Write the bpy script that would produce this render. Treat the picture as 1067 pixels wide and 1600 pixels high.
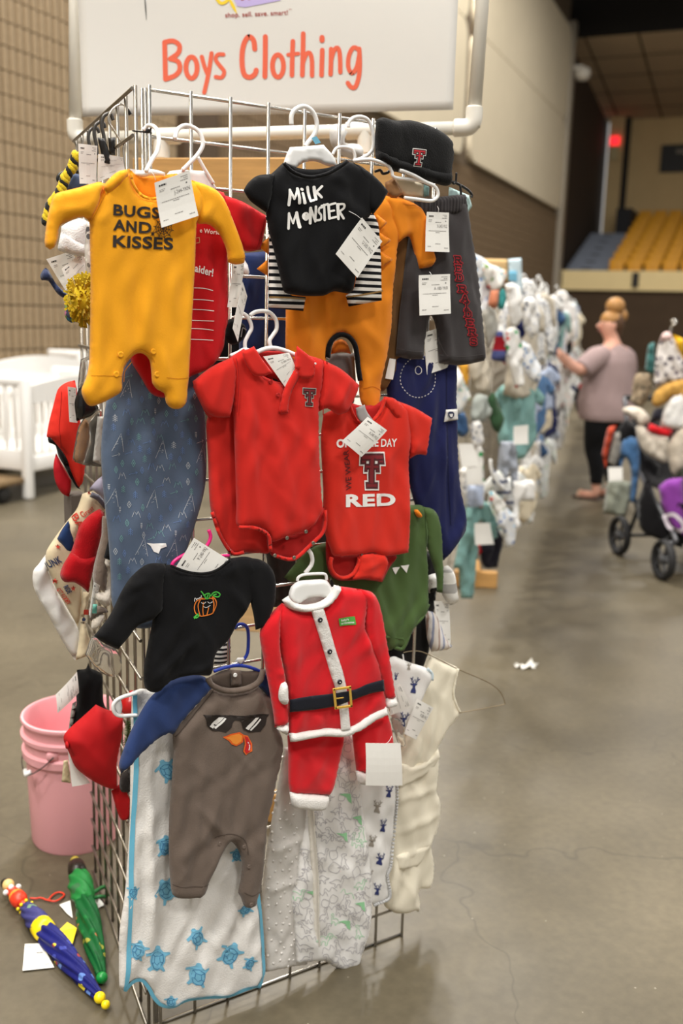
import bpy, bmesh, math, random
import numpy as np
from mathutils import Vector, Matrix, geometry
from math import sin, cos, pi, radians

scene = bpy.context.scene
COL = scene.collection
for o in list(bpy.data.objects):
	bpy.data.objects.remove(o)

# ------------------------------------------------------------------ camera
FPX = 1532.1
RW = np.array([[0.85309932, -0.52111118, 0.02578143],
			   [-0.08165445, -0.1821529, -0.97987391],
			   [0.51531941, 0.8338246, -0.19794556]])
CAM = np.array([-0.64269, -1.70391, 1.46015])
cd = bpy.data.cameras.new('camera')
cam = bpy.data.objects.new('camera', cd)
COL.objects.link(cam)
cd.sensor_fit = 'VERTICAL'
cd.sensor_height = 36.0
cd.sensor_width = 36.0
cd.lens = 36.0 * FPX / 1600.0
cd.clip_start = 0.05
cd.clip_end = 200
M = Matrix(((RW[0][0], -RW[1][0], -RW[2][0], CAM[0]),
			(RW[0][1], -RW[1][1], -RW[2][1], CAM[1]),
			(RW[0][2], -RW[1][2], -RW[2][2], CAM[2]),
			(0, 0, 0, 1)))
cam.matrix_world = M
cd.dof.use_dof = True
cd.dof.focus_distance = 1.80
cd.dof.aperture_fstop = 2.8
cd.dof.aperture_blades = 0
scene.camera = cam

# ------------------------------------------------------------------ world and lights
wd = bpy.data.worlds.new('hall_ambient')
scene.world = wd
wd.use_nodes = True
bg = wd.node_tree.nodes['Background']
bg.inputs['Color'].default_value = (1.0, 0.97, 0.925, 1)
bg.inputs['Strength'].default_value = 0.36

HANG = math.radians(35.587)                      # direction of the long hall wall
HW = np.array([cos(HANG), sin(HANG), 0.0])
HN = np.array([-sin(HANG), cos(HANG), 0.0])
H0 = np.array([CAM[0], CAM[1], 0.0])

def H(s, t, z):
	return tuple(H0 + HW * s + HN * t + np.array([0, 0, z]))

def area_light(s, t, z, size, energy, color=(1, 0.965, 0.91)):
	l = bpy.data.lights.new('high_bay_light', 'AREA')
	l.shape = 'DISK'
	l.size = size
	l.energy = energy * 0.80
	l.color = color
	o = bpy.data.objects.new('high_bay_light', l)
	COL.objects.link(o)
	o.location = H(s, t, z)
	return o

for (s_, t_, e_) in ((-5, 0.5, 620), (-3.5, -5, 720), (3, -5.5, 620), (10, -6, 620), (18, -6, 700), (25, 1.0, 420)):
	area_light(s_, t_, 10.5, 2.2, e_)
# a line of lamps over the row, a little to its left
for d_ in (-7.5, -3.5, 0.5, 4.5, 9, 14, 20):
	p_ = np.array([0.33, 0.31, 0]) + np.array([0.722, 0.692, 0]) * d_ + np.array([-0.692, 0.722, 0]) * 2.4
	q_ = p_ - H0
	area_light(q_ @ HW, q_ @ HN, 10.5, 0.9, 560)
for s_ in (11, 19):
	area_light(s_, 4.6, 11.5, 1.2, 420)

scene.view_settings.view_transform = 'Standard'
scene.view_settings.look = 'None'
scene.view_settings.gamma = 1.0
scene.view_settings.use_curve_mapping = False
scene.view_settings.exposure = 0.12

# ------------------------------------------------------------------ helpers
rng = random.Random(7)

def lin(c):
	out = []
	for v in c:
		v = v / 255.0
		out.append(v / 12.92 if v <= 0.04045 else ((v + 0.055) / 1.055) ** 2.4)
	return tuple(out)

MATS = {}

def nd(nt, typ, **kw):
	n = nt.nodes.new(typ)
	for k, v in kw.items():
		setattr(n, k, v)
	return n

def plain(name, rgb, rough=0.5, metal=0.0, spec=0.5, trans=0.0, coat=0.0, alpha=1.0, gain=1.0):
	if name in MATS:
		return MATS[name]
	m = bpy.data.materials.new(name)
	m.use_nodes = True
	b = m.node_tree.nodes['Principled BSDF']
	c = lin(rgb)
	b.inputs['Base Color'].default_value = (c[0] * gain, c[1] * gain, c[2] * gain, 1)
	b.inputs['Roughness'].default_value = rough
	b.inputs['Metallic'].default_value = metal
	b.inputs['Specular IOR Level'].default_value = spec
	b.inputs['Transmission Weight'].default_value = trans
	b.inputs['Coat Weight'].default_value = coat
	b.inputs['Alpha'].default_value = alpha
	m.diffuse_color = (c[0], c[1], c[2], 1)
	MATS[name] = m
	return m

def noisy(name, rgb, var=0.12, scale=30.0, rough=0.6, bump=0.1, bscale=200.0, metal=0.0, stretch=(1, 1, 1), spec=0.4, gain=1.0):
	"""principled with a mottled colour and fine bump, in object coordinates"""
	if name in MATS:
		return MATS[name]
	m = plain(name, rgb, rough, metal, spec, gain=gain)
	nt = m.node_tree
	b = nt.nodes['Principled BSDF']
	tc = nd(nt, 'ShaderNodeTexCoord')
	mp = nd(nt, 'ShaderNodeMapping')
	mp.inputs['Scale'].default_value = stretch
	nt.links.new(tc.outputs['Object'], mp.inputs['Vector'])
	n1 = nd(nt, 'ShaderNodeTexNoise')
	n1.inputs['Scale'].default_value = scale
	n1.inputs['Detail'].default_value = 5
	nt.links.new(mp.outputs['Vector'], n1.inputs['Vector'])
	r = nd(nt, 'ShaderNodeMapRange')
	r.inputs['From Min'].default_value = 0.25
	r.inputs['From Max'].default_value = 0.75
	r.inputs['To Min'].default_value = 1 - var
	r.inputs['To Max'].default_value = 1 + var
	nt.links.new(n1.outputs['Fac'], r.inputs['Value'])
	mx = nd(nt, 'ShaderNodeVectorMath', operation='SCALE')
	c = lin(rgb)
	mx.inputs[0].default_value = tuple(v * gain for v in c)
	nt.links.new(r.outputs['Result'], mx.inputs['Scale'])
	nt.links.new(mx.outputs['Vector'], b.inputs['Base Color'])
	n2 = nd(nt, 'ShaderNodeTexNoise')
	n2.inputs['Scale'].default_value = bscale
	n2.inputs['Detail'].default_value = 3
	nt.links.new(mp.outputs['Vector'], n2.inputs['Vector'])
	bp = nd(nt, 'ShaderNodeBump')
	bp.inputs['Strength'].default_value = bump
	bp.inputs['Distance'].default_value = 0.002
	nt.links.new(n2.outputs['Fac'], bp.inputs['Height'])
	nt.links.new(bp.outputs['Normal'], b.inputs['Normal'])
	return m

def fabric(name, rgb, var=0.03, sheen=0.12, bump=0.25, bscale=700.0, gain=0.92, rough=0.9):
	if name in MATS:
		return MATS[name]
	m = noisy(name, rgb, min(var, 0.06) if var != 0.25 else var, 18.0, rough, bump, bscale, 0.0, (1, 1, 1), 0.15, gain)
	b = m.node_tree.nodes['Principled BSDF']
	b.inputs['Sheen Weight'].default_value = sheen
	b.inputs['Sheen Roughness'].default_value = 0.5
	return m

def speckled(name, base, dots, scale=60.0, thr=0.33, rough=0.9):
	"""base cloth with coloured blobs printed on it (voronoi cells)"""
	if name in MATS:
		return MATS[name]
	m = plain(name, base, rough, spec=0.15)
	nt = m.node_tree
	b = nt.nodes['Principled BSDF']
	tc = nd(nt, 'ShaderNodeTexCoord')
	v = nd(nt, 'ShaderNodeTexVoronoi')
	v.inputs['Scale'].default_value = scale
	nt.links.new(tc.outputs['Object'], v.inputs['Vector'])
	cr = nd(nt, 'ShaderNodeValToRGB')
	cr.color_ramp.interpolation = 'CONSTANT'
	els = cr.color_ramp.elements
	els[0].color = (*lin(dots[0]), 1)
	els[1].position = 1.0 / len(dots)
	els[1].color = (*lin(dots[1 % len(dots)]), 1)
	for i in range(2, len(dots)):
		e = els.new(i / len(dots))
		e.color = (*lin(dots[i]), 1)
	sep = nd(nt, 'ShaderNodeSeparateColor')
	nt.links.new(v.outputs['Color'], sep.inputs['Color'])
	nt.links.new(sep.outputs['Red'], cr.inputs['Fac'])
	lt = nd(nt, 'ShaderNodeMath', operation='LESS_THAN')
	lt.inputs[1].default_value = thr
	nt.links.new(v.outputs['Distance'], lt.inputs[0])
	mx = nd(nt, 'ShaderNodeMix', data_type='RGBA')
	mx.inputs['A'].default_value = (*[x * 0.92 for x in lin(base)], 1)
	nt.links.new(cr.outputs['Color'], mx.inputs['B'])
	nt.links.new(lt.outputs['Value'], mx.inputs['Factor'])
	nt.links.new(mx.outputs['Result'], b.inputs['Base Color'])
	return m

def striped(name, stops, period, axis='Z', rough=0.9):
	"""stops: list of (position 0..1, rgb) repeated every period metres along an object axis"""
	if name in MATS:
		return MATS[name]
	m = plain(name, stops[0][1], rough, spec=0.15)
	nt = m.node_tree
	b = nt.nodes['Principled BSDF']
	tc = nd(nt, 'ShaderNodeTexCoord')
	sp = nd(nt, 'ShaderNodeSeparateXYZ')
	nt.links.new(tc.outputs['Object'], sp.inputs['Vector'])
	dv = nd(nt, 'ShaderNodeMath', operation='DIVIDE')
	dv.inputs[1].default_value = period
	nt.links.new(sp.outputs[axis], dv.inputs[0])
	fr = nd(nt, 'ShaderNodeMath', operation='FRACT')
	nt.links.new(dv.outputs['Value'], fr.inputs[0])
	cr = nd(nt, 'ShaderNodeValToRGB')
	cr.color_ramp.interpolation = 'CONSTANT'
	els = cr.color_ramp.elements
	els[0].position = 0
	els[0].color = (*lin(stops[0][1]), 1)
	els[1].position = stops[1][0]
	els[1].color = (*lin(stops[1][1]), 1)
	for p, c in stops[2:]:
		e = els.new(p)
		e.color = (*lin(c), 1)
	nt.links.new(fr.outputs['Value'], cr.inputs['Fac'])
	nt.links.new(cr.outputs['Color'], b.inputs['Base Color'])
	return m

def link(name, me, mat=None, parent=None, smooth=True):
	if mat is not None:
		for mm in (mat if isinstance(mat, (list, tuple)) else [mat]):
			me.materials.append(mm)
	if smooth:
		me.polygons.foreach_set('use_smooth', [True] * len(me.polygons))
	o = bpy.data.objects.new(name, me)
	COL.objects.link(o)
	if parent is not None:
		o.parent = parent
	return o

def mesh(name, verts, faces, mat=None, parent=None, smooth=True):
	"""verts are in world space; they are stored relative to the parent thing's location"""
	v = np.asarray(verts, dtype=float)
	if parent is not None:
		v = v - np.array(world_loc(parent))
	me = bpy.data.meshes.new(name)
	me.from_pydata([tuple(p) for p in v], [], [tuple(f) for f in faces])
	me.validate()
	return link(name, me, mat, parent, smooth)

def world_loc(o):
	l = Vector((0, 0, 0))
	while o is not None:
		l = l + o.location
		o = o.parent
	return l

def bmobj(name, bm, mat=None, parent=None, smooth=True, auto=None):
	bmesh.ops.recalc_face_normals(bm, faces=bm.faces)
	if parent is not None:
		bmesh.ops.translate(bm, verts=bm.verts, vec=-world_loc(parent))
	me = bpy.data.meshes.new(name)
	bm.to_mesh(me)
	bm.free()
	o = link(name, me, mat, parent, smooth)
	if auto is not None:
		me.set_sharp_from_angle(angle=radians(auto))
	return o

def tag(o, label=None, cat=None, group=None, kind=None):
	if label:
		o['label'] = label
	if cat:
		o['category'] = cat
	if group:
		o['group'] = group
	if kind:
		o['kind'] = kind
	return o

def thing(name, label, cat, loc=(0, 0, 0), group=None):
	o = bpy.data.objects.new(name, None)
	o.empty_display_size = 0.05
	COL.objects.link(o)
	o.location = loc
	return tag(o, label, cat, group)

def dup(root):
	r = root.copy()
	COL.objects.link(r)
	for ch in list(root.children):
		c = dup(ch)
		c.parent = r
		c.matrix_parent_inverse = ch.matrix_parent_inverse.copy()
	return r

# ---- bmesh bits (world coordinates)
def bm_box(bm, c, d, rot=None, bev=0.0, seg=1):
	r = bmesh.ops.create_cube(bm, size=1.0)
	vs = r['verts']
	bmesh.ops.scale(bm, vec=d, verts=vs)
	if bev:
		es = list({e for v in vs for e in v.link_edges})
		q = bmesh.ops.bevel(bm, geom=es, offset=bev, segments=seg, affect='EDGES', profile=0.5)
		vs = list({v for f in q['faces'] for v in f.verts} | {v for v in vs if v.is_valid})
	if rot is not None:
		bmesh.ops.rotate(bm, cent=(0, 0, 0), matrix=rot, verts=vs)
	bmesh.ops.translate(bm, vec=c, verts=vs)
	return vs

def sweep(bm, path, r, n=8, closed=False, cap=True):
	"""tube along a path; r is a number or a list of radii"""
	P_ = [Vector(p) for p in path]
	N_ = len(P_)
	rr = r if isinstance(r, (list, tuple)) else [r] * N_
	rings = []
	prev = None
	for i, p in enumerate(P_):
		if closed:
			t = (P_[(i + 1) % N_] - P_[i - 1])
		else:
			t = P_[min(i + 1, N_ - 1)] - P_[max(i - 1, 0)]
		if t.length < 1e-9:
			t = Vector((0, 0, 1))
		t.normalize()
		if prev is None:
			a = Vector((0, 0, 1)) if abs(t.z) < 0.9 else Vector((1, 0, 0))
			u = t.cross(a).normalized()
		else:
			u = (prev - t * prev.dot(t))
			if u.length < 1e-6:
				u = t.orthogonal()
			u.normalize()
		prev = u
		w = t.cross(u)
		rings.append([bm.verts.new(p + (u * cos(2 * pi * k / n) + w * sin(2 * pi * k / n)) * rr[i]) for k in range(n)])
	m = N_ if closed else N_ - 1
	for i in range(m):
		a, b = rings[i], rings[(i + 1) % N_]
		for k in range(n):
			bm.faces.new((a[k], a[(k + 1) % n], b[(k + 1) % n], b[k]))
	if cap and not closed:
		bm.faces.new(rings[0])
		bm.faces.new(list(reversed(rings[-1])))

def smooth_path(pts, sub=6, closed=False):
	P_ = [np.array(p[:3] if len(p) > 2 else p, float) for p in pts]
	n = len(P_)
	out = []
	m = n if closed else n - 1
	for i in range(m):
		p0 = P_[i - 1] if (i > 0 or closed) else P_[i]
		p1 = P_[i]
		p2 = P_[(i + 1) % n]
		p3 = P_[(i + 2) % n] if (i + 2 < n or closed) else p2
		for k in range(sub):
			t = k / sub
			out.append(0.5 * (2 * p1 + (p2 - p0) * t + (2 * p0 - 5 * p1 + 4 * p2 - p3) * t * t + (3 * p1 - p0 - 3 * p2 + p3) * t ** 3))
	if not closed:
		out.append(P_[-1])
	return out

def tube(name, path, r, mat, parent=None, n=8, sub=0, closed=False):
	bm = bmesh.new()
	if sub:
		path = smooth_path(path, sub, closed)
	sweep(bm, path, r, n, closed)
	return bmobj(name, bm, mat, parent)

def lathe_bm(bm, prof, n=32, M_=None):
	"""prof: list of (r, z); axis z; M_ optional 4x4 placed afterwards"""
	rings = []
	new = []
	for r, z in prof:
		if r < 1e-6:
			v = bm.verts.new((0, 0, z))
			rings.append([v])
			new.append(v)
		else:
			ring = [bm.verts.new((r * cos(2 * pi * k / n), r * sin(2 * pi * k / n), z)) for k in range(n)]
			rings.append(ring)
			new += ring
	for a, b in zip(rings[:-1], rings[1:]):
		for k in range(n):
			k2 = (k + 1) % n
			if len(a) == 1 and len(b) == 1:
				continue
			if len(a) == 1:
				bm.faces.new((a[0], b[k2], b[k]))
			elif len(b) == 1:
				bm.faces.new((a[k], a[k2], b[0]))
			else:
				bm.faces.new((a[k], a[k2], b[k2], b[k]))
	if M_ is not None:
		bmesh.ops.transform(bm, matrix=M_, verts=new)
	return new

def axis_matrix(p, q):
	"""matrix whose z axis runs from p to q, origin at p"""
	p = Vector(p)
	z = (Vector(q) - p).normalized()
	x = z.orthogonal().normalized()
	y = z.cross(x)
	return Matrix(((x.x, y.x, z.x, p.x), (x.y, y.y, z.y, p.y), (x.z, y.z, z.z, p.z), (0, 0, 0, 1)))

# ------------------------------------------------------------------ vertical planes seen by the camera
class Pl:
	"""vertical plane through o, U along angle a, N facing the viewer side"""

	def __init__(s, o, a):
		s.o = np.array(o, float)
		s.U = np.array([cos(a), sin(a), 0.0])
		s.N = np.array([sin(a), -cos(a), 0.0])
		s.Z = np.array([0, 0, 1.0])

	def uv(s, pts, off=0.0):
		"""picture points -> (u, z) on the plane shifted by off towards the viewer"""
		p = np.atleast_2d(np.asarray([q[:2] for q in pts], float))
		d = np.stack([(p[:, 0] - 533.5) / FPX, (p[:, 1] - 800) / FPX, np.ones(len(p))], 1) @ RW
		o = s.o + s.N * off
		t = ((o - CAM) @ s.N) / (d @ s.N)
		X = CAM + d * t[:, None]
		return np.stack([(X - s.o) @ s.U, X[:, 2] - s.o[2]], 1)

	def xyz(s, uv, h):
		uv = np.atleast_2d(uv)
		return s.o + uv[:, :1] * s.U + uv[:, 1:2] * s.Z + np.asarray(h).reshape(-1, 1) * s.N

	def pt(s, x, y, off=0.0):
		return s.xyz(s.uv([(x, y)], off), [off])[0]

FP = Pl((0, 0, 0), 0.0)                              # the front grid panel

def facing(x, y, depth):
	"""plane square to the camera's horizontal view through picture point (x,y) at a given depth"""
	c = np.array([(x - 533.5) / FPX * depth, (y - 800) / FPX * depth, depth])
	X = RW.T @ c + CAM
	a = math.atan2(X[1] - CAM[1], X[0] - CAM[0]) - pi / 2
	return Pl((X[0], X[1], 0), a)

def floor_pt(x, y, z=0.0):
	d = np.array([(x - 533.5) / FPX, (y - 800) / FPX, 1]) @ RW
	t = (z - CAM[2]) / d[2]
	return CAM + d * t

def C(x0, y0, s):
	def f(*pts):
		return [(x0 + p[0] * s, y0 + p[1] * s) + tuple(p[2:]) for p in pts]
	return f

def hermite_closed(pts, step):
	"""closed outline; a third element 1 marks a sharp corner; resampled at about step"""
	P_ = np.array([p[:2] for p in pts], float)
	cor = [len(p) > 2 and p[2] for p in pts]
	n = len(P_)
	out = []
	for i in range(n):
		a, b = P_[i], P_[(i + 1) % n]
		L = np.linalg.norm(b - a)
		if L < 1e-9:
			continue

		def tang(k):
			if cor[k]:
				return b - a
			t = (P_[(k + 1) % n] - P_[k - 1]) / 2
			l = np.linalg.norm(t)
			return t * (min(l, L) / l) if l > 1e-9 else t
		m0, m1 = tang(i), tang((i + 1) % n)
		ns = max(1, int(round(L / step)))
		for k in range(ns):
			t = k / ns
			out.append((2 * t ** 3 - 3 * t * t + 1) * a + (t ** 3 - 2 * t * t + t) * m0 + (-2 * t ** 3 + 3 * t * t) * b + (t ** 3 - t * t) * m1)
	return np.array(out)

def edge_dist(q, poly):
	a = poly
	b = np.roll(poly, -1, 0)
	ab = b - a
	l2 = (ab ** 2).sum(1) + 1e-12
	out = np.full(len(q), 1e9)
	for i in range(0, len(q), 1500):
		c = q[i:i + 1500]
		ap = c[:, None, :] - a[None]
		t = np.clip((ap * ab[None]).sum(2) / l2, 0, 1)
		d = ap - t[:, :, None] * ab[None]
		out[i:i + 1500] = np.sqrt((d ** 2).sum(2).min(1))
	return out

def inside(q, poly):
	x, y = q[:, 0], q[:, 1]
	r = np.zeros(len(q), bool)
	a = poly
	b = np.roll(poly, -1, 0)
	for (x1, y1), (x2, y2) in zip(a, b):
		if y1 == y2:
			continue
		c = ((y1 > y) != (y2 > y))
		r ^= c & (x < (x2 - x1) * (y - y1) / (y2 - y1) + x1)
	return r

class Surf:
	"""height field of a puffed cloth piece over its plane"""

	def __init__(s, pl, off, T, R, poly, nz, folds, seed):
		s.pl, s.off, s.T, s.R, s.poly, s.nz, s.folds = pl, off, T, R, poly, nz, folds
		g = random.Random(seed)
		s.w = []
		for i in range(7):
			lx = g.uniform(0.035, 0.11)
			lz = g.uniform(0.10, 0.32)
			s.w.append((2 * pi / lx * g.choice((-1, 1)), 2 * pi / lz, g.uniform(0, 6.28), g.uniform(0.4, 1.0)))

		s.rid = []
		for i in range(5):
			a = g.uniform(-0.9, 0.9)
			lx = g.uniform(0.045, 0.10)
			s.rid.append((2 * pi / lx * cos(a), 2 * pi / lx * sin(a) * 0.6, g.uniform(0, 6.28), g.uniform(20, 45), g.uniform(12, 30), g.uniform(0, 6.28)))

	def prof(s, d):
		t = np.clip(d / s.R, 0, 1)
		return np.sqrt(np.clip(1 - (1 - t) ** 2, 0, 1))

	def wr(s, uv):
		u, z = uv[:, 0], uv[:, 1]
		h = np.zeros(len(uv))
		for kx, kz, ph, am in s.w:
			h += am * np.sin(kx * u + 1.5 * np.sin(kz * 0.7 * z + ph) + kz * z + ph)
		h *= s.nz / 3.2
		if s.nz > 0:
			for kx, kz, ph, mx_, mz_, mp in s.rid:
				r = 1 - np.abs(np.sin(0.5 * (kx * u + kz * z + ph + 0.9 * np.sin(mz_ * z + ph))))
				mk_ = np.clip(np.sin(mx_ * u + mp) * np.sin(mz_ * z + mp * 2) + 0.1, 0, 1)
				h += 0.75 * s.nz * (r ** 3) * mk_
		for (a, b, amp, wid) in s.folds:
			ab = b - a
			L2 = (ab ** 2).sum()
			t = ((uv - a) @ ab) / L2
			tc = np.clip(t, 0, 1)
			d = np.sqrt(((uv - a - tc[:, None] * ab) ** 2).sum(1))
			h += amp * np.exp(-(d / wid) ** 2) * (1 - 0.6 * np.abs(2 * tc - 1) ** 2)
		return h

	def height(s, uv, d=None):
		if d is None:
			d = edge_dist(uv, s.poly)
		m = np.clip(d / (s.R * 0.6 + 1e-6), 0, 1)
		return s.off + s.T * s.prof(d) + m * s.wr(uv)

def puff(name, parent, pl, pts, mat, off=0.0, T=0.014, R=0.028, res=0.0065, nz=0.004, folds=(), seed=None, bT=None, metric=False):
	"""a stuffed piece of cloth: outline (picture points, or plane metres) -> front and back skin with round edges"""
	if not metric:
		T, R = T * 0.74, R * 0.62
	o2 = off + 0.6 * T
	P_ = [tuple(p) for p in pts]
	if not metric:
		uvp = pl.uv(P_, o2)
		P_ = [tuple(uvp[i]) + tuple(P_[i][2:]) for i in range(len(P_))]
	fl = []
	for f in folds:
		if metric:
			a, b = np.array(f[0:2], float), np.array(f[2:4], float)
			wd_ = f[5]
		else:
			ab = pl.uv([f[0:2], f[2:4], (f[0] + f[5], f[1])], o2)
			a, b = ab[0], ab[1]
			wd_ = np.linalg.norm(ab[2] - ab[0])
		fl.append((a, b, f[4] / 1000.0, wd_))
	poly = hermite_closed(P_, res)
	if seed is None:
		seed = rng.randrange(10 ** 6)
	S = Surf(pl, off, T, R, poly, nz, fl, seed)
	mn, mx = poly.min(0), poly.max(0)
	gx = np.arange(mn[0], mx[0], res)
	gz = np.arange(mn[1], mx[1], res * 0.87)
	G = np.array([(x + (0.5 * res if j % 2 else 0), z) for j, z in enumerate(gz) for x in gx])
	if len(G):
		G = G[inside(G, poly)]
	if len(G):
		dG = edge_dist(G, poly)
		k = dG > 0.45 * res
		G, dG = G[k], dG[k]
	nb = len(poly)
	allp = np.vstack([poly, G]) if len(G) else poly
	co = [Vector((float(p[0]), float(p[1]))) for p in allp]
	res_ = geometry.delaunay_2d_cdt(co, [], [list(range(nb))], 1, 1e-7)
	vo = np.array([(v.x, v.y) for v in res_[0]])
	tr = [list(f) for f in res_[2]]
	orig = res_[3]
	isb = np.array([any(i < nb for i in og) or len(og) == 0 for og in orig])
	d = edge_dist(vo, poly)
	d[isb] = 0
	hf = S.height(vo, d)
	if bT is None:
		bT = 0.4 * T
	hb = off - bT * S.prof(d)
	hf = np.where(isb, off, np.maximum(hf, hb + 0.001))
	front = pl.xyz(vo, hf)
	idx = np.arange(len(vo))
	ii = np.where(~isb)[0]
	bi = idx.copy()
	bi[ii] = len(vo) + np.arange(len(ii))
	back = pl.xyz(vo[ii], hb[ii]) if len(ii) else np.zeros((0, 3))
	V = np.vstack([front, back])
	F = []
	for t in tr:
		a, b, c = t
		A, B, C_ = vo[a], vo[b], vo[c]
		if (B[0] - A[0]) * (C_[1] - A[1]) - (B[1] - A[1]) * (C_[0] - A[0]) < 0:
			t = [a, c, b]
		F.append(tuple(t))
		bt = tuple(int(bi[q]) for q in reversed(t))
		if set(bt) != set(t):
			F.append(bt)
	ob = mesh(name, V, F, mat, parent)
	return ob, S

# ---- flat print on a puffed surface (or flat plane)
class FlatS:
	def __init__(s, pl, off):
		s.pl, s.off, s.T = pl, off, 0.0

	def height(s, uv, d=None):
		return np.full(len(uv), s.off)

def _place(S, px, lift, metric=False):
	if metric:
		uv = np.atleast_2d(np.asarray(px, float))
	else:
		uv = S.pl.uv(px, S.off + 0.6 * S.T)
		h = S.height(uv)                              # second pass at the true height
		hm = float(np.mean(h))
		uv = S.pl.uv(px, hm)
	h = S.height(uv) + lift
	return S.pl.xyz(uv, h)

SPLIT = {'turtle_print', 'tooth', 'sunglasses_glint', 'star_print', 'beak_print', 'deer_print', 'green_shape', 'seam', 'snap', 'button', 'fill_in_line', 'hem_stitch', 'brown_stripe', 'stitching', 'button_hole', 'strap_print', 'foot_seam'}
STUFF = {'printed_pattern', 'dinosaur_print', 'green_print', 'turtle_lines', 'antler_print', 'small_print', 'printed_mark', 'dashed_stitching', 'letter_outline', 'web_print'}

def mark(o):
	if o.name.split('.')[0] in STUFF:
		o['kind'] = 'stuff'
	return o

def print_polys(name, parent, S, polys, mat, lift=0.0012, sub=0.012, metric=False):
	if name in SPLIT and len(polys) > 1:
		return [print_polys(name, parent, S, [p], mat, lift + 0.00002 * i, sub, metric) for i, p in enumerate(polys)]
	bm = bmesh.new()
	k = 0
	for pg in polys:
		holes = pg if isinstance(pg[0][0], (list, tuple)) else [pg]
		k += 1
		tri = geometry.tessellate_polygon([[Vector((p[0], p[1], 0)) for p in h] for h in holes])
		flat = [p for h in holes for p in h]
		vs = [bm.verts.new((p[0], p[1], (k % 7) * 0.00002)) for p in flat]
		for t in tri:
			try:
				bm.faces.new([vs[i] for i in t])
			except ValueError:
				pass
	lim = sub * (1.0 if metric else 800.0)
	for it in range(4):
		es = [e for e in bm.edges if e.calc_length() > lim]
		if not es:
			break
		bmesh.ops.subdivide_edges(bm, edges=es, cuts=1)
		bmesh.ops.triangulate(bm, faces=[f for f in bm.faces if len(f.verts) > 3])
	bm.verts.index_update()
	px = [(v.co.x, v.co.y) for v in bm.verts]
	zz = np.array([v.co.z for v in bm.verts])
	F = [[v.index for v in f.verts] for f in bm.faces]
	bm.free()
	V = _place(S, px, lift, metric) + zz[:, None] * S.pl.N
	F = orient(V, F, S.pl.N)
	return mark(mesh(name, V, F, mat, parent))

def orient(V, F, N):
	out = []
	for f in F:
		a, b, c = V[f[0]], V[f[1]], V[f[2]]
		out.append(tuple(f) if np.dot(np.cross(b - a, c - a), N) > 0 else tuple(reversed(f)))
	return out

def ribbon_geo(pts, w, closed=False, cap=True):
	"""2-D stroke -> (verts, faces)"""
	p = np.array([q[:2] for q in pts], float)
	n = len(p)
	ws = w if isinstance(w, (list, tuple, np.ndarray)) else [w] * n
	V, F = [], []
	for i in range(n):
		if closed:
			t = p[(i + 1) % n] - p[i - 1]
		else:
			t = p[min(i + 1, n - 1)] - p[max(i - 1, 0)]
		l = np.linalg.norm(t)
		t = t / l if l > 0 else np.array([1.0, 0])
		nn = np.array([-t[1], t[0]])
		V += [p[i] + nn * ws[i] / 2, p[i] - nn * ws[i] / 2]
	m = n if closed else n - 1
	for i in range(m):
		j = (i + 1) % n
		F.append((2 * i, 2 * i + 1, 2 * j + 1, 2 * j))
	if cap and not closed:
		for i, sgn in ((0, -1), (n - 1, 1)):
			t = p[min(i + 1, n - 1)] - p[max(i - 1, 0)]
			l = np.linalg.norm(t)
			t = t / l if l > 0 else np.array([1.0, 0])
			nn = np.array([-t[1], t[0]])
			base = len(V)
			for k in range(1, 6):
				a = pi * k / 6
				V.append(p[i] + (nn * cos(a) + t * sgn * sin(a)) * ws[i] / 2)
			F.append((2 * i, *range(base, base + 5), 2 * i + 1))
	return V, F

def print_strokes(name, parent, S, strokes, mat, lift=0.0012, metric=False, sub=4, cap=True):
	"""strokes: list of (points, width[, closed[, smooth]])"""
	if name in SPLIT and len(strokes) > 1:
		return [print_strokes(name, parent, S, [s_], mat, lift + 0.00002 * i, metric, sub, cap) for i, s_ in enumerate(strokes)]
	V, F, Z = [], [], []
	for si, st in enumerate(strokes):
		pts, w = st[0], st[1]
		closed = len(st) > 2 and st[2]
		sm = st[3] if len(st) > 3 else True
		if sm and len(pts) > 2:
			pp = smooth_path([(q[0], q[1], 0) for q in pts], sub, closed)
		else:
			pp = [np.array((q[0], q[1])) for q in pts]
			q2 = []
			for i in range(len(pp) - 1):
				for k in range(3):
					q2.append(pp[i] + (pp[i + 1] - pp[i]) * k / 3)
			pp = q2 + [pp[-1]]
			if closed:
				pp = pp
		v, f = ribbon_geo(pp, w, closed, cap)
		b = len(V)
		V += v
		F += [tuple(i + b for i in ff) for ff in f]
		Z += [(si % 9) * 0.00002] * len(v)
	X = _place(S, V, lift, metric) + np.array(Z)[:, None] * S.pl.N
	return mark(mesh(name, X, orient(X, F, S.pl.N), mat, parent))

_TX = {}

def text_geo(s, bold=0.0):
	key = (s, bold)
	if key in _TX:
		return _TX[key]
	cu = bpy.data.curves.new('t', 'FONT')
	cu.body = s
	cu.size = 1.0
	cu.offset = bold
	cu.space_character = 1.0 + max(0, bold) * 2.2
	cu.resolution_u = 4
	o = bpy.data.objects.new('t', cu)
	COL.objects.link(o)
	dg = bpy.context.evaluated_depsgraph_get()
	dg.update()
	me = bpy.data.meshes.new_from_object(o.evaluated_get(dg))
	v = np.array([q.co[:2] for q in me.vertices])
	f = [tuple(p.vertices) for p in me.polygons]
	bpy.data.objects.remove(o)
	bpy.data.curves.remove(cu)
	bpy.data.meshes.remove(me)
	v[:, 0] -= v[:, 0].min()
	W = v[:, 0].max()
	_TX[key] = (v, f, W)
	return _TX[key]

CAPH = 0.73

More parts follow.
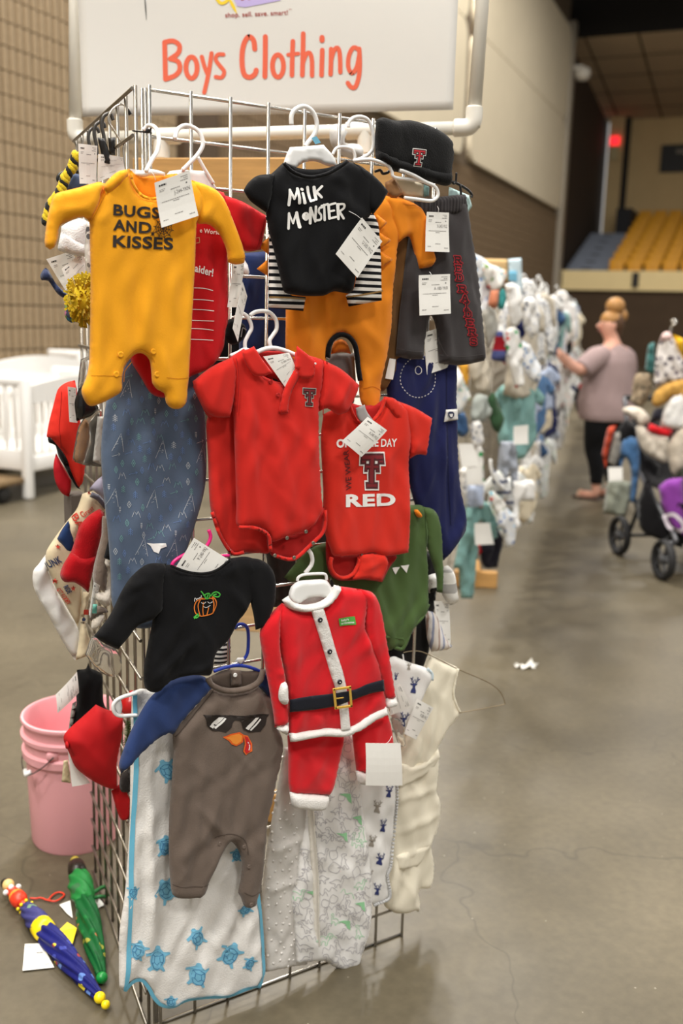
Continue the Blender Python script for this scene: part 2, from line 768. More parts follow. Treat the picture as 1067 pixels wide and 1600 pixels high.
def print_text(name, parent, S, s, p0, p1, h, mat, bold=0.0, up=None, lift=0.0012, sub=8.0, metric=False):
	"""text whose baseline runs p0 -> p1 (picture points), capitals h high"""
	v, f, W = text_geo(s, bold)
	p0, p1 = np.array(p0, float), np.array(p1, float)
	e = (p1 - p0) / W
	if up is None:
		dirn = (p1 - p0) / np.linalg.norm(p1 - p0)
		upv = np.array([-dirn[1], dirn[0]]) if metric else np.array([dirn[1], -dirn[0]])
	else:
		upv = np.array(up, float)
	q = p0 + v[:, :1] * e + v[:, 1:2] * upv * (h / CAPH)
	bm = bmesh.new()
	vs = [bm.verts.new((a[0], a[1], 0)) for a in q]
	for t in f:
		try:
			bm.faces.new([vs[i] for i in t])
		except ValueError:
			pass
	bmesh.ops.triangulate(bm, faces=bm.faces)
	for it in range(3):
		es = [e_ for e_ in bm.edges if e_.calc_length() > sub]
		if not es:
			break
		bmesh.ops.subdivide_edges(bm, edges=es, cuts=1)
		bmesh.ops.triangulate(bm, faces=[ff for ff in bm.faces if len(ff.verts) > 3])
	bm.verts.index_update()
	px = [(a.co.x, a.co.y) for a in bm.verts]
	F = [[a.index for a in ff.verts] for ff in bm.faces]
	bm.free()
	X = _place(S, px, lift, metric)
	return mesh(name, X, orient(X, F, S.pl.N), mat, parent, smooth=False)

def strip(pts, w, sub=5, closed=False):
	"""picture-space polyline -> closed outline polygon of width w (for bands, hems, cuffs)"""
	pp = smooth_path([(q[0], q[1], 0) for q in pts], sub, closed) if len(pts) > 2 else [np.array((q[0], q[1])) for q in pts]
	p = np.array([q[:2] for q in pp])
	n = len(p)
	L, R_ = [], []
	for i in range(n):
		t = p[min(i + 1, n - 1)] - p[max(i - 1, 0)]
		t = t / (np.linalg.norm(t) + 1e-9)
		nn = np.array([-t[1], t[0]])
		L.append(p[i] + nn * w / 2)
		R_.append(p[i] - nn * w / 2)
	o = L + R_[::-1]
	cor = {0, n - 1, n, 2 * n - 1}
	return [(q[0], q[1], 1) if i in cor else (q[0], q[1]) for i, q in enumerate(o)]

def pxtube(name, parent, pl, pts, r, mat, off=0.0, n=8, sub=5):
	"""tube along picture points lying on a plane shifted by off (a third element adds to off)"""
	path = []
	for p in pts:
		oo = off + (p[2] if len(p) > 2 else 0)
		path.append(pl.pt(p[0], p[1], oo))
	return tube(name, path, r, mat, parent, n, sub)

# ================================================================== SETTING
def quad_slab(name, pts, mat, parent=None, kind='structure'):
	me = bpy.data.meshes.new(name)
	me.from_pydata(pts, [], [tuple(range(4))] if len(pts) == 4 else [(0, 1, 2, 3), (7, 6, 5, 4), (0, 4, 5, 1), (1, 5, 6, 2), (2, 6, 7, 3), (3, 7, 4, 0)])
	bm = bmesh.new()
	bm.from_mesh(me)
	bmesh.ops.recalc_face_normals(bm, faces=bm.faces)
	bm.to_mesh(me)
	bm.free()
	o = link(name, me, mat, parent, smooth=False)
	if kind and parent is None:
		o['kind'] = kind
	return o

def hbox(name, s0, s1, t0, t1, z0, z1, mat, parent=None, kind='structure'):
	p = [H(s0, t0, z0), H(s1, t0, z0), H(s1, t1, z0), H(s0, t1, z0), H(s0, t0, z1), H(s1, t0, z1), H(s1, t1, z1), H(s0, t1, z1)]
	return quad_slab(name, p, mat, parent, kind)

# floor: worn polished concrete
def floor_mat():
	m = plain('polished_concrete', (90, 82, 66), 0.42, spec=0.45)
	nt = m.node_tree
	b = nt.nodes['Principled BSDF']
	tc = nd(nt, 'ShaderNodeTexCoord')
	big = nd(nt, 'ShaderNodeTexNoise')
	big.inputs['Scale'].default_value = 1.1
	big.inputs['Detail'].default_value = 8
	big.inputs['Roughness'].default_value = 0.62
	fine = nd(nt, 'ShaderNodeTexNoise')
	fine.inputs['Scale'].default_value = 38
	fine.inputs['Detail'].default_value = 8
	for n in (big, fine):
		nt.links.new(tc.outputs['Object'], n.inputs['Vector'])
	cr = nd(nt, 'ShaderNodeValToRGB')
	e = cr.color_ramp.elements
	e[0].position = 0.28
	e[0].color = (*lin((72, 65, 51)), 1)
	e[1].position = 0.72
	e[1].color = (*lin((104, 95, 76)), 1)
	nt.links.new(big.outputs['Fac'], cr.inputs['Fac'])
	mr = nd(nt, 'ShaderNodeMapRange')
	mr.inputs['From Min'].default_value = 0.3
	mr.inputs['From Max'].default_value = 0.7
	mr.inputs['To Min'].default_value = 0.88
	mr.inputs['To Max'].default_value = 1.1
	nt.links.new(fine.outputs['Fac'], mr.inputs['Value'])
	vm = nd(nt, 'ShaderNodeVectorMath', operation='SCALE')
	nt.links.new(cr.outputs['Color'], vm.inputs[0])
	nt.links.new(mr.outputs['Result'], vm.inputs['Scale'])
	# pale aggregate specks and dark pits
	vo = nd(nt, 'ShaderNodeTexVoronoi')
	vo.inputs['Scale'].default_value = 26
	nt.links.new(tc.outputs['Object'], vo.inputs['Vector'])
	lt = nd(nt, 'ShaderNodeMath', operation='LESS_THAN')
	lt.inputs[1].default_value = 0.06
	nt.links.new(vo.outputs['Distance'], lt.inputs[0])
	sp = nd(nt, 'ShaderNodeSeparateColor')
	nt.links.new(vo.outputs['Color'], sp.inputs['Color'])
	gt = nd(nt, 'ShaderNodeMath', operation='GREATER_THAN')
	gt.inputs[1].default_value = 0.72
	nt.links.new(sp.outputs['Red'], gt.inputs[0])
	ml = nd(nt, 'ShaderNodeMath', operation='MULTIPLY')
	nt.links.new(lt.outputs['Value'], ml.inputs[0])
	nt.links.new(gt.outputs['Value'], ml.inputs[1])
	m2 = nd(nt, 'ShaderNodeMath', operation='MULTIPLY')
	m2.inputs[1].default_value = 0.45
	nt.links.new(ml.outputs['Value'], m2.inputs[0])
	mx = nd(nt, 'ShaderNodeMix', data_type='RGBA')
	nt.links.new(vm.outputs['Vector'], mx.inputs['A'])
	mx.inputs['B'].default_value = (*lin((190, 182, 165)), 1)
	nt.links.new(m2.outputs['Value'], mx.inputs['Factor'])
	# hairline cracks
	wv = nd(nt, 'ShaderNodeTexVoronoi', feature='DISTANCE_TO_EDGE')
	wv.inputs['Scale'].default_value = 0.8
	wn = nd(nt, 'ShaderNodeTexNoise')
	wn.inputs['Scale'].default_value = 5
	wa = nd(nt, 'ShaderNodeVectorMath', operation='MULTIPLY_ADD')
	wa.inputs[1].default_value = (0.35, 0.35, 0)
	nt.links.new(tc.outputs['Object'], wn.inputs['Vector'])
	nt.links.new(wn.outputs['Color'], wa.inputs[0])
	nt.links.new(tc.outputs['Object'], wa.inputs[2])
	nt.links.new(wa.outputs['Vector'], wv.inputs['Vector'])
	cl = nd(nt, 'ShaderNodeMapRange')
	cl.inputs['From Min'].default_value = 0.0
	cl.inputs['From Max'].default_value = 0.004
	cl.inputs['To Min'].default_value = 0.72
	cl.inputs['To Max'].default_value = 1.0
	nt.links.new(wv.outputs['Distance'], cl.inputs['Value'])
	v2 = nd(nt, 'ShaderNodeVectorMath', operation='SCALE')
	nt.links.new(mx.outputs['Result'], v2.inputs[0])
	nt.links.new(cl.outputs['Result'], v2.inputs['Scale'])
	nt.links.new(v2.outputs['Vector'], b.inputs['Base Color'])
	rr = nd(nt, 'ShaderNodeMapRange')
	rr.inputs['To Min'].default_value = 0.30
	rr.inputs['To Max'].default_value = 0.55
	nt.links.new(big.outputs['Fac'], rr.inputs['Value'])
	nt.links.new(rr.outputs['Result'], b.inputs['Roughness'])
	bp = nd(nt, 'ShaderNodeBump')
	bp.inputs['Strength'].default_value = 0.12
	bp.inputs['Distance'].default_value = 0.003
	nt.links.new(fine.outputs['Fac'], bp.inputs['Height'])
	nt.links.new(bp.outputs['Normal'], b.inputs['Normal'])
	return m

fl = hbox('floor', -14, 43, -14, 6.6, -0.2, 0.0, floor_mat())
tag(fl, 'worn polished grey brown concrete floor')

block_m = noisy('split_rib_block', (152, 132, 104), 0.10, 22, 0.92, 0.5, 160)
mortar_m = plain('mortar_joint', (104, 88, 68), 0.95)
brown_m = noisy('brown_block', (112, 92, 68), 0.08, 4, 0.9, 0.4, 120)
cream_m = noisy('cream_acoustic_panel', (222, 208, 180), 0.03, 2, 0.85, 0.15, 260)
dark_m = plain('dark_brown_wall', (52, 38, 24), 0.9)
black_m = plain('black_ceiling', (17, 13, 10), 0.95)
steel_m = plain('galvanised_post', (150, 140, 124), 0.45, 0.3)

WT = 6.42                                            # distance of the long wall
COURSE = 0.2032
BL = 0.4064
Z00 = 0.0414 - COURSE

def block_geo(ribs=4, h=COURSE - 0.011, L=BL - 0.002):
	"""ribbed split-face block, local x along the wall, -y out of the wall"""
	prof = []
	w = L / ribs
	for i in range(ribs):
		x = i * w
		prof += [(x + 0.06 * w, 0.0), (x + 0.14 * w, -0.026), (x + 0.50 * w, -0.026), (x + 0.60 * w, 0.0)]
	prof = [(0, 0.04)] + prof + [(L, 0.0), (L, 0.04)]
	n = len(prof)
	V = [(p[0], p[1], 0) for p in prof] + [(p[0], p[1], h) for p in prof]
	F = [(i, i + 1, n + i + 1, n + i) for i in range(n - 1)]
	F += [tuple(reversed(range(n))), tuple(range(n, 2 * n))]
	return V, F

wall = hbox('wall_left', -8, 32.6, WT + 0.028, WT + 0.3, 0, 11.5, mortar_m)
tag(wall, 'long wall of tan ribbed blocks with cream panels above')
bv, bf = block_geo()
bme = bpy.data.meshes.new('block')
bme.from_pydata(bv, [], bf)
bme.materials.append(block_m)
S0 = 6.1
for r in range(25):
	for k in range(10):
		s = S0 + k * BL
		o = bpy.data.objects.new('block', bme)
		COL.objects.link(o)
		o.parent = wall
		o.location = H(s, WT + random.Random(r * 31 + k).uniform(-0.0015, 0.0015), Z00 + r * COURSE + 0.0055)
		o.rotation_euler = (0, 0, HANG)
# the blocks further along, too small to tell apart: one piece of real geometry
V, F = [], []
bv5, bf5 = block_geo(4)
for r in range(24):
	for k in range(10, 66):
		s = S0 + k * BL
		if s > 32.3:
			break
		b = len(V)
		for p in bv5:
			V.append(H(s + p[0], WT + p[1], Z00 + r * COURSE + 0.0055 + p[2]))
		F += [tuple(i + b for i in f) for f in bf5]
far = mesh('far_blocks', V, F, brown_m, wall, smooth=False)
far['kind'] = 'stuff'

def panel(s0, s1, z0, z1):
	bm = bmesh.new()
	# rounded rectangle extruded
	r = 0.35
	pts = []
	for cx, cz, a0 in ((s1 - r, z1 - r, 0), (s0 + r, z1 - r, 90), (s0 + r, z0 + r, 180), (s1 - r, z0 + r, 270)):
		for k in range(6):
			a = radians(a0 + k * 18)
			pts.append((cx + r * cos(a), cz + r * sin(a)))
	f = [bm.verts.new(H(p[0], WT - 0.10, p[1])) for p in pts]
	g = [bm.verts.new(H(p[0], WT + 0.03, p[1])) for p in pts]
	bm.faces.new(f)
	bm.faces.new(g[::-1])
	n = len(pts)
	for i in range(n):
		bm.faces.new((f[i], g[i], g[(i + 1) % n], f[(i + 1) % n]))
	return bmobj('wall_panel', bm, cream_m, wall, smooth=False)

for s0, s1 in ((10.16, 10.9), (19.0, 19.25)):
	hbox('pilaster', s0, s1, WT - 0.12, WT + 0.05, 0, 4.8, plain('pilaster_brown', (74, 56, 36), 0.85), wall)
for s0, s1 in ((-6.0, 10.5), (10.9, 21.3), (21.9, 32.3)):
	panel(s0, s1, 4.85, 7.50)
	panel(s0, s1, 7.52, 10.15)

# far end: bleachers behind a parapet
hbox('wall_back', 33.0, 33.3, -14, 6.75, 0, 2.45, noisy('brown_end_wall', (70, 54, 38), 0.08, 3, 0.9, 0.3, 60))['label'] = 'dark brown wall under the bleacher parapet'
par = hbox('trim_1', 32.85, 33.15, -14, 6.75, 2.42, 3.03, noisy('cream_parapet', (226, 203, 150), 0.04, 2, 0.7, 0.1, 80))
par['label'] = 'cream parapet in front of the seats'
for t_ in (6.3, 3.9, 1.5):
	hbox('parapet_bracket', 32.78, 32.84, t_ - 0.10, t_ + 0.10, 2.52, 2.98, plain('bracket_black', (30, 24, 18), 0.7), par)
rw = hbox('wall_recess', 32.6, 42, WT + 0.1, WT + 0.4, 0, 11, dark_m)
rw['label'] = 'dark brown side wall of the bleacher recess'
hbox('trim_2', 32.35, 32.75, WT - 0.2, WT + 0.12, 0, 10.4, steel_m)['label'] = 'grey steel post at the end of the long wall'
tanw = noisy('tan_back_wall', (196, 170, 124), 0.05, 1.5, 0.9, 0.1, 60)
hbox('wall_far', 41.5, 41.8, -14, 5.6, 2.4, 11, tanw)['label'] = 'tan wall behind the top row of seats'
hbox('wall_side', 41.0, 41.4, 5.75, 6.3, 2.4, 9.2, tanw)['label'] = 'narrow tan wall strip beside the steps'
hbox('trim_3', 41.2, 41.45, 5.55, 5.78, 2.4, 9.2, plain('black_post', (22, 17, 12), 0.8))['label'] = 'black post at the corner of the far wall'
# soffit with tile joints
soff = quad_slab('ceiling_soffit', [H(33, -14, 10.05), H(33, 6.6, 10.05), H(41.8, 6.6, 9.13), H(41.8, -14, 9.13),
									H(33, -14, 10.4), H(33, 6.6, 10.4), H(41.8, 6.6, 9.5), H(41.8, -14, 9.5)],
				 noisy('soffit_tile', (196, 178, 150), 0.06, 1.0, 0.9, 0.1, 30))
soff['label'] = 'low tiled soffit above the bleachers'
jm = plain('soffit_joint', (70, 58, 44), 0.9)
for k in range(8):
	t0 = 6.0 - k * 1.6
	quad_slab('tile_joint', [H(33, t0, 10.04), H(33, t0 + 0.06, 10.04), H(41.7, t0 + 0.06, 9.125), H(41.7, t0, 9.125)], jm, soff)
for k in range(1, 5):
	s = 33 + k * 1.75
	z = 10.05 - (s - 33) * 0.92 / 8.8 - 0.008
	quad_slab('tile_joint', [H(s, -8, z), H(s, 6.5, z), H(s + 0.08, 6.5, z - 0.008), H(s + 0.08, -8, z - 0.008)], jm, soff)
hbox('wall_header', 32.9, 33.2, -14, 6.6, 10.05, 12.6, black_m)['label'] = 'black header over the bleacher opening'
hbox('ceiling', -14, 42, -14, 7, 12.5, 12.7, black_m)['label'] = 'high black arena ceiling'

# risers and steps
concrete_m = noisy('riser_concrete', (112, 100, 84), 0.06, 3, 0.9, 0.1, 40)
stepm = noisy('blue_grey_step', (122, 128, 140), 0.06, 4, 0.85, 0.1, 60)
bt = bpy.data.objects.new('floor_bleacher', None)
COL.objects.link(bt)
bt.location = H(37, 1, 2.6)
tag(bt, 'stepped concrete tier carrying the mustard seats', kind='structure')
for r in range(9):
	o = hbox('riser', 33.36 + 0.85 * r, 33.36 + 0.85 * (r + 1), -14, 4.98, 2.46, 2.6 + 0.275 * r, concrete_m, bt, None)
	o.data.transform(Matrix.Translation(-bt.location))
st = bpy.data.objects.new('floor_stair', None)
COL.objects.link(st)
st.location = H(36, 5.6, 2.6)
tag(st, 'blue grey steps climbing beside the mustard seats', kind='structure')
for r in range(14):
	o = hbox('step', 33.36 + 0.42 * r, 33.36 + 0.42 * (r + 1) + 0.05, 5.0, 6.4, 2.46, 2.85 + 0.14 * r, stepm, st, None)
	o.data.transform(Matrix.Translation(-st.location))
	if r % 2 == 0:
		q = hbox('tread_edge', 33.36 + 0.42 * r, 33.36 + 0.42 * r + 0.12, 5.55, 5.85, 2.85 + 0.14 * r, 2.86 + 0.14 * r + 0.03, plain('tread_black', (30, 30, 34), 0.8), st, None)
		q.data.transform(Matrix.Translation(-st.location))
hbox('wall_vomitory', 39.2, 41.4, 5.0, 5.55, 4.5, 5.6, plain('vomitory_dark', (28, 27, 30), 0.8))['label'] = 'dark low wall at the head of the steps'

seat_m = noisy('mustard_seat', (214, 150, 22), 0.08, 3, 0.55, 0.05, 50)
seat_f = plain('seat_frame', (60, 50, 40), 0.6)

def seat_proto():
	t = thing('arena_seat', '', 'seat')
	bm = bmesh.new()
	vs = bm_box(bm, (0, 0.28, 0.66), (0.47, 0.06, 0.42), Matrix.Rotation(radians(-10), 3, 'X'), 0.025, 2)
	b1 = bmobj('backrest', bm, seat_m, t)
	bm = bmesh.new()
	bm_box(bm, (0, 0.06, 0.43), (0.46, 0.42, 0.07), None, 0.025, 2)
	b2 = bmobj('seat_pan', bm, seat_m, t)
	bm = bmesh.new()
	bm_box(bm, (-0.235, 0.12, 0.28), (0.03, 0.30, 0.56), None, 0.005)
	b3 = bmobj('seat_support', bm, seat_f, t)
	return t

ORD = ['first', 'second', 'third', 'fourth', 'fifth', 'sixth', 'seventh', 'eighth', 'ninth', 'tenth', 'eleventh', 'twelfth',
	   'thirteenth', 'fourteenth', 'fifteenth', 'sixteenth', 'seventeenth', 'eighteenth', 'nineteenth', 'twentieth',
	   'twenty-first', 'twenty-second', 'twenty-third', 'twenty-fourth', 'twenty-fifth', 'twenty-sixth', 'twenty-seventh',
	   'twenty-eighth', 'twenty-ninth', 'thirtieth', 'thirty-first', 'thirty-second', 'thirty-third', 'thirty-fourth', 'thirty-fifth',
	   'thirty-sixth', 'thirty-seventh', 'thirty-eighth', 'thirty-ninth', 'fortieth', 'forty-first', 'forty-second', 'forty-third', 'forty-fourth', 'forty-fifth']
sp_ = seat_proto()
first = True
for r in range(9):
	for k in range(6):
		o = sp_ if first else dup(sp_)
		first = False
		o.location = H(33.75 + 0.85 * r, 4.68 - 0.56 * k, 2.6 + 0.275 * r)
		o.rotation_euler = (0, 0, HANG - pi / 2)
		tag(o, 'mustard seat, %s from the blue steps in the %s bleacher row up' % (ORD[k], ORD[r]), 'seat', 'mustard seats on the far bleachers')

sg = thing('wall_sign', 'black wall sign with a pale strip above the bleachers', 'sign', H(41.45, 3.4, 7.6))
o = hbox('sign_board', 41.38, 41.48, 1.6, 4.35, 7.15, 8.15, plain('sign_black', (14, 13, 13), 0.6), sg, None)
o.data.transform(Matrix.Translation(-sg.location))
o = hbox('pale_strip', 41.36, 41.378, 2.3, 3.8, 7.82, 7.96, plain('sign_pale', (120, 112, 100), 0.6), sg, None)
o.data.transform(Matrix.Translation(-sg.location))
em = plain('exit_red', (230, 30, 40), 0.5)
em.node_tree.nodes['Principled BSDF'].inputs['Emission Color'].default_value = (1, 0.02, 0.03, 1)
em.node_tree.nodes['Principled BSDF'].inputs['Emission Strength'].default_value = 1.4
ex = thing('exit_lamp', 'small red lit exit lamp on the far dark wall', 'lamp', H(40.9, 6.05, 8.3))
o = hbox('lamp_face', 40.85, 40.98, 5.9, 6.22, 8.15, 8.45, em, ex, None)
o.data.transform(Matrix.Translation(-ex.location))
o = hbox('lamp_box', 40.86, 40.98, 5.92, 6.2, 7.6, 8.1, plain('lamp_box_cream', (190, 175, 130), 0.6), ex, None)
o.data.transform(Matrix.Translation(-ex.location))
spk = thing('security_camera', 'white rounded camera on the upper end of the long wall', 'camera', H(32.7, 6.0, 8.95))
bm = bmesh.new()
lathe_bm(bm, [(0, -0.22), (0.16, -0.2), (0.24, -0.08), (0.25, 0.05), (0.2, 0.15), (0, 0.18)], 16, Matrix.Translation(H(32.7, 5.98, 8.95)))
bmobj('dome', bm, plain('camera_white', (215, 208, 195), 0.5), spk)
bm = bmesh.new()
bm_box(bm, H(32.62, 6.16, 9.1), (0.45, 0.16, 0.14), Matrix.Rotation(HANG + pi / 2, 3, 'Z'), 0.02)
bmobj('bracket', bm, plain('camera_white', (215, 208, 195)), spk)

# ================================================================== RACK AND SIGN
chrome = noisy('chrome_wire', (206, 202, 195), 0.05, 60, 0.26, 0.05, 300, metal=0.92, spec=0.6)
chrome_dark = noisy('chrome_wire_dark', (152, 145, 134), 0.06, 60, 0.36, 0.05, 300, metal=0.9)  # darker chrome; the left panel's dark floor reflection is put into this colour
RH = 1.8288
GP = 0.0762

def rod_mesh(name, L, r, n=8, mat=None):
	me = bpy.data.meshes.new(name)
	V = []
	for z in (0, L):
		for k in range(n):
			V.append((r * cos(2 * pi * k / n), r * sin(2 * pi * k / n), z))
	F = [(k, (k + 1) % n, n + (k + 1) % n, n + k) for k in range(n)] + [tuple(reversed(range(n))), tuple(range(n, 2 * n))]
	me.from_pydata(V, [], F)
	me.materials.append(mat)
	me.polygons.foreach_set('use_smooth', [True] * n + [False] * 2)
	return me

ROD_V = rod_mesh('wire', RH + 0.006, 0.0035, 8, chrome)
ROD_H = rod_mesh('wire', 0.6096 + 0.006, 0.0032, 8, chrome)

ROD_VD = ROD_V.copy()
ROD_VD.materials[0] = chrome_dark
ROD_HD = ROD_H.copy()
ROD_HD.materials[0] = chrome_dark

def grid_panel(x, y, ang, label, dark_reflect=False):
	t = thing('gridwall_panel', label, 'rack panel', (x, y, 0))
	t.rotation_euler = (0, 0, ang)
	for i in range(9):
		o = bpy.data.objects.new('wire', ROD_VD if dark_reflect else ROD_V)
		COL.objects.link(o)
		o.parent = t
		o.location = (i * GP, -0.003, 0.0)
	for j in range(25):
		o = bpy.data.objects.new('wire', ROD_HD if dark_reflect else ROD_H)
		COL.objects.link(o)
		o.parent = t
		o.location = (-0.003, 0.003, max(0.0032, RH - j * GP))
		o.rotation_euler = (0, pi / 2, 0)
	return t

_cr = thing('corner_rod_pair', 'two upright chrome rods bracing the left top corner of the rack', 'rack rod', FP.pt(224, 600, -0.012))
for _x in (221.5, 227.0):
	_a, _b = FP.pt(_x, 138, -0.012), FP.pt(_x, 138, -0.012)
	tube('rod', [(_a[0], _a[1], 0.0), tuple(_a)], 0.003, chrome, _cr, 8)

RA = math.atan2(0.69, 0.72)                         # direction of the aisle row
RD = np.array([cos(RA), sin(RA), 0])
RN = np.array([sin(RA), -cos(RA), 0])               # out of the row into the aisle
grid_panel(0, 0, 0, 'chrome grid panel at the front end of the rack, hung with clothes')
la = math.atan2(0.60, 0.078)
grid_panel(-0.022, 0.014, la, 'chrome grid panel on the left of the rack, hung with caps', True)
ROD_V5 = rod_mesh('wire', 1.524 + 0.006, 0.0031, 6, chrome_dark)

def grid_panel5(x, y, ang, label):
	t = thing('gridwall_panel', label, 'rack panel', (x, y, 0))
	t.rotation_euler = (0, 0, ang)
	for i in range(9):
		o = bpy.data.objects.new('wire', ROD_V5)
		COL.objects.link(o)
		o.parent = t
		o.location = (i * GP, -0.003, 0.0)
	for j in range(21):
		o = bpy.data.objects.new('wire', ROD_H)
		COL.objects.link(o)
		o.parent = t
		o.location = (-0.003, 0.003, max(0.0032, 1.524 - j * GP))
		o.rotation_euler = (0, pi / 2, 0)
	return t

L2 = 2.6                                             # the next rack of the row begins here
Q2 = RD * L2
grid_panel5(Q2[0] + RD[0] * 0.62 - RN[0] * 0.2, Q2[1] + RD[1] * 0.62 - RN[1] * 0.2, 0, 'chrome grid panel at the front end of the second rack')
for k in range(6):
	p = np.array([0.622, 0.012, 0]) + RD * (L2 + 0.68 + k * 0.63) - RN * 0.26
	grid_panel5(p[0], p[1], RA, 'chrome grid panel on the aisle side of the far row, %s from the front' % ORD[k])
blackp = plain('black_plastic', (22, 22, 23), 0.45)
zt = thing('zip_tie', 'black zip tie joining the grid panels at the top corner', 'zip tie', FP.pt(226, 205, 0.0))
bm = bmesh.new()
c0 = FP.pt(222, 206, 0)
sweep(bm, [(c0[0] + 0.016 * cos(a), c0[1] + 0.012 * sin(a), c0[2] + 0.002 * sin(a)) for a in np.linspace(0, 2 * pi, 17)[:-1]], 0.0016, 6, True)
bmobj('loop', bm, blackp, zt)
bm = bmesh.new()
bm_box(bm, (c0[0] + 0.006, c0[1] - 0.013, c0[2]), (0.008, 0.006, 0.007), None, 0.001)
sweep(bm, [(c0[0] + 0.008, c0[1] - 0.014, c0[2]), (c0[0] + 0.010, c0[1] - 0.019, c0[2] + 0.005)], 0.0013, 6)
bmobj('lock', bm, blackp, zt)

# ---- white pipe sign frame standing across the row
pvc = noisy('white_pvc', (236, 232, 221), 0.02, 8, 0.33, 0.05, 120)

def at_depth(x, y, zc):
	c = np.array([(x - 533.5) / FPX * zc, (y - 800) / FPX * zc, zc])
	return RW.T @ c + CAM

eL, eR = np.array([0.191, 1.062, 1.905]), np.array([0.981, 0.344, 1.925])
ed = (eR - eL) / np.linalg.norm(eR - eL)
tL = eL + ed * 0.245
tR = eL + ed * 0.795
sf = thing('pipe_sign_frame', 'white pipe frame standing in the rack, holding the big banner', 'sign frame', (0.58, 0.70, 0))
PR = 0.0166
tube('cross_pipe', [eL, eR], PR, pvc, sf, 20)
upL, upR = Vector((0.02, 0.0, 0.75)), Vector((0.02, 0.0, 0.75))
tube('upright_pipe', [eL, Vector(eL) + upL], PR, pvc, sf, 20)
tube('upright_pipe', [eR, Vector(eR) + upR], PR, pvc, sf, 20)
tube('top_pipe', [Vector(eL) + upL, Vector(eR) + upR], PR, pvc, sf, 20)
for p, s_ in ((eL, 1), (eR, -1)):
	bm = bmesh.new()
	q = Vector(p)
	d = Vector(ed) * s_
	u = Vector((0.0, 0, 1))
	path = [q + d * 0.05, q + d * 0.047, q + d * 0.03] + [q + d * (0.022 - 0.022 * sin(a)) + u * (0.022 - 0.022 * cos(a)) for a in np.linspace(0.15, pi / 2 - 0.1, 6)] + [q + u * 0.03, q + u * 0.047, q + u * 0.05]
	sweep(bm, path, [0.0172, 0.0212] + [0.0212] * (len(path) - 4) + [0.0212, 0.0172], 20)
	bmobj('elbow', bm, pvc, sf, auto=40)
for p in (tL, tR):
	bm = bmesh.new()
	q = Vector(p)
	d = Vector(ed)
	sweep(bm, [q - d * 0.052, q - d * 0.05, q + d * 0.05, q + d * 0.052], [0.0172, 0.0214, 0.0214, 0.0172], 20)
	sweep(bm, [q, q + Vector((0, 0, -0.055)), q + Vector((0, 0, -0.057))], [0.0214, 0.0214, 0.0172], 20)
	bmobj('tee', bm, pvc, sf, auto=40)
	tube('post', [q, Vector((q.x, q.y, 0.0))], PR, pvc, sf, 20)
woodm = noisy('pine_board', (192, 146, 86), 0.16, 9, 0.65, 0.2, 90, stretch=(1, 1, 9))
wood2 = noisy('pine_board_pale', (224, 190, 138), 0.14, 9, 0.65, 0.2, 90, stretch=(1, 1, 9))
BA = math.atan2(ed[1], ed[0])

def board(p, L, h, th, mat, parent, name='brace_board'):
	bm = bmesh.new()
	bm_box(bm, p, (L, th, h), Matrix.Rotation(BA, 3, 'Z'), 0.003)
	return bmobj(name, bm, mat, parent, smooth=False)

mid = (tL + tR) / 2
off_ = np.array([RD[0], RD[1], 0]) * 0.045
board(tuple(mid - off_ * 0.8 + np.array([0.02, -0.02, 1.805 - mid[2]])), 0.72, 0.085, 0.036, woodm, sf)
board(tuple(mid - off_ * 1.0 + np.array([0, 0, 0.62 - mid[2]])), 0.72, 0.085, 0.036, wood2, sf)
board(tuple(mid - off_ * 1.0 + np.array([0, 0, 0.045 - mid[2]])), 0.74, 0.088, 0.036, woodm, sf)

# print on the pipe
# ---- the banner
bl, br = at_depth(130, 183, 2.6), at_depth(708, 172, 2.45)
bang = math.atan2(br[1] - bl[1], br[0] - bl[0])
BP = Pl((bl[0], bl[1], 0), bang)
bn = thing('sign_banner', 'big white hanging banner reading Boys Clothing in orange brush letters', 'banner', tuple(bl))
c_ = BP.uv([(130, 183), (708, 172), (716, 0), (122, 0)])
c_[2] = c_[1] + (c_[2] - c_[1]) * 2.15
c_[3] = c_[0] + (c_[3] - c_[0]) * 2.15
V, F = [], []
nx, nz = 40, 24

def ban_h(u, z):
	return 0.004 * sin(7 * u + 1) + 0.003 * sin(11 * z + 3 * u)

class BanS:
	pl = BP
	off = 0.0
	T = 0.0

	def height(s, uv, d=None):
		return np.array([ban_h(a, b) for a, b in uv]) + 0.0012

for side in (1, -1):
	for j in range(nz + 1):
		for i in range(nx + 1):
			a, b = i / nx, j / nz
			p = (c_[0] * (1 - a) + c_[1] * a) * (1 - b) + (c_[3] * (1 - a) + c_[2] * a) * b
			V.append(BP.xyz([p], [ban_h(*p) + side * 0.0006])[0])
M1 = (nx + 1) * (nz + 1)
for j in range(nz):
	for i in range(nx):
		k = j * (nx + 1) + i
		F.append((k, k + 1, k + nx + 2, k + nx + 1))
		F.append((M1 + k + nx + 1, M1 + k + nx + 2, M1 + k + 1, M1 + k))
for i in range(nx):
	F.append((i + 1, i, M1 + i, M1 + i + 1))
	k = nz * (nx + 1) + i
	F.append((k, k + 1, M1 + k + 1, M1 + k))
for j in range(nz):
	k = j * (nx + 1)
	F.append((k, k + nx + 1, M1 + k + nx + 1, M1 + k))
	k += nx
	F.append((k + nx + 1, k, M1 + k, M1 + k + nx + 1))
mesh('sheet', V, F, noisy('banner_vinyl', (226, 223, 217), 0.012, 3, 0.5, 0.08, 500), bn)
BS = BanS()
CB = C(230, 0, 370 / 1067)
orange = plain('banner_orange', (238, 104, 72), 0.6)

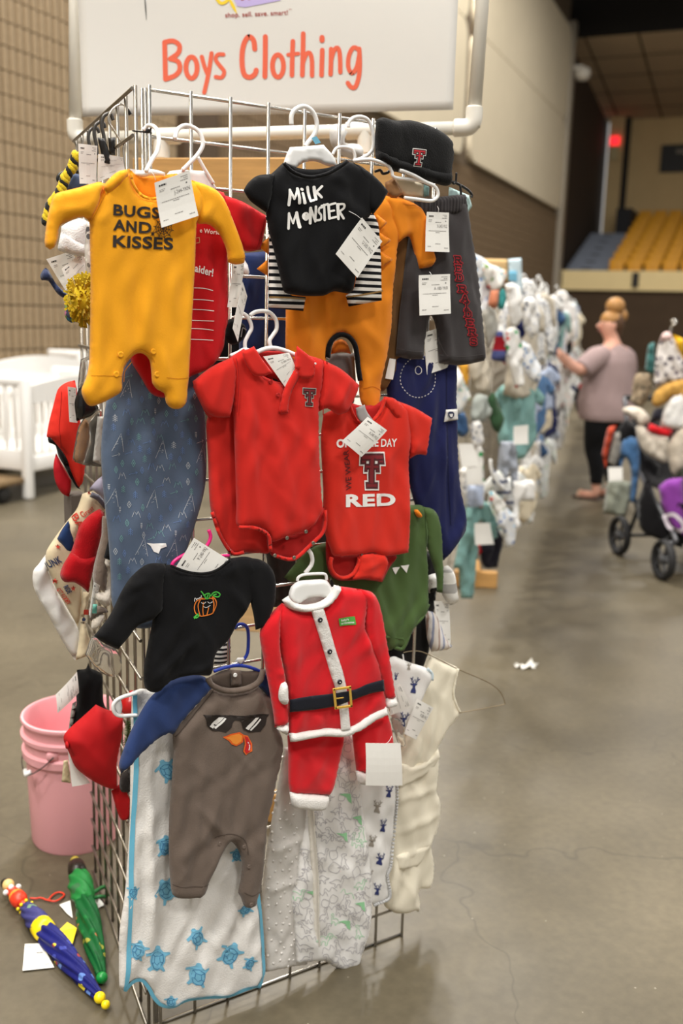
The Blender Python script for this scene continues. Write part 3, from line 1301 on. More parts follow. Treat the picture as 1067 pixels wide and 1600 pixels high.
def ell(cx, cy, rx, ry, rot=0, n=10):
	return [(cx + rx * cos(a) * cos(rot) - ry * sin(a) * sin(rot), cy + rx * cos(a) * sin(rot) + ry * sin(a) * cos(rot)) for a in np.linspace(0, 2 * pi, n + 1)[:-1]]

W_ = 7.6
L_ = []

def S_(pts, w=W_, closed=False, sm=True):
	L_.append((CB(*pts), w, closed, sm))

S_([(80, 192), (82, 270), (84, 358)])
S_([(80, 192), (118, 186), (146, 206), (140, 240), (105, 266)])
S_([(105, 266), (140, 278), (148, 312), (128, 340), (84, 358)])
S_(ell(200, 305, 25, 48), W_, True)
S_([(246, 256), (258, 300), (272, 335)], 6.6)
S_([(290, 240), (276, 330), (257, 417)], 6.6)
S_([(343, 245), (318, 246), (308, 268), (326, 295), (346, 322), (335, 348), (308, 346)], 6.4)
S_([(484, 220), (478, 180), (455, 166), (433, 205), (426, 270), (434, 330), (458, 347), (482, 335), (490, 315)], 8)
S_([(532, 165), (531, 255), (529, 344)], 7.8)
S_(ell(588, 296, 25, 50), 7.6, True)
S_([(656, 186), (653, 260), (651, 338)], 7.4)
S_([(634, 246), (680, 241)], 6)
S_([(703, 152), (701, 245), (698, 338)], 7.4)
S_([(700, 285), (715, 245), (733, 240), (742, 275), (742, 340)], 7)
S_([(789, 226), (787, 280), (785, 338)], 7.4)
S_([(788, 170), (788, 182)], 8.2)
S_([(829, 222), (828, 280), (826, 334)], 7.2)
S_([(828, 275), (840, 232), (857, 216), (868, 245), (870, 325)], 7)
S_([(954, 226), (930, 216), (910, 250), (906, 300), (922, 330), (944, 305), (956, 250)], 7)
S_([(956, 222), (958, 290), (954, 345), (938, 392), (918, 392), (904, 374)], 7.2)
print_strokes('lettering', bn, BS, L_, orange, 0.0005)['label'] = 'orange brush lettering Boys Clothing'
purple = plain('banner_lilac', (196, 180, 232), 0.6)
yellow = plain('banner_yellow', (248, 214, 44), 0.6)
maroon = plain('banner_maroon', (168, 58, 50), 0.6)
print_polys('logo_house', bn, BS, [CB((380, -60), (388, -10), (405, 28), (440, 33), (600, 2), (606, -60))], purple, 0.0004)
print_strokes('logo_ribbon', bn, BS, [(CB((312, -8), (330, 14), (352, 10), (368, -6)), 5), (CB((368, -6), (384, 22), (402, 58)), [2, 3, 4, 5, 5, 5, 4, 2, 1.5][:9])], yellow, 0.0006)
print_text('tagline', bn, BS, 'shop. sell. save. smart!', CB((352, 79))[0], CB((634, 66))[0], 7.6, maroon, 0.012, lift=0.0005)
print_text('trade_mark', bn, BS, 'TM', CB((636, 46))[0], CB((650, 45))[0], 2.2, maroon, 0.0, lift=0.0005)
print_strokes('logo_script', bn, BS, [(CB((418, -12), (428, 1), (438, -8)), 2), (CB((448, -14), (458, -2), (470, -12)), 2)], maroon, 0.0007)
print_strokes('slit', bn, BS, [([(226.5, -2), (227.6, 15), (228.6, 31)], [1.4, 1.6, 1.8, 2.0, 2.0, 1.6, 1.2, 0.8, 0.5])], plain('slit_dark', (70, 70, 68), 0.8), 0.0004)
# ties that hold the banner to the frame
for q in (0.98, 0.5):
	pass

# ================================================================== GARMENTS ON THE FRONT PANEL
c1, c2, c3, c4 = C(0, 0, .375), C(400, 0, .375), C(0, 240, .375), C(360, 240, .375)
c5, c6, c7, c8 = C(0, 540, .375), C(300, 520, .41237), C(0, 840, .375), C(360, 860, .41237)
b1, b2 = C(0, 1240, .375), C(360, 1200, .375)
rr, od, gn, sa, tk, dr, dn = C(280, 280, .2), C(420, 440, .225), C(430, 770, .27188), C(400, 880, .25), C(180, 1020, .2625), C(560, 1000, .28125), C(400, 1100, .275)
hz = C(600, 180, .1312)
cz = C(400, 530, .1125)
pz = C(260, 840, .1125)

F_yellow = fabric('cotton_yellow', (255, 176, 36))
F_redr = fabric('cotton_deep_red', (206, 28, 34))
F_gown = fabric('jersey_slate_blue', (92, 107, 130), 0.1)
F_black = fabric('cotton_black', (20, 20, 22), 0.1, 0.06)
F_orange = fabric('cotton_orange', (246, 146, 36))
F_brown = fabric('corduroy_brown', (118, 84, 48), 0.1)
F_shorts = fabric('fleece_charcoal', (66, 62, 63), 0.1, 0.2)
F_navy = fabric('cotton_navy', (33, 38, 84), 0.1)
F_polo = fabric('pique_red', (222, 46, 38), 0.05, 0.1, 0.35, 1300)
F_game = fabric('cotton_bright_red', (226, 52, 38))
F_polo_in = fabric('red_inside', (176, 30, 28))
F_green = fabric('cotton_olive_green', (80, 104, 58))
F_santa = fabric('fleece_santa_red', (226, 28, 38), 0.05, 0.25)
F_fur = fabric('white_fleece', (244, 241, 236), 0.03, 0.35, 0.8, 420)
F_turkey = fabric('jersey_grey_brown', (116, 102, 92), 0.1, 0.15, 0.4, 500)
F_nvsl = fabric('jersey_navy_sleeve', (44, 62, 108), 0.08)
F_muslin = fabric('white_muslin', (242, 239, 234), 0.025, 0.1, 0.5, 330)
F_aqua = fabric('aqua_trim', (112, 190, 220))
F_white = fabric('white_cotton', (240, 238, 234), 0.03)
F_ivory = fabric('ivory_jersey', (246, 238, 216), 0.03)
F_cream = fabric('cream_cotton', (232, 218, 190), 0.05)
W_pl = plain('white_hanger_plastic', (240, 240, 238), 0.28, spec=0.5)
B_pl = plain('blue_hanger_plastic', (38, 66, 176), 0.3)
P_pl = plain('pink_hanger_plastic', (236, 44, 130), 0.3)
K_pl = plain('black_hanger_plastic', (26, 26, 27), 0.35)
wire_m = plain('wire_hanger', (150, 134, 108), 0.4, 0.7)
card_m = noisy('tag_card', (244, 242, 236), 0.015, 40, 0.7, 0.05, 300)
ink = plain('ink_black', (28, 26, 27), 0.7)
ink_g = plain('ink_grey', (128, 124, 122), 0.7)
p_white = plain('print_white', (244, 242, 238), 0.75)
p_black = plain('print_black', (38, 30, 26), 0.75)
p_red = plain('print_red', (196, 34, 48), 0.7)
clear_m = plain('clear_plastic', (238, 236, 232), 0.12, trans=0.92, spec=0.5)
clear_m.node_tree.nodes['Principled BSDF'].inputs['IOR'].default_value = 1.12

def G(name, label, cat, x, y, off, group=None):
	return thing(name, label, cat, FP.pt(x, y, off), group)

def tagcard(where, quad, off, pl=None, code=None, bend=0.004, blank=False, string=None, cat_label='white price tag'):
	"""card tag: quad = 4 picture points clockwise from its own top left"""
	pl = pl or FP
	q = pl.uv(quad, off)
	c = q.mean(0)
	t = thing('price_tag', where, 'price tag', pl.xyz([c], [off])[0])
	n = 6
	V, F = [], []
	g = random.Random(int(abs(c[0]) * 9999))
	ph = g.uniform(0, 3)

	def hh(a, b):
		return off + bend * (sin(a * 2.2 + ph) + 0.6 * sin(b * 3.0 + ph * 2))

	def at(a, b):
		return (q[0] * (1 - a) + q[1] * a) * (1 - b) + (q[3] * (1 - a) + q[2] * a) * b
	for s_ in (0.00025, -0.00025):
		for j in range(n + 1):
			for i in range(n + 1):
				a, b = i / n, j / n
				V.append(pl.xyz([at(a, b)], [hh(a, b) + s_])[0])
	m = (n + 1) ** 2
	for j in range(n):
		for i in range(n):
			k = j * (n + 1) + i
			F.append((k, k + n + 1, k + n + 2, k + 1))
			F.append((m + k, m + k + 1, m + k + n + 2, m + k + n + 1))
	for i in range(n):
		F.append((i, i + 1, m + i + 1, m + i))
		k = n * (n + 1) + i
		F.append((k + 1, k, m + k, m + k + 1))
		F.append(((i + 1) * (n + 1), i * (n + 1), m + i * (n + 1), m + (i + 1) * (n + 1)))
		k = i * (n + 1) + n
		F.append((k, k + n + 1, m + k + n + 1, m + k))
	mesh('card', V, F, card_m, t, False)
	if not blank:
		# printed lines: unreadably small print stands as fine rules, the code as lettering
		Vp, Fp = [], []
		Vc, Fc = [], []

		def bar(VV, FF, a0, a1, b0, b1):
			k = len(VV)
			for (a, b) in ((a0, b0), (a1, b0), (a1, b1), (a0, b1)):
				VV.append(pl.xyz([at(a, b)], [hh(a, b) + 0.0006])[0])
			FF.append((k, k + 3, k + 2, k + 1))

		def words(VV, FF, a0, a1, b, h_):
			a = a0
			while a < a1:
				w_ = g.uniform(0.02, 0.06)
				bar(VV, FF, a, min(a + w_, a1), b, b + h_)
				a += w_ + 0.012
		words(Vc, Fc, 0.10, 0.30, 0.085, 0.035)
		words(Vp, Fp, 0.72, 0.92, 0.06, 0.014)
		words(Vp, Fp, 0.80, 0.92, 0.10, 0.014)
		words(Vp, Fp, 0.70, 0.92, 0.14, 0.014)
		words(Vp, Fp, 0.10, 0.25, 0.19, 0.012)
		words(Vp, Fp, 0.10, 0.22, 0.225, 0.012)
		words(Vp, Fp, 0.40, 0.66, 0.245, 0.016)
		words(Vp, Fp, 0.12, 0.88, 0.465, 0.013)
		words(Vp, Fp, 0.42, 0.60, 0.505, 0.013)
		words(Vp, Fp, 0.40, 0.62, 0.79, 0.014)
		words(Vp, Fp, 0.08, 0.22, 0.86, 0.014)
		words(Vp, Fp, 0.78, 0.93, 0.89, 0.018)
		# small diamond mark
		k = len(Vc)
		for (a, b) in ((0.86, 0.20), (0.885, 0.22), (0.86, 0.24), (0.835, 0.22)):
			Vc.append(pl.xyz([at(a, b)], [hh(a, b) + 0.0006])[0])
		Fc.append((k, k + 3, k + 2, k + 1))
		mark(mesh('small_print', Vp, Fp, ink_g, t, False))
		mark(mesh('printed_mark', Vc, Fc, ink, t, False))
		if code:
			v, f, W = text_geo(code, 0.0)
			X = []
			for p in v:
				a = 0.48 + 0.45 * p[0] / W
				b = 0.385 - 0.085 * p[1] / CAPH
				X.append(pl.xyz([at(a, b)], [hh(a, b) + 0.0007])[0])
			mesh('printed_code', X, orient(X, [ff[:] for ff in f], pl.N), ink_g, t, False)
	if string:
		a = pl.pt(*string[0], off - 0.002)
		b = pl.pt(*string[1], off + 0.001)
		mid_ = (np.array(a) + np.array(b)) / 2 + pl.N * 0.004
		tube('fastener', smooth_path([a, mid_, b], 5), 0.0005, W_pl, t, 5)
	return t

def emblem(name, parent, S, cx, cy, hh_, rot, outer, midc, inner, lift=0.0012, wide=0.78):
	"""interlocked block letter T over T"""
	R_ = [(-1, 1, 0.62, 1.0), (-1, -0.5, 0.42, 0.7), (0.5, 1, 0.42, 0.7), (-0.6, 0.6, 0.10, 0.40), (-0.6, -0.34, -0.04, 0.2), (0.34, 0.6, -0.04, 0.2),
		  (-0.22, 0.22, -0.8, 0.9), (-0.5, 0.5, -1.0, -0.66)]
	cr, sr = cos(rot), sin(rot)
	for i, (d, m) in enumerate(((0.12, outer), (0.03, midc), (-0.085, inner))):
		polys = []
		for (x0, x1, y0, y1) in R_:
			x0, x1, y0, y1 = x0 - d, x1 + d, y0 - d, y1 + d
			if x1 <= x0 or y1 <= y0:
				continue
			pp = []
			for (x, y) in ((x0, y0), (x1, y0), (x1, y1), (x0, y1)):
				X, Y = x * hh_ * wide, -y * hh_
				pp.append((cx + X * cr - Y * sr, cy + X * sr + Y * cr))
			polys.append(pp)
		print_polys(name, parent, S, polys, m, lift + i * 0.0004)

def hook(parent, pts, r=0.0032, mat=None, off=0.0, name='hook', pl=None):
	return pxtube(name, parent, pl or FP, pts, r, mat or W_pl, off, 10, 6)

def dots_bm(name, parent, S, pts, r, mat, lift=0.0, n=10, flat=0.5):
	"""little domes (buttons, snaps) standing on a surface"""
	if len(pts) > 1:
		return [dots_bm(name, parent, S, [p], r, mat, lift, n, flat) for p in pts]
	bm = bmesh.new()
	for p in pts:
		X = _place(S, [p], lift)[0]
		a = axis_matrix(X, X + S.pl.N)
		lathe_bm(bm, [(0, -0.001), (r, -0.001), (r, r * flat * 0.5), (r * 0.75, r * flat), (r * 0.55, r * flat * 0.75), (0, r * flat * 0.75)], n, a)
	return bmobj(name, bm, mat, parent)

# ---------------------------------------------------------------- slate gown with trees
O = 0.018
g = G('baby_gown', 'slate blue baby gown printed with trees and arrows under the yellow romper', 'gown', 242, 760, O)
gp = [(196, 548, 1), (250, 552), (310, 560, 1), (322, 640), (325, 735), (320, 775), (305, 828), (288, 880), (270, 945), (245, 979), (215, 983), (190, 972), (177, 945),
	  (175, 900), (170, 830), (163, 765), (160, 700), (166, 640), (178, 590)]
_, S = puff('body', g, FP, gp, F_gown, O, 0.016, 0.045, folds=[(230, 870, 310, 780, 5, 14), (200, 900, 240, 600, 4, 12), (290, 600, 310, 800, 4, 10), (210, 950, 250, 860, 6, 12)])
tri_at = c5((490, 405), (672, 435), (838, 452), (470, 635), (633, 640), (786, 655), (588, 838), (715, 845), (527, 180))
st = {'w': [], 'm': [], 'b': []}
for x, y in tri_at:
	a = [(x - 9, y + 13), (x + 4, y - 15), (x + 9, y + 14)]
	st['w'].append((a, 0.65, False, False))
	for k in range(9):
		t = rng.random()
		b_ = rng.uniform(0.15, 0.95)
		px = x + 4 + (-13 * (1 - t) + 5 * t) * b_
		py = y - 15 + 28 * b_
		st['w'].append(([(px - 1, py), (px + 1, py - 0.6)], 0.6, False, False))
rg_ = random.Random(5)
spots = []
for k in range(1500):
	x, y = rg_.uniform(164, 322), rg_.uniform(556, 965)
	if all((x - a) ** 2 + (y - b) ** 2 > 13.5 ** 2 for a, b in spots) and all((x - a) ** 2 + (y - b) ** 2 > 18 ** 2 for a, b in tri_at):
		spots.append((x, y))
gpoly = np.array([p[:2] for p in gp])
spots = [p for p in spots if inside(np.array([p]), gpoly)[0] and edge_dist(np.array([p]), gpoly)[0] > 8]
for i, (x, y) in enumerate(spots):
	kd = rg_.choice('tttardrsmn')
	cl = rg_.choice('wmbbm') if kd != 's' else 'w'
	L = st[cl]
	if kd == 't':
		L.append(([(x, y + 6), (x, y - 6)], 0.65, False, False))
		for q in (-3, 0, 3):
			L.append(([(x - 3.2, y + q + 1.6), (x, y + q - 1.4), (x + 3.2, y + q + 1.6)], 0.65, False, False))
	elif kd == 'a':
		L.append(([(x - 6, y + 2), (x + 6, y - 2)], 0.6, False, False))
		L.append(([(x + 3, y - 3.6), (x + 6, y - 2), (x + 4, y + 1)], 0.6, False, False))
	elif kd in 'dr':
		L.append(([(x, y - 5.5), (x + 2.6, y), (x, y + 5.5), (x - 2.6, y), (x, y - 5.5)], 0.75, False, False))
		L.append(([(x, y - 1.5), (x, y + 1.5)], 1.2, False, False))
	elif kd == 's':
		for q in (-2.6, 0, 2.6):
			L.append(([(x - 1.6, y + q), (x + 1.6, y + q)], 1.3, False, False))
		L.append(([(x, y + 2), (x, y + 6)], 0.6, False, False))
	else:
		L.append(([(x - 6, y + 5), (x - 2.5, y - 5), (x, y + 1), (x + 2.5, y - 5), (x + 6, y + 5)], 0.6, False, False))
for k, col in (('w', (186, 192, 200)), ('m', (118, 164, 164)), ('b', (106, 134, 184))):
	print_strokes('printed_pattern', g, S, st[k], plain('gown_print_' + k, col, 0.8), 0.0008, cap=False)
print_polys('worn_patch', g, S, [c5((610, 822), (640, 826), (688, 822), (692, 835), (668, 845), (660, 866), (640, 858), (628, 835))], p_white, 0.0012)

# ---------------------------------------------------------------- deep red bodysuit behind the romper
O = 0.05
g = G('red_bodysuit', 'deep red bodysuit with white fill-in lines behind the yellow romper', 'bodysuit', 290, 450, O)
_, S = puff('body', g, FP, [(215, 296), (300, 288), (352, 300, 1), (360, 330), (358, 400), (359, 500), (355, 515), (350, 548), (330, 575), (298, 590), (275, 612), (259, 622), (238, 615), (222, 590), (205, 560), (195, 500), (192, 400), (195, 330)],
			F_redr, O, 0.014, 0.03, folds=[(340, 420, 330, 560, 5, 8), (350, 560, 290, 600, 5, 8)])
_, S2 = puff('sleeve', g, FP, [(348, 303, 1), (380, 314), (404, 328), (421, 338, 1), (416, 360), (410, 390, 1), (384, 391), (366, 362), (350, 342)], F_redr, O + 0.004, 0.014, 0.025, folds=[(384, 350, 390, 385, 3, 5)])
print_strokes('hem_stitch', g, S2, [([(413, 342), (409, 362), (401, 388)], 0.7)], fabric('thread_dark_red', (150, 16, 22)), 0.0008)
print_text('lettering', g, S, 'e World!', (312, 363), (345.5, 367), 7.2, p_white, 0.02, up=(0.05, -1), lift=0.0014)
print_text('lettering', g, S, 'aider!', (304, 424), (332, 432), 12.0, p_white, 0.025, up=(0.12, -1), lift=0.0014)
print_strokes('fill_in_line', g, S, [([(296, 280 + y0 * .2), (318, 280 + (y0 + 4) * .2), (332, 280 + y1 * .2)], 1.1) for y0, y1 in ((848, 870), (938, 951), (1016, 1029), (1102, 1108), (1166, 1180), (1250, 1258))], p_white, 0.0012)
print_strokes('printed_mark', g, S, [([(306, 372), (311, 371), (311.5, 379), (306, 380)], 0.9, False, False)], plain('print_gold', (200, 180, 120), 0.7), 0.0012)

# ---------------------------------------------------------------- yellow romper
O = 0.098
g = G('yellow_romper', 'yellow footed baby romper lettered BUGS AND KISSES', 'romper', 222, 440, O)
FY = [(245, 470, 265, 700, 2, 20)]
body = c3((548, 68, 1), (556, 122), (590, 170), (640, 186), (690, 170), (722, 130), (737, 85, 1), (800, 108), (852, 150), (862, 225), (829, 288), (824, 330), (820, 450), (812, 600), (804, 740), (798, 850), (794, 930),
		  (788, 985), (784, 1035), (760, 1063), (722, 1063), (698, 1040), (690, 1000), (662, 985), (641, 958), (636, 905), (628, 860), (603, 835), (575, 835), (545, 860), (522, 900), (515, 945), (513, 990), (480, 1015),
		  (420, 1045), (378, 1053), (352, 1020), (345, 985), (366, 930), (377, 870), (379, 800), (382, 650), (383, 480), (380, 380), (379, 295), (374, 262), (400, 200), (440, 128), (490, 80))
_, S = puff('body', g, FP, body, F_yellow, O, 0.016, 0.032, res=0.006, nz=0.003, seed=11,
			folds=[(150, 285, 148, 420, 3, 10), (300, 370, 296, 520, 3, 8), (200, 560, 185, 590, 5, 7), (250, 545, 262, 600, 5, 7), (225, 530, 226, 480, 3, 8), (305, 330, 285, 300, 4, 6), (150, 350, 168, 330, 3, 6)])
slL = [(166, 286, 1), (157, 283.4), (140, 288), (121, 293.5), (97, 299), (87, 304), (78, 330), (71.6, 374), (73, 385), (80, 390), (87, 386), (93, 370), (95.5, 353), (117, 342), (132, 338.5), (143, 347, 1), (155, 325), (160, 305)]
_, SL = puff('sleeve', g, FP, slL, F_yellow, O + 0.003, 0.016, 0.022, nz=0.002, folds=[(95, 330, 120, 325, 5, 7), (85, 340, 82, 375, -4, 5), (125, 330, 150, 310, 3, 6)])
slR = c3((805, 108, 1), (870, 130), (922, 162), (957, 225), (992, 310), (1016, 380), (1029, 425), (1024, 456, 1), (990, 462), (956, 452, 1), (950, 400), (924, 340), (880, 296), (833, 292, 1), (820, 250), (818, 170))
_, SR = puff('sleeve', g, FP, slR, F_yellow, O + 0.003, 0.016, 0.024, nz=0.002, folds=[(330, 320, 318, 345, 4, 5), (345, 300, 372, 380, 3, 8)])
print_strokes('cuff_seam', g, SR, [(c3((952, 430), (985, 440), (1026, 432)), 0.8)], fabric('thread_ochre', (214, 138, 24)), 0.0006)
puff('shoulder_flap', g, FP, c3((446, 118), (490, 76), (545, 62, 1), (536, 92), (500, 130), (446, 170, 1), (436, 145)), F_yellow, O + 0.012, 0.008, 0.012, nz=0.001)
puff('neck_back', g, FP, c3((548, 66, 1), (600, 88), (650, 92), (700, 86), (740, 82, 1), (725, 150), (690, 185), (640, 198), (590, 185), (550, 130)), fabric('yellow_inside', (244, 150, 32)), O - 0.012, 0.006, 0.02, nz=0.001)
puff('neckband', g, FP, strip(c3((546, 72), (556, 126), (592, 174), (640, 188), (692, 173), (724, 132), (738, 84)), 5.0), F_yellow, O + 0.011, 0.004, 0.006, res=0.004, nz=0)
for tx, p0, p1, h_ in (('BUGS', (176.5, 335.8), (249, 341.5), 17.2), ('AND', (176.2, 359.3), (235, 364.8), 17.4), ('KISSES', (175.8, 385.4), (270, 389.6), 18.4)):
	print_text('lettering', g, S, tx, p0, p1, h_, p_black, 0.032, up=(0.03, -1.0), lift=0.0013)
wc = c3((680, 312))[0]
web = []
for k in range(10):
	a = k * pi / 5 + 0.2
	web.append(([wc, (wc[0] + 17 * cos(a), wc[1] + 17 * sin(a))], 1.0, False, False))
for rad in (6, 10, 14.5):
	for k in range(10):
		a0, a1 = k * pi / 5 + 0.2, (k + 1) * pi / 5 + 0.2
		am = (a0 + a1) / 2
		web.append(([(wc[0] + rad * cos(a0), wc[1] + rad * sin(a0)), (wc[0] + rad * .82 * cos(am), wc[1] + rad * .82 * sin(am)), (wc[0] + rad * cos(a1), wc[1] + rad * sin(a1))], 0.9))
sx, sy = c3((632, 335))[0]
web.append(([(sx - 2, sy), (sx + 2.5, sy)], 4.2, False, False))
for k in (-1, 1):
	for q in (-2.2, 0, 2.2):
		web.append(([(sx, sy), (sx + q * 1.6, sy + k * 3.6)], 0.7, False, False))
web.append(([(sx, sy - 2), (wc[0] - 12, wc[1] - 2)], 0.6, False, False))
print_strokes('web_print', g, S, web, p_black, 0.0011, cap=False)
SEAM = fabric('thread_ochre', (214, 138, 24))
print_strokes('seam', g, S, [(c3((380, 925), (440, 925), (512, 930)), 0.9), (c3((690, 932), (740, 938), (793, 934)), 0.9), (c3((545, 868), (520, 905), (515, 950)), 0.8), (c3((520, 860), (572, 815), (625, 835), (645, 870)), 0.8), (c3((383, 280), (410, 225), (440, 165)), 0.8)], SEAM, 0.0006)
dots_bm('snap', g, S, c3((640, 825), (655, 920), (485, 920), (503, 838)), 0.0052, F_yellow, 0.0, 12, 0.35)
h = G('plastic_hanger', 'white plastic hanger holding the yellow romper by the corner', 'hanger', 236, 235, 0.06)
hook(h, [(228, 268, 0.03), (237, 250, 0.02), (246, 235, 0.01), (248, 215, 0.0), (243, 200, -0.03), (232, 196, -0.06), (224, 204, -0.065)], 0.0036, W_pl, 0.075)
puff('arm', h, FP, c3((540, 62, 1), (600, 70), (640, 65), (690, 78, 1), (690, 92), (640, 90), (600, 98), (575, 92)), W_pl, 0.092, 0.006, 0.006, res=0.005, nz=0)
tagcard('white price tag pinned to the neck of the yellow romper', [(240, 286), (297, 266), (311, 337), (251, 356)], 0.128, None, 'J-244-YKN', string=((236, 268), (243, 282)))

# hanger of the deep red bodysuit
h = G('plastic_hanger', 'white plastic hanger with a wide clip body behind the yellow romper tag', 'hanger', 305, 240, 0.02)
hook(h, [(273, 217, 0.01), (278, 202, 0), (292, 196, -0.004), (310, 205, 0.0), (317, 224, 0.004), (310, 240, 0.006), (295, 256, 0.008), (285, 266, 0.008)], 0.0038, W_pl, 0.03)
hook(h, c1((825, 655), (850, 700), (890, 765)), 0.003, W_pl, 0.038, 'brace')
puff('arm', h, FP, c1((710, 712, 1), (760, 706), (858, 712, 1), (905, 782), (890, 800, 1), (700, 800), (690, 740)), W_pl, 0.030, 0.008, 0.008, res=0.006, nz=0)

# ---------------------------------------------------------------- brown overall and cream cloth on the looped hanger
O = 0.006
g = G('brown_overall', 'dark brown corduroy overall hanging behind the orange sleeper', 'overall', 620, 450, O)
_, S = puff('body', g, FP, [(606, 300, 1), (618, 278), (637, 284), (641, 330), (642, 440), (641, 485), (637, 520), (628, 560), (614, 592), (601, 612), (588, 600), (590, 500), (596, 380)], F_brown, O, 0.014, 0.02, folds=[(630, 300, 630, 560, 5, 6), (612, 450, 610, 590, 4, 6)])
print_polys('care_label', g, S, [od((832, 532), (874, 540), (852, 680), (806, 672))], card_m, 0.004)
g = G('folded_shorts', 'cream folded shorts held inside the looped white hanger', 'shorts', 640, 290, 0.04)
puff('body', g, FP, hz((120, 735, 1), (235, 735), (482, 822, 1), (474, 972, 1), (250, 962), (160, 860)), F_cream, 0.034, 0.006, 0.012, nz=0.002)
puff('brown_waistband', g, FP, hz((20, 800, 1), (130, 745, 1), (240, 935, 1), (130, 990), (40, 930)), fabric('brown_satin', (150, 108, 70), 0.1), 0.044, 0.006, 0.012, nz=0.002)
puff('teal_edge', g, FP, hz((478, 818, 1), (545, 852, 1), (540, 960, 1), (478, 972, 1)), fabric('pale_teal', (150, 190, 188)), 0.030, 0.004, 0.008, nz=0)
h = G('looped_hanger', 'white plastic hanger with a long looped end beside the black beanie', 'hanger', 640, 280, 0.05)
hook(h, c2((385, 530), (388, 508), (408, 490), (440, 487), (470, 505), (487, 560), (484, 625), (450, 655), (410, 670)), 0.0036, W_pl, 0.02)
hook(h, c2((318, 645), (335, 618), (365, 612), (400, 622), (412, 650), (408, 672)), 0.003, W_pl, 0.02, 'second_hook')
hook(h, [(553, 251), (575, 249), (590, 252), (606, 259), (612, 268), (616, 277), (640, 280), (660, 283)], 0.0034, W_pl, 0.055, 'arm')
pxtube('loop', h, FP, [(624, 266), (632, 268), (648, 275), (664, 284), (677, 290), (683, 297), (684, 305), (680, 311), (672, 314), (655, 312), (632, 309)], 0.0036, W_pl, 0.06, 10, 6)

# ---------------------------------------------------------------- orange spiked sleeper
O = 0.032
g = G('orange_sleeper', 'orange sleeper with soft spikes and black edging behind the black tee', 'sleeper', 560, 470, O)
ob = c4((240, 330, 1), (250, 230), (400, 190), (560, 180), (650, 172, 1), (690, 235), (712, 330), (704, 380)) + od((868, 120), (866, 300), (840, 480), (815, 600), (790, 718), (788, 770), (779, 870), (752, 936), (732, 944), (700, 915), (657, 850), (640, 770), (640, 690),
	 (631, 600), (622, 500), (600, 425), (560, 376), (510, 358), (462, 380), (427, 435), (412, 530), (400, 640), (360, 720), (250, 720), (160, 620), (130, 470), (130, 300))
_, S = puff('body', g, FP, ob, F_orange, O, 0.017, 0.03, folds=[(600, 470, 588, 600, 5, 9), (470, 500, 480, 560, 4, 10), (560, 505, 590, 540, 4, 8), (640, 380, 615, 420, 4, 6), (605, 400, 607, 520, 4, 9)])
_, S2 = puff('sleeve', g, FP, c4((640, 172, 1), (720, 182), (790, 215), (822, 262), (842, 340), (863, 446, 1), (848, 470), (790, 482, 1), (772, 400), (755, 346), (735, 350), (702, 378, 1), (680, 300)), F_orange, O + 0.006, 0.018, 0.022, nz=0.002, folds=[(640, 345, 652, 400, -5, 5), (625, 325, 660, 330, 4, 7)])
print_strokes('armhole_seam', g, S, [(c4((655, 180), (672, 250), (690, 310), (704, 370)), 0.8)], fabric('thread_orange_dark', (196, 104, 20)), 0.0006)
puff('black_edging', g, FP, strip(od((414, 530), (426, 440), (462, 388), (510, 368), (562, 386), (602, 440), (618, 520), (626, 600), (640, 690)), 8.0), F_black, O + 0.012, 0.006, 0.01, res=0.005, nz=0)
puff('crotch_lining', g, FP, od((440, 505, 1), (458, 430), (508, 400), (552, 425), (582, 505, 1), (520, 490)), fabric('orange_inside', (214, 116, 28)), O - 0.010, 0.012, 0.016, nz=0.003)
print_strokes('foot_seam', g, S, [(od((655, 745), (715, 728), (786, 762)), 0.8)], fabric('thread_orange_dark', (196, 104, 20)), 0.0006)
for sp in ([(588, 333, 1), (607, 347.5, 1), (593, 361, 1)], [(592, 362, 1), (613.5, 375, 1), (593, 391, 1)], [(593, 391, 1), (616, 405, 1), (595.5, 420, 1)], [(421, 370, 1), (404, 385, 1), (421, 398, 1)], [(420, 404, 1), (402, 420, 1), (420, 432, 1)]):
	puff('spike', g, FP, sp, F_orange, O + 0.022, 0.006, 0.012, res=0.005, nz=0)
g = G('grey_cloth', 'small grey garment seen through the legs of the orange sleeper', 'garment', 545, 575, 0.008)
puff('body', g, FP, od((420, 500, 1), (600, 495, 1), (612, 700, 1), (590, 850), (520, 700), (430, 620)), fabric('jersey_grey', (118, 114, 112)), 0.006, 0.008, 0.02)

# ---------------------------------------------------------------- striped top behind the tee
O = 0.07
Stripe = striped('black_white_stripe', [(0, (236, 232, 226)), (0.52, (22, 22, 26))], 0.0122)
g = G('striped_shirt', 'black and white striped long sleeved top behind the black tee', 'top', 510, 400, O)
puff('body', g, FP, c4((215, 120), (380, 110), (560, 120), (545, 400), (500, 560), (380, 560), (240, 560), (215, 350)), Stripe, O, 0.008, 0.03, nz=0.002)
_, S = puff('sleeve', g, FP, c4((150, 262, 1), (200, 240, 1), (232, 480), (246, 580), (318, 598, 1), (308, 656, 1), (163, 643, 1), (164, 470), (165, 350)), Stripe, O + 0.006, 0.009, 0.016, nz=0.002)
print_strokes('brown_stripe', g, S, [(c4((164, 598), (230, 600), (314, 606)), 2.6)], plain('stripe_brown', (146, 112, 62), 0.8), 0.001)
_, S = puff('sleeve', g, FP, c4((560, 262, 1), (600, 246, 1), (622, 300), (632, 440), (635, 612, 1), (497, 638, 1), (485, 592, 1), (520, 560), (540, 400)), Stripe, O + 0.006, 0.009, 0.016, nz=0.002)
print_strokes('brown_stripe', g, S, [(c4((490, 596), (560, 586), (634, 572)), 2.6)], plain('stripe_brown', (146, 112, 62), 0.8), 0.001)

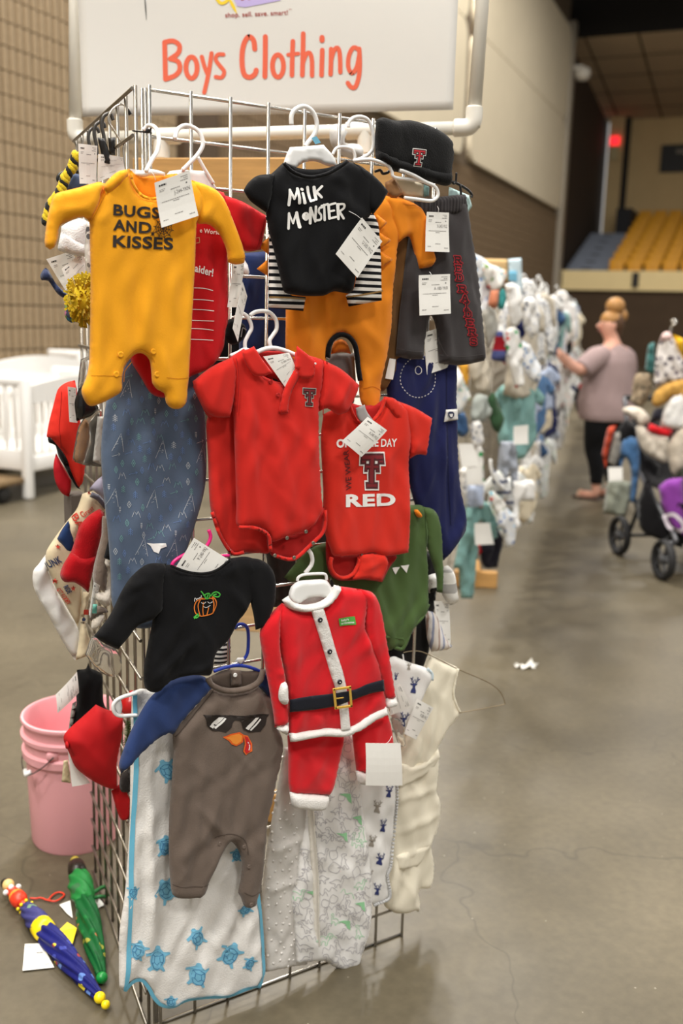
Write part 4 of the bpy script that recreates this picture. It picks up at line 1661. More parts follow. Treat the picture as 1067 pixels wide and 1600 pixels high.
# ---------------------------------------------------------------- black tee
O = 0.098
g = G('black_tee', 'black baby tee with white brushed words MiLK MONSTER', 'tee', 500, 350, O)
_, S = puff('body', g, FP, c4((228, 35, 1), (262, 72), (330, 93), (400, 81), (450, 56), (492, 28, 1), (560, 55), (604, 110), (612, 200), (587, 262), (558, 285), (546, 340), (536, 450), (521, 562), (503, 583), (440, 574), (395, 592), (300, 592), (235, 580), (224, 555), (200, 450), (170, 330), (158, 268), (150, 200), (152, 110), (190, 72)),
			F_black, O, 0.016, 0.03, folds=[(440, 300, 505, 330, 5, 10), (545, 420, 520, 455, 5, 8), (450, 330, 440, 440, 5, 9), (520, 300, 560, 340, 5, 8), (480, 260, 540, 285, 4, 7), (430, 400, 455, 455, 4, 8)])
puff('sleeve', g, FP, c4((520, 36, 1), (590, 78), (640, 125), (664, 158, 1), (642, 200), (603, 252, 1), (575, 228), (555, 150)), F_black, O + 0.005, 0.014, 0.022, nz=0.002)
puff('sleeve', g, FP, c4((190, 82, 1), (120, 90), (80, 120), (61, 152, 1), (88, 195), (158, 247, 1), (178, 180)), F_black, O + 0.005, 0.014, 0.022, nz=0.002)
puff('neckband', g, FP, strip(c4((226, 38), (262, 75), (330, 97), (400, 85), (452, 58), (492, 30)), 6.2), F_black, O + 0.012, 0.005, 0.008, res=0.004, nz=0)
puff('neck_back', g, FP, c4((226, 34, 1), (300, 62), (400, 60), (492, 26, 1), (455, 75), (400, 95), (330, 105), (262, 88)), F_black, O - 0.012, 0.006, 0.016, nz=0)
MS = []

def m_(pts, w=4.2, closed=False):
	MS.append((c4(*pts), w, closed, False))

m_([(242, 214), (246, 152)], 4.6); m_([(246, 152), (262, 190)], 3.4); m_([(262, 190), (280, 146)], 3.4); m_([(280, 146), (285, 206)], 4.8)
m_([(301, 166), (306, 206)], 4.6); m_([(297, 148), (300, 150)], 4.4)
m_([(322, 140), (329, 198)], 4.6); m_([(329, 198), (346, 194)], 3.6)
m_([(349, 140), (354, 190)], 4.8); m_([(380, 136), (356, 162)], 3.6); m_([(358, 160), (378, 182)], 4.0)
m_([(240, 312), (243, 250)], 4.4); m_([(243, 250), (262, 290)], 3.4); m_([(262, 290), (278, 246)], 3.4); m_([(278, 246), (287, 306)], 4.8)
MS.append(([tuple(p) for p in c4(*ell(312, 262, 9, 13))], 3.8, True, True)); m_([(312, 262), (313, 266)], 4.5)
m_([(331, 290), (328, 228)], 4.4); m_([(328, 228), (352, 282)], 3.6); m_([(352, 282), (350, 222)], 4.0)
MS.append((c4((380, 224), (366, 228), (364, 244), (376, 256), (376, 274), (358, 278)), 3.6, False, True))
m_([(394, 276), (390, 214)], 4.2); m_([(376, 219), (408, 210)], 3.6)
m_([(415, 270), (411, 214)], 4.4); m_([(411, 214), (436, 207)], 3.4); m_([(413, 241), (432, 237)], 3.2); m_([(415, 270), (440, 264)], 3.4)
m_([(449, 272), (445, 212)], 4.2); MS.append((c4((445, 212), (466, 212), (468, 228), (449, 243)), 3.4, False, True)); m_([(452, 242), (471, 270)], 3.8)
print_strokes('lettering', g, S, MS, p_white, 0.0012)['label'] = 'white brushed lettering MiLK MONSTER'
h = G('plastic_hanger', 'white plastic hanger with a broad yoke above the black tee', 'hanger', 488, 225, 0.06)
hook(h, c2((147, 520), (148, 480), (165, 455), (200, 443), (235, 465), (253, 510), (245, 555), (215, 595), (205, 610)), 0.0042, W_pl, 0.045)
puff('yoke', h, FP, c2((145, 612, 1), (190, 610), (285, 602, 1), (330, 655), (345, 700, 1), (300, 690), (250, 672), (200, 678), (165, 705, 1), (120, 690), (128, 650)), W_pl, 0.075, 0.008, 0.008, res=0.005, nz=0)
print_polys('size_sticker', h, FlatS(FP, 0.087), [c2((228, 575), (250, 568), (268, 595), (245, 602))], plain('sticker_blue', (120, 190, 220), 0.5), 0.002)
tagcard('white price tag set diagonally on the black milk monster tee', [(565, 340), (600, 377), (559, 434), (522, 397)], 0.130, None, 'U-242-YKQ', string=((545, 330), (565, 343)))

# ---------------------------------------------------------------- charcoal shorts and beanie
O = 0.024
g = G('charcoal_shorts', 'charcoal fleece shorts lettered RED RAIDERS down one leg', 'shorts', 700, 440, O)
_, S = puff('body', g, FP, [(652, 318, 1), (690, 312), (731, 308, 1), (735, 335), (741, 372), (750, 430), (757, 500), (761, 564, 1), (725, 571), (690, 568, 1), (688, 540), (684, 508), (676, 492), (669, 512), (664, 562, 1), (640, 561), (622, 556, 1), (627, 500), (638, 400), (647, 345)],
			F_shorts, O, 0.02, 0.032, folds=[(690, 500, 705, 560, 4, 8), (690, 380, 700, 480, 5, 9), (720, 330, 715, 400, 4, 7), (650, 450, 645, 550, 4, 8)])
puff('waistband', g, FP, [(650, 314, 1), (690, 307), (730, 303, 1), (734, 334, 1), (695, 338), (652, 342, 1)], striped('ribbed_charcoal', [(0, (70, 66, 67)), (0.5, (52, 49, 50))], 0.008, 'X'), O + 0.006, 0.016, 0.016, nz=0.003)
print_strokes('hem_stitch', g, S, [([(690, 555), (725, 557), (759, 552)], 0.8), ([(624, 545), (645, 549), (664, 549)], 0.8), ([(686, 520), (692, 545), (696, 556)], 0.6)], fabric('thread_grey', (88, 84, 84)), 0.0006)
r4 = C(700, 380, .34396)
slab = {'R': [((0, 0), (0, 1)), ((0, 1), (.55, 1)), ((.55, 1), (.62, .85)), ((.62, .85), (.62, .65)), ((.62, .65), (.55, .5)), ((.55, .5), (0, .5)), ((.3, .5), (.7, 0)), ((-.16, 0), (.16, 0)), ((-.16, 1), (.1, 1)), ((.6, 0), (.86, 0))],
		'E': [((0, 0), (0, 1)), ((-.16, 1), (.65, 1)), ((0, .5), (.45, .5)), ((-.16, 0), (.65, 0)), ((.65, .8), (.65, 1)), ((.65, 0), (.65, .2))],
		'D': [((0, 0), (0, 1)), ((-.16, 1), (.45, 1)), ((.45, 1), (.66, .78)), ((.66, .78), (.66, .22)), ((.66, .22), (.45, 0)), ((.45, 0), (-.16, 0))],
		'A': [((.0, 0), (.3, 1)), ((.3, 1), (.4, 1)), ((.4, 1), (.7, 0)), ((.12, .35), (.58, .35)), ((-.16, 0), (.16, 0)), ((.54, 0), (.86, 0))],
		'I': [((.35, 0), (.35, 1)), ((.12, 1), (.58, 1)), ((.12, 0), (.58, 0))],
		'S': [((.65, .78), (.55, 1)), ((.55, 1), (.12, 1)), ((.12, 1), (0, .85)), ((0, .85), (0, .65)), ((0, .65), (.12, .52)), ((.12, .52), (.52, .48)), ((.52, .48), (.65, .35)), ((.65, .35), (.65, .15)), ((.65, .15), (.52, 0)), ((.52, 0), (.1, 0)), ((.1, 0), (0, .2))]}
hi, lo = [], []
for ch, (x, y) in zip('REDRAIDERS', ((45, 75), (48, 115), (52, 155), (62, 208), (72, 250), (80, 285), (90, 322), (100, 362), (110, 403), (117, 447))):
	cx, cy = r4((x, y))[0]
	for a, b in slab[ch]:
		q = []
		for (u, v) in (a, b):
			X, Y = (u - 0.34) * 11.5, -(v - 0.5) * 9.6
			q.append((cx + X - 0.13 * Y * 0 + Y * 0.06, cy + Y + X * 0.10))
		hi.append((q, 4.2, False, False))
		lo.append((q, 2.2, False, False))
print_strokes('letter_outline', g, S, hi, p_red, 0.0012)
print_strokes('lettering', g, S, lo, plain('letter_dark_maroon', (52, 18, 22), 0.8), 0.0017)['label'] = 'varsity lettering RED RAIDERS'
h = G('black_hanger', 'black plastic hanger sticking out beside the charcoal shorts', 'hanger', 715, 290, 0.02)
hook(h, [(586, 268), (594, 266), (598, 271), (605, 270), (615, 266), (660, 272), (706, 284), (720, 290), (731, 297), (737, 304), (736, 308)], 0.0028, K_pl, 0.016, 'arm')
hook(h, [(719, 290), (720, 300), (721, 310)], 0.0026, K_pl, 0.018, 'clip')
hook(h, [(706, 284), (709, 287), (712, 283), (713, 270)], 0.0024, K_pl, 0.018, 'clip')
puff('card_insert', h, FP, [(702, 292, 1), (733, 305, 1), (738, 322, 1), (724, 345, 1), (700, 320, 1)], plain('pale_teal_card', (186, 214, 212), 0.6), 0.004, 0.002, 0.004, nz=0)
O = 0.046
g = G('black_beanie', 'black knit beanie with a red double T patch hung above the shorts', 'beanie', 650, 235, O)
_, S = puff('knit', g, FP, [(592, 186, 1), (602, 182), (622, 187), (648, 187), (675, 195), (697, 206), (710, 219), (713, 240), (710, 265), (709, 285), (703, 290, 1), (670, 281), (640, 272), (612, 262), (591, 247, 1), (590, 215)], fabric('knit_black', (20, 20, 21), 0.15, 0.12, 0.8, 500), O, 0.022, 0.045, nz=0.002)
puff('cuff', g, FP, [(591, 232, 1), (625, 246), (668, 260), (709, 268, 1), (709, 287, 1), (700, 290), (670, 282), (640, 273), (612, 263), (591, 248, 1)], fabric('knit_black', (20, 20, 21)), O + 0.004, 0.02, 0.02, nz=0.001)
emblem('patch', g, S, 649.5, 247.5, 12.5, 0.10, p_white, p_black, p_red, 0.0105)
tagcard('white price tag at the waistband of the charcoal shorts', [(666, 331), (704, 332), (703, 394), (662, 393)], 0.060, None, 'X-242-YKZ', string=((683, 322), (684, 333)))
tagcard('white price tag over the middle of the charcoal shorts', [(654, 430), (706, 428), (705, 490), (653, 493)], 0.068, None, 'A-180-YKR', string=((671, 425), (672, 432)))
tagcard('white price tag half hidden behind the right leg of the charcoal shorts', [(661, 519), (700, 508), (702, 574), (666, 585)], 0.020, None, 'K-210-YKC')

# ---------------------------------------------------------------- navy sleep sack
O = 0.004
g = G('navy_sleep_sack', 'navy blue zipped sleep sack with a dashed stitched circle', 'sleep sack', 670, 700, O)
_, S = puff('body', g, FP, [(610, 552, 1), (665, 556), (716, 566, 1), (716, 640), (718, 700), (722, 760), (731, 812), (729, 834), (714, 853), (697, 877, 1), (680, 860), (655, 800), (632, 720), (612, 640), (606, 590)], F_navy, O, 0.018, 0.03,
			folds=[(690, 600, 692, 840, 5, 4), (700, 640, 704, 840, 5, 4), (672, 620, 668, 780, 5, 7), (725, 815, 690, 860, 6, 8)])
dash = []
dcx, dcy = c6((855, 170))[0]
for k in range(34):
	a = k / 34 * 2 * pi
	a2 = a + 0.09
	dash.append(([(dcx + 28 * cos(a), dcy + 31 * sin(a)), (dcx + 28 * cos(a2), dcy + 31 * sin(a2))], 0.9, False, False))
dash.append((c6(*ell(858, 142, 11, 15)), 0.8, True, True))
print_strokes('dashed_stitching', g, S, dash, p_white, 0.001, cap=False)
print_strokes('zip_line', g, S, [([(698, 575), (699, 700), (704, 820)], 1.2)], fabric('navy_dark', (22, 25, 60)), 0.0012)
lb, SL_ = puff('side_label', g, FP, [(697, 640, 1), (715, 639, 1), (716, 656, 1), (694, 659, 1)], F_white, O + 0.022, 0.001, 0.003, res=0.006, nz=0)
print_polys('face_mark', g, FlatS(FP, O + 0.0245), [[(699, 645), (702, 643), (707, 643), (709.5, 646), (709, 650), (706, 653.5), (703, 653.5), (700, 650)]], plain('mark_navy', (52, 58, 84), 0.7), 0.001)
print_polys('face_mark', g, FlatS(FP, O + 0.0245), [[(701.5, 647), (707, 646.5), (706.5, 650.5), (704.5, 652), (702.5, 650.5)]], F_white, 0.0015)

# ---------------------------------------------------------------- green bodysuit
O = 0.024
g = G('green_bodysuit', 'olive green bodysuit with white tooth triangles behind the santa jacket', 'bodysuit', 630, 900, O)
_, S = puff('body', g, FP, gn((600, 95), (700, 85), (782, 72, 1), (862, 84), (886, 200), (880, 330), (886, 420), (889, 560), (883, 680), (842, 742), (792, 795), (762, 888), (735, 905), (702, 892), (664, 912), (635, 850), (560, 760), (450, 640), (330, 480), (420, 260)), F_green, O, 0.015, 0.03,
			folds=[(625, 990, 660, 940, 5, 6), (640, 1005, 640, 960, 4, 5)])
puff('sleeve', g, FP, gn((852, 80, 1), (920, 100), (953, 160), (966, 250), (971, 350), (973, 480), (969, 580, 1), (938, 575, 1), (933, 480), (905, 390), (884, 322, 1), (868, 200)), F_green, O + 0.004, 0.014, 0.02, nz=0.002)
puff('sleeve', g, FP, gn((58, 490, 1), (130, 400), (200, 330), (300, 290), (420, 300), (420, 460), (230, 505), (100, 520, 1)), F_green, O - 0.004, 0.012, 0.02, nz=0.003)
puff('leg_band', g, FP, strip(gn((884, 640), (850, 715), (790, 780), (760, 850), (735, 905)), 6.0), F_green, O + 0.010, 0.006, 0.008, res=0.005, nz=0)
puff('leg_band', g, FP, strip(gn((640, 830), (700, 835), (745, 850), (735, 900), (690, 890)), 6.0), F_green, O + 0.010, 0.006, 0.008, res=0.005, nz=0)
print_polys('tooth', g, S, [gn((667, 429), (712, 425), (691, 469)), gn((722, 420), (767, 412), (751, 459))], p_white, 0.0015)
puff('orange_horn', g, FP, gn((806, 100, 1), (825, 98), (848, 125), (845, 145), (825, 142), (812, 125)), F_orange, O + 0.016, 0.012, 0.01, res=0.004, nz=0)
print_strokes('shoulder_seam', g, S, [(gn((862, 86), (858, 180), (862, 290), (884, 330)), 0.8)], fabric('thread_green', (58, 76, 40)), 0.0007)

# ---------------------------------------------------------------- game day bodysuit
O = 0.056
g = G('game_day_bodysuit', 'bright red bodysuit lettered ON GAME DAY WE WEAR RED', 'bodysuit', 585, 760, O)
body = c6((600, 262, 1), (622, 325), (668, 343), (712, 300), (735, 243, 1), (770, 252), (826, 288), (838, 380), (828, 480), (832, 600), (830, 720), (827, 838)) + gn((778, 348), (640, 372), (560, 352), (490, 365), (345, 366), (328, 330), (300, 250), (285, 150)) + c6((504, 600), (495, 400), (505, 310, 1))
_, S = puff('body', g, FP, body, F_game, O, 0.017, 0.03, seed=4, nz=0.003, folds=[(530, 700, 520, 850, 4, 10), (640, 760, 632, 860, 4, 8), (625, 640, 615, 720, 3, 8)])
puff('sleeve', g, FP, c6((760, 250, 1), (850, 285), (917, 325, 1), (905, 385), (894, 466, 1), (862, 463), (832, 478, 1), (826, 400), (806, 330)), F_game, O + 0.004, 0.014, 0.022, nz=0.002, folds=[(655, 690, 640, 705, 4, 6)])
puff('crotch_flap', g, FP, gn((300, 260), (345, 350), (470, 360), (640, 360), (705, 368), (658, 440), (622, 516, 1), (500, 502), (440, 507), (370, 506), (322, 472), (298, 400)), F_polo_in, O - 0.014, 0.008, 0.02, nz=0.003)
puff('leg_band', g, FP, strip(gn((330, 372), (322, 420), (345, 470), (395, 492), (450, 470), (480, 420), (490, 372)), 6.5), F_game, O + 0.002, 0.008, 0.009, res=0.005, nz=0)
puff('crotch_tab', g, FP, gn((490, 356, 1), (560, 348), (636, 352, 1), (655, 400), (640, 460), (620, 515, 1), (520, 500), (450, 500), (478, 440)), F_game, O + 0.004, 0.010, 0.014, nz=0.003, folds=[(565, 890, 600, 875, 4, 4)])
puff('shoulder_flap', g, FP, c6((728, 242, 1), (770, 250), (815, 300), (805, 350, 1), (770, 315), (742, 280)), F_game, O + 0.013, 0.005, 0.010, nz=0)
puff('neckband', g, FP, strip(c6((598, 268), (622, 328), (668, 347), (714, 303), (736, 246)), 5.5), F_game, O + 0.012, 0.005, 0.007, res=0.004, nz=0)
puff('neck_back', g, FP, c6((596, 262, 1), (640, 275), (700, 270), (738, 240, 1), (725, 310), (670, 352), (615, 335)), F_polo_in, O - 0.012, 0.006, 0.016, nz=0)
dots_bm('snap', g, S, gn((500, 357)), 0.003, chrome_dark, 0.0)
for tx, p0, p1, h_, bo in (('ON', (525, 698.5), (549, 698), 12.5, 0.05), ('GAME', (553, 698), (592, 697.5), 12.5, 0.03), ('DAY', (595.5, 698), (619, 697.3), 12.5, 0.02)):
	print_text('lettering', g, S, tx, p0, p1, h_, p_white, bo, up=(0.04, -1))
print_text('lettering', g, S, 'WE WEAR', (549.5, 765), (545, 703), 10.5, plain('print_maroon', (88, 18, 22), 0.75), 0.006, lift=0.0013)
print_text('lettering', g, S, 'RED', (539.0, 791), (617, 789), 18.5, p_white, 0.045, up=(0.0, -1))
emblem('double_t', g, S, 580.5, 736, 27, 0.0, p_white, plain('print_dark_maroon', (88, 34, 40), 0.75), plain('print_worn_maroon', (132, 34, 42), 0.75), wide=0.66)
tagcard('white price tag on the neck of the game day bodysuit', [(573, 651), (603, 672), (564, 714), (534, 689)], 0.098, None, 'X-240-YKQ')
g2 = G('inner_label', 'grey curled size label at the neck of the game day bodysuit', 'label', 563, 643, 0.08)
puff('ribbon', g2, FP, c6((622, 285, 1), (655, 272, 1), (665, 300), (690, 335, 1), (650, 345), (628, 320)), fabric('label_grey', (176, 174, 172)), 0.082, 0.003, 0.006, res=0.004, nz=0)
tagf = od((640, 690))

# ---------------------------------------------------------------- red polo rompers
O = 0.054
g = G('second_red_polo', 'second red polo romper hanging directly behind the first', 'romper', 350, 720, O)
_, S = puff('body', g, FP, c6((150, 95, 1), (120, 130), (110, 250), (62, 330), (66, 480), (72, 640), (88, 720), (125, 800), (155, 842), (200, 835), (260, 838), (302, 832), (330, 700), (340, 400), (300, 150)), F_polo, O, 0.015, 0.03, folds=[(330, 700, 345, 850, 5, 7), (370, 800, 370, 860, 5, 8)])
puff('sleeve', g, FP, c6((150, 95, 1), (70, 140), (8, 205, 1), (38, 270), (66, 320), (110, 335), (140, 325, 1), (150, 250)), F_polo, O + 0.002, 0.014, 0.02, nz=0.002)
puff('leg_band', g, FP, strip(c6((78, 680), (110, 770), (155, 836), (200, 832)), 6.0), F_polo, O + 0.012, 0.006, 0.008, res=0.005, nz=0)
h = G('plastic_hanger', 'left one of two white hangers holding the red polos', 'hanger', 385, 520, 0.055)
hook(h, [(366, 497), (378, 490), (388, 497), (393, 512), (388, 523), (383, 534), (383, 545)], 0.0036, W_pl, 0.06)
hook(h, [(360, 556), (372, 551), (383, 546), (400, 552)], 0.0036, W_pl, 0.07, 'arm')
O = 0.088
g = G('red_polo', 'front red polo romper with a small double T patch and open collar', 'romper', 430, 700, O)
pb = c6((150, 95, 1), (205, 60, 1), (265, 155), (300, 175), (345, 190, 1), (356, 205), (388, 150), (400, 72, 1), (470, 92), (508, 104, 1), (502, 180), (490, 270), (486, 320), (492, 500), (500, 640), (503, 676), (470, 730), (430, 756), (360, 780), (312, 796), (296, 770), (250, 738), (180, 735), (176, 660), (171, 500), (166, 350), (160, 250), (153, 150))
_, S = puff('body', g, FP, pb, F_polo, O, 0.020, 0.034, seed=21, nz=0.004, folds=[(385, 650, 400, 820, 6, 8), (430, 640, 450, 800, 5, 9), (480, 700, 470, 800, 5, 9), (410, 600, 420, 700, 4, 8), (500, 640, 490, 720, 5, 8), (365, 650, 372, 800, 4, 7)])
puff('crotch_panel', g, FP, c6((285, 758), (312, 785), (360, 770), (430, 746), (505, 662, 1), (509, 700), (500, 760), (458, 804), (388, 862), (340, 858), (300, 840)), F_polo_in, O - 0.012, 0.012, 0.02, nz=0.003)
puff('leg_band', g, FP, strip(c6((180, 738), (245, 742), (292, 770), (300, 830)), 6.0), F_polo, O + 0.012, 0.007, 0.008, res=0.005, nz=0)
puff('leg_band', g, FP, strip(c6((508, 672), (502, 750), (455, 802), (388, 858), (318, 846)), 6.0), F_polo, O + 0.004, 0.007, 0.008, res=0.005, nz=0)
_, SLv = puff('sleeve', g, FP, c6((160, 92, 1), (80, 130), (8, 185, 1), (20, 230), (58, 300), (100, 322), (150, 322, 1), (165, 250), (175, 150)), F_polo, O + 0.004, 0.016, 0.024, nz=0.002, folds=[(345, 580, 330, 640, 4, 8)])
puff('sleeve', g, FP, c6((500, 102, 1), (575, 140), (642, 200, 1), (620, 255), (596, 302, 1), (560, 312), (520, 288), (488, 300, 1), (484, 250), (496, 170)), F_polo, O + 0.004, 0.016, 0.024, nz=0.002, folds=[(520, 600, 535, 640, 5, 7), (545, 590, 520, 640, 4, 6)])
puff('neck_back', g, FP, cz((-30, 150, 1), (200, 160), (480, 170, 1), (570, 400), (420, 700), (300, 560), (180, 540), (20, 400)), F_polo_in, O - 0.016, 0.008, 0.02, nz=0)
puff('collar', g, FP, [(380, 551), (390, 545), (398, 541, 1), (410, 560), (427, 583, 1), (411, 588), (397, 586), (386, 570)], F_polo, O + 0.022, 0.007, 0.008, res=0.004, nz=0.001)
puff('collar', g, FP, cz((575, 88, 1), (700, 190), (808, 280), (830, 380), (812, 520), (700, 548), (612, 532), (582, 430), (548, 402, 1), (568, 250)), F_polo, O + 0.022, 0.007, 0.008, res=0.004, nz=0.001)
puff('placket', g, FP, cz((545, 405, 1), (610, 520), (520, 700), (470, 860), (455, 1025, 1), (315, 1035, 1), (350, 860), (400, 690)), F_polo, O + 0.018, 0.006, 0.010, res=0.004, nz=0)
print_strokes('stitching', g, S, [(cz((330, 985), (450, 970), (455, 1020), (325, 1035), (330, 985)), 0.8, False, False), (c6((505, 108), (500, 180), (490, 260), (487, 310)), 0.8), (c6((162, 95), (170, 180), (168, 300)), 0.8)], fabric('thread_polo', (160, 24, 24)), 0.0055)
dots_bm('button', g, S, cz((195, 595), (300, 772)), 0.0042, fabric('button_red', (190, 40, 36)), 0.002, 14, 0.4)
SNp = FlatS(FP, O + 0.012)
dots_bm('snap', g, SNp, c6((310, 842), (383, 850), (356, 776), (428, 752), (455, 795)), 0.0038, chrome_dark, 0.004, 12, 0.4)
emblem('patch', g, S, 482.5, 620.5, 13, 0.06, plain('print_silver', (178, 172, 166), 0.6), p_black, plain('print_deep_maroon', (120, 20, 30), 0.7), 0.0014)
h = G('plastic_hanger', 'right one of two white hangers holding the red polos', 'hanger', 425, 520, 0.075)
hook(h, [(391, 493), (398, 488), (410, 486), (422, 489), (431, 500), (432, 514), (426, 524), (421, 533), (424, 546)], 0.0038, W_pl, 0.065)
hook(h, [(402, 550), (415, 545), (430, 544), (448, 549), (464, 556)], 0.0042, W_pl, 0.083, 'arm')
tagcard('white price tag tucked in the open collar of the front red polo', [(411, 557), (451, 551), (461, 574), (446, 606)], 0.104, None, 'X-200-YKQ', bend=0.002)
dots_bm('pin', g, FlatS(FP, O + 0.03), [(492, 568)], 0.002, W_pl, 0.002, 8, 0.6)

# two folded tags beside the deep red bodysuit
tagcard('narrow white tag hanging under the right cuff of the yellow romper', rr((412, 650), (500, 660), (462, 1000), (375, 1000)), 0.062, None, None)
tagcard('narrow twisted white tag in front of the gap beside the red bodysuit', rr((490, 800), (540, 915), (462, 1272), (408, 1165)), 0.072, None, None)
g = G('black_sock', 'black folded sock with a pale logo behind the twisted tag', 'sock', 367, 520, 0.03)
_, S = puff('body', g, FP, rr((380, 1110), (440, 1090), (520, 1140), (535, 1200), (500, 1260), (440, 1295), (390, 1280), (360, 1230)), F_black, 0.03, 0.012, 0.02, nz=0.002)
print_strokes('pale_mark', g, S, [(rr((490, 1165), (480, 1230)), 1.4), (rr((495, 1160), (525, 1178)), 1.6)], plain('print_grey', (150, 148, 146), 0.7), 0.001)

# ---------------------------------------------------------------- black pumpkin top
O = 0.088
g = G('black_pumpkin_shirt', 'black long sleeved top with a stitched pumpkin', 'top', 300, 960, O)
_, S = puff('body', g, FP, c7((715, 116, 1), (780, 140), (850, 147), (905, 133), (962, 90, 1), (1040, 84), (1090, 118), (1078, 220), (1046, 285), (1000, 355), (960, 430), (905, 490), (892, 560), (880, 580), (800, 580), (720, 602), (662, 650), (612, 632), (605, 560), (622, 450), (642, 345), (640, 240), (650, 130)), F_black, O, 0.017, 0.03, seed=3,
			folds=[(240, 1060, 300, 1000, 8, 7), (260, 1070, 340, 1030, 7, 7), (245, 1030, 290, 960, 5, 8), (360, 920, 390, 960, 6, 7), (320, 1040, 335, 960, 5, 9), (300, 900, 360, 890, 4, 8)])
puff('sleeve', g, FP, c7((700, 112, 1), (620, 115), (552, 168), (510, 232), (462, 330), (397, 415, 1), (440, 445), (497, 472, 1), (542, 420), (582, 372), (642, 348, 1), (684, 300), (692, 200)), F_black, O + 0.004, 0.017, 0.026, nz=0.003, folds=[(200, 920, 230, 905, 5, 6), (185, 960, 215, 930, 4, 7)])
puff('sleeve', g, FP, [(385, 873, 1), (410, 876), (429, 892), (434, 925), (428, 957), (415, 980), (402, 986, 1), (398, 960), (392, 935), (385, 910)], F_black, O + 0.004, 0.016, 0.024, nz=0.002)
puff('neckband', g, FP, strip(c7((712, 118), (780, 144), (850, 151), (906, 136), (964, 92)), 4.5), F_black, O + 0.014, 0.004, 0.006, res=0.004, nz=0)
SEo, SEg, SEw = [], [], []
for p in ([(500, 838), (420, 880), (385, 960), (395, 1040), (450, 1080), (520, 1086), (620, 1055), (662, 1000), (690, 920), (672, 850), (640, 822)], [(480, 842), (440, 920), (440, 1000), (462, 1080)], [(512, 900), (503, 1000), (510, 1076)], [(585, 975), (562, 1066)], [(640, 830), (656, 920), (640, 1042)], [(470, 850), (520, 850), (600, 840), (650, 850)]):
	SEo.append((pz(*p), 1.5))
for p in ([(525, 790), (545, 845), (590, 835), (600, 780), (560, 775), (525, 800)], [(560, 830), (575, 790)], [(615, 812), (650, 770), (700, 755), (740, 785), (712, 822), (650, 806), (690, 785)], [(378, 1115), (410, 1070), (445, 1080), (400, 1108)], [(372, 1098), (430, 1055)], [(478, 745), (500, 770), (515, 800)]):
	SEg.append((pz(*p), 1.8))
for p in ([(482, 900), (510, 916), (542, 893)], [(568, 888), (600, 910), (636, 890)], [(512, 955), (550, 970), (605, 940)], [(388, 885), (392, 840), (412, 850), (410, 868), (432, 842), (445, 850), (455, 828), (470, 840), (478, 800)]):
	SEw.append((pz(*p), 1.1))
print_strokes('stitched_pumpkin', g, S, SEo, plain('thread_pumpkin', (226, 120, 34), 0.8), 0.0012)
print_strokes('stitched_leaf', g, S, SEg, plain('thread_leaf', (72, 182, 66), 0.8), 0.0014)
print_strokes('stitched_face', g, S, SEw, plain('thread_white', (210, 208, 206), 0.8), 0.0014)
h = G('pink_hanger', 'pink plastic hanger in the neck of the black pumpkin top', 'hanger', 300, 875, 0.075)
hook(h, [(268, 888), (270, 880), (276, 874), (286, 868), (300, 862), (318, 857), (326, 848), (329, 838), (326, 828)], 0.0034, P_pl, 0.075)
hook(h, [(268, 888), (300, 880), (340, 870), (358, 868)], 0.0032, P_pl, 0.07, 'arm')
tagcard('white price tag standing out of the neck of the black pumpkin top', pz((120, 410), (385, 5), (905, 330), (700, 560)), 0.092, None, 'P-240-YKJ', bend=0.002)

# ---------------------------------------------------------------- turtle blanket
O = 0.026
g = G('turtle_blanket', 'white muslin blanket printed with blue turtles and edged in aqua', 'blanket', 300, 1330, O)
bl_ = [(207, 1082, 1), (225, 1077), (300, 1100), (390, 1150, 1), (401, 1300), (405, 1395), (411, 1440), (414, 1490), (415, 1522), (404, 1543, 1), (387, 1549), (357, 1560), (312, 1563), (290, 1567), (275, 1575), (264, 1577), (250, 1571), (238, 1556), (231, 1542), (221, 1533), (208, 1535), (195, 1551, 1), (188, 1545),
	   (187, 1500), (188, 1455), (196, 1400), (203, 1300), (205, 1200)]
_, S = puff('cloth', g, FP, bl_, F_muslin, O, 0.010, 0.03, res=0.0075, nz=0.005, seed=9,
			folds=[(232, 1180, 236, 1540, 10, 8), (222, 1260, 220, 1520, -7, 6), (345, 1400, 360, 1540, 6, 14), (300, 1440, 310, 1560, 6, 12), (385, 1400, 385, 1530, 6, 9), (262, 1420, 262, 1570, 5, 8)])
for pts in ([(211, 1083), (212, 1180), (209, 1260), (205, 1340), (203, 1420), (200, 1500), (195, 1549)], [(195, 1549), (208, 1533), (222, 1531), (232, 1541), (239, 1555), (250, 1569), (264, 1575), (276, 1572), (291, 1564), (312, 1560), (357, 1557), (387, 1546), (406, 1541)], [(406, 1396), (411, 1440), (413, 1490), (413, 1522), (405, 1541)]):
	pass
print_strokes('aqua_edging', g, S, [([(211, 1083), (212, 1180), (209, 1260), (205, 1340), (203, 1420), (200, 1500), (196, 1547)], [8] * 40), ([(196, 1547), (208, 1534), (222, 1532), (232, 1543), (239, 1556), (250, 1569), (264, 1574), (276, 1571), (291, 1563), (312, 1559), (357, 1555), (387, 1545), (404, 1541)], 6.0),
									([(404, 1396), (409, 1440), (411, 1490), (411, 1522), (404, 1541)], 6.5)] if False else
			  [([(211, 1083), (212, 1180), (209, 1260), (205, 1340), (203, 1420), (200, 1500), (196, 1547)], 6.5), ([(196, 1547), (208, 1534), (222, 1532), (232, 1543), (239, 1556), (250, 1569), (264, 1574), (276, 1571), (291, 1563), (312, 1559), (357, 1555), (387, 1545), (404, 1541)], 6.0), ([(402, 1392), (408, 1440), (411, 1490), (411, 1522), (404, 1541)], 6.5)], F_aqua, 0.0016)
tu_p, tu_l = [], []

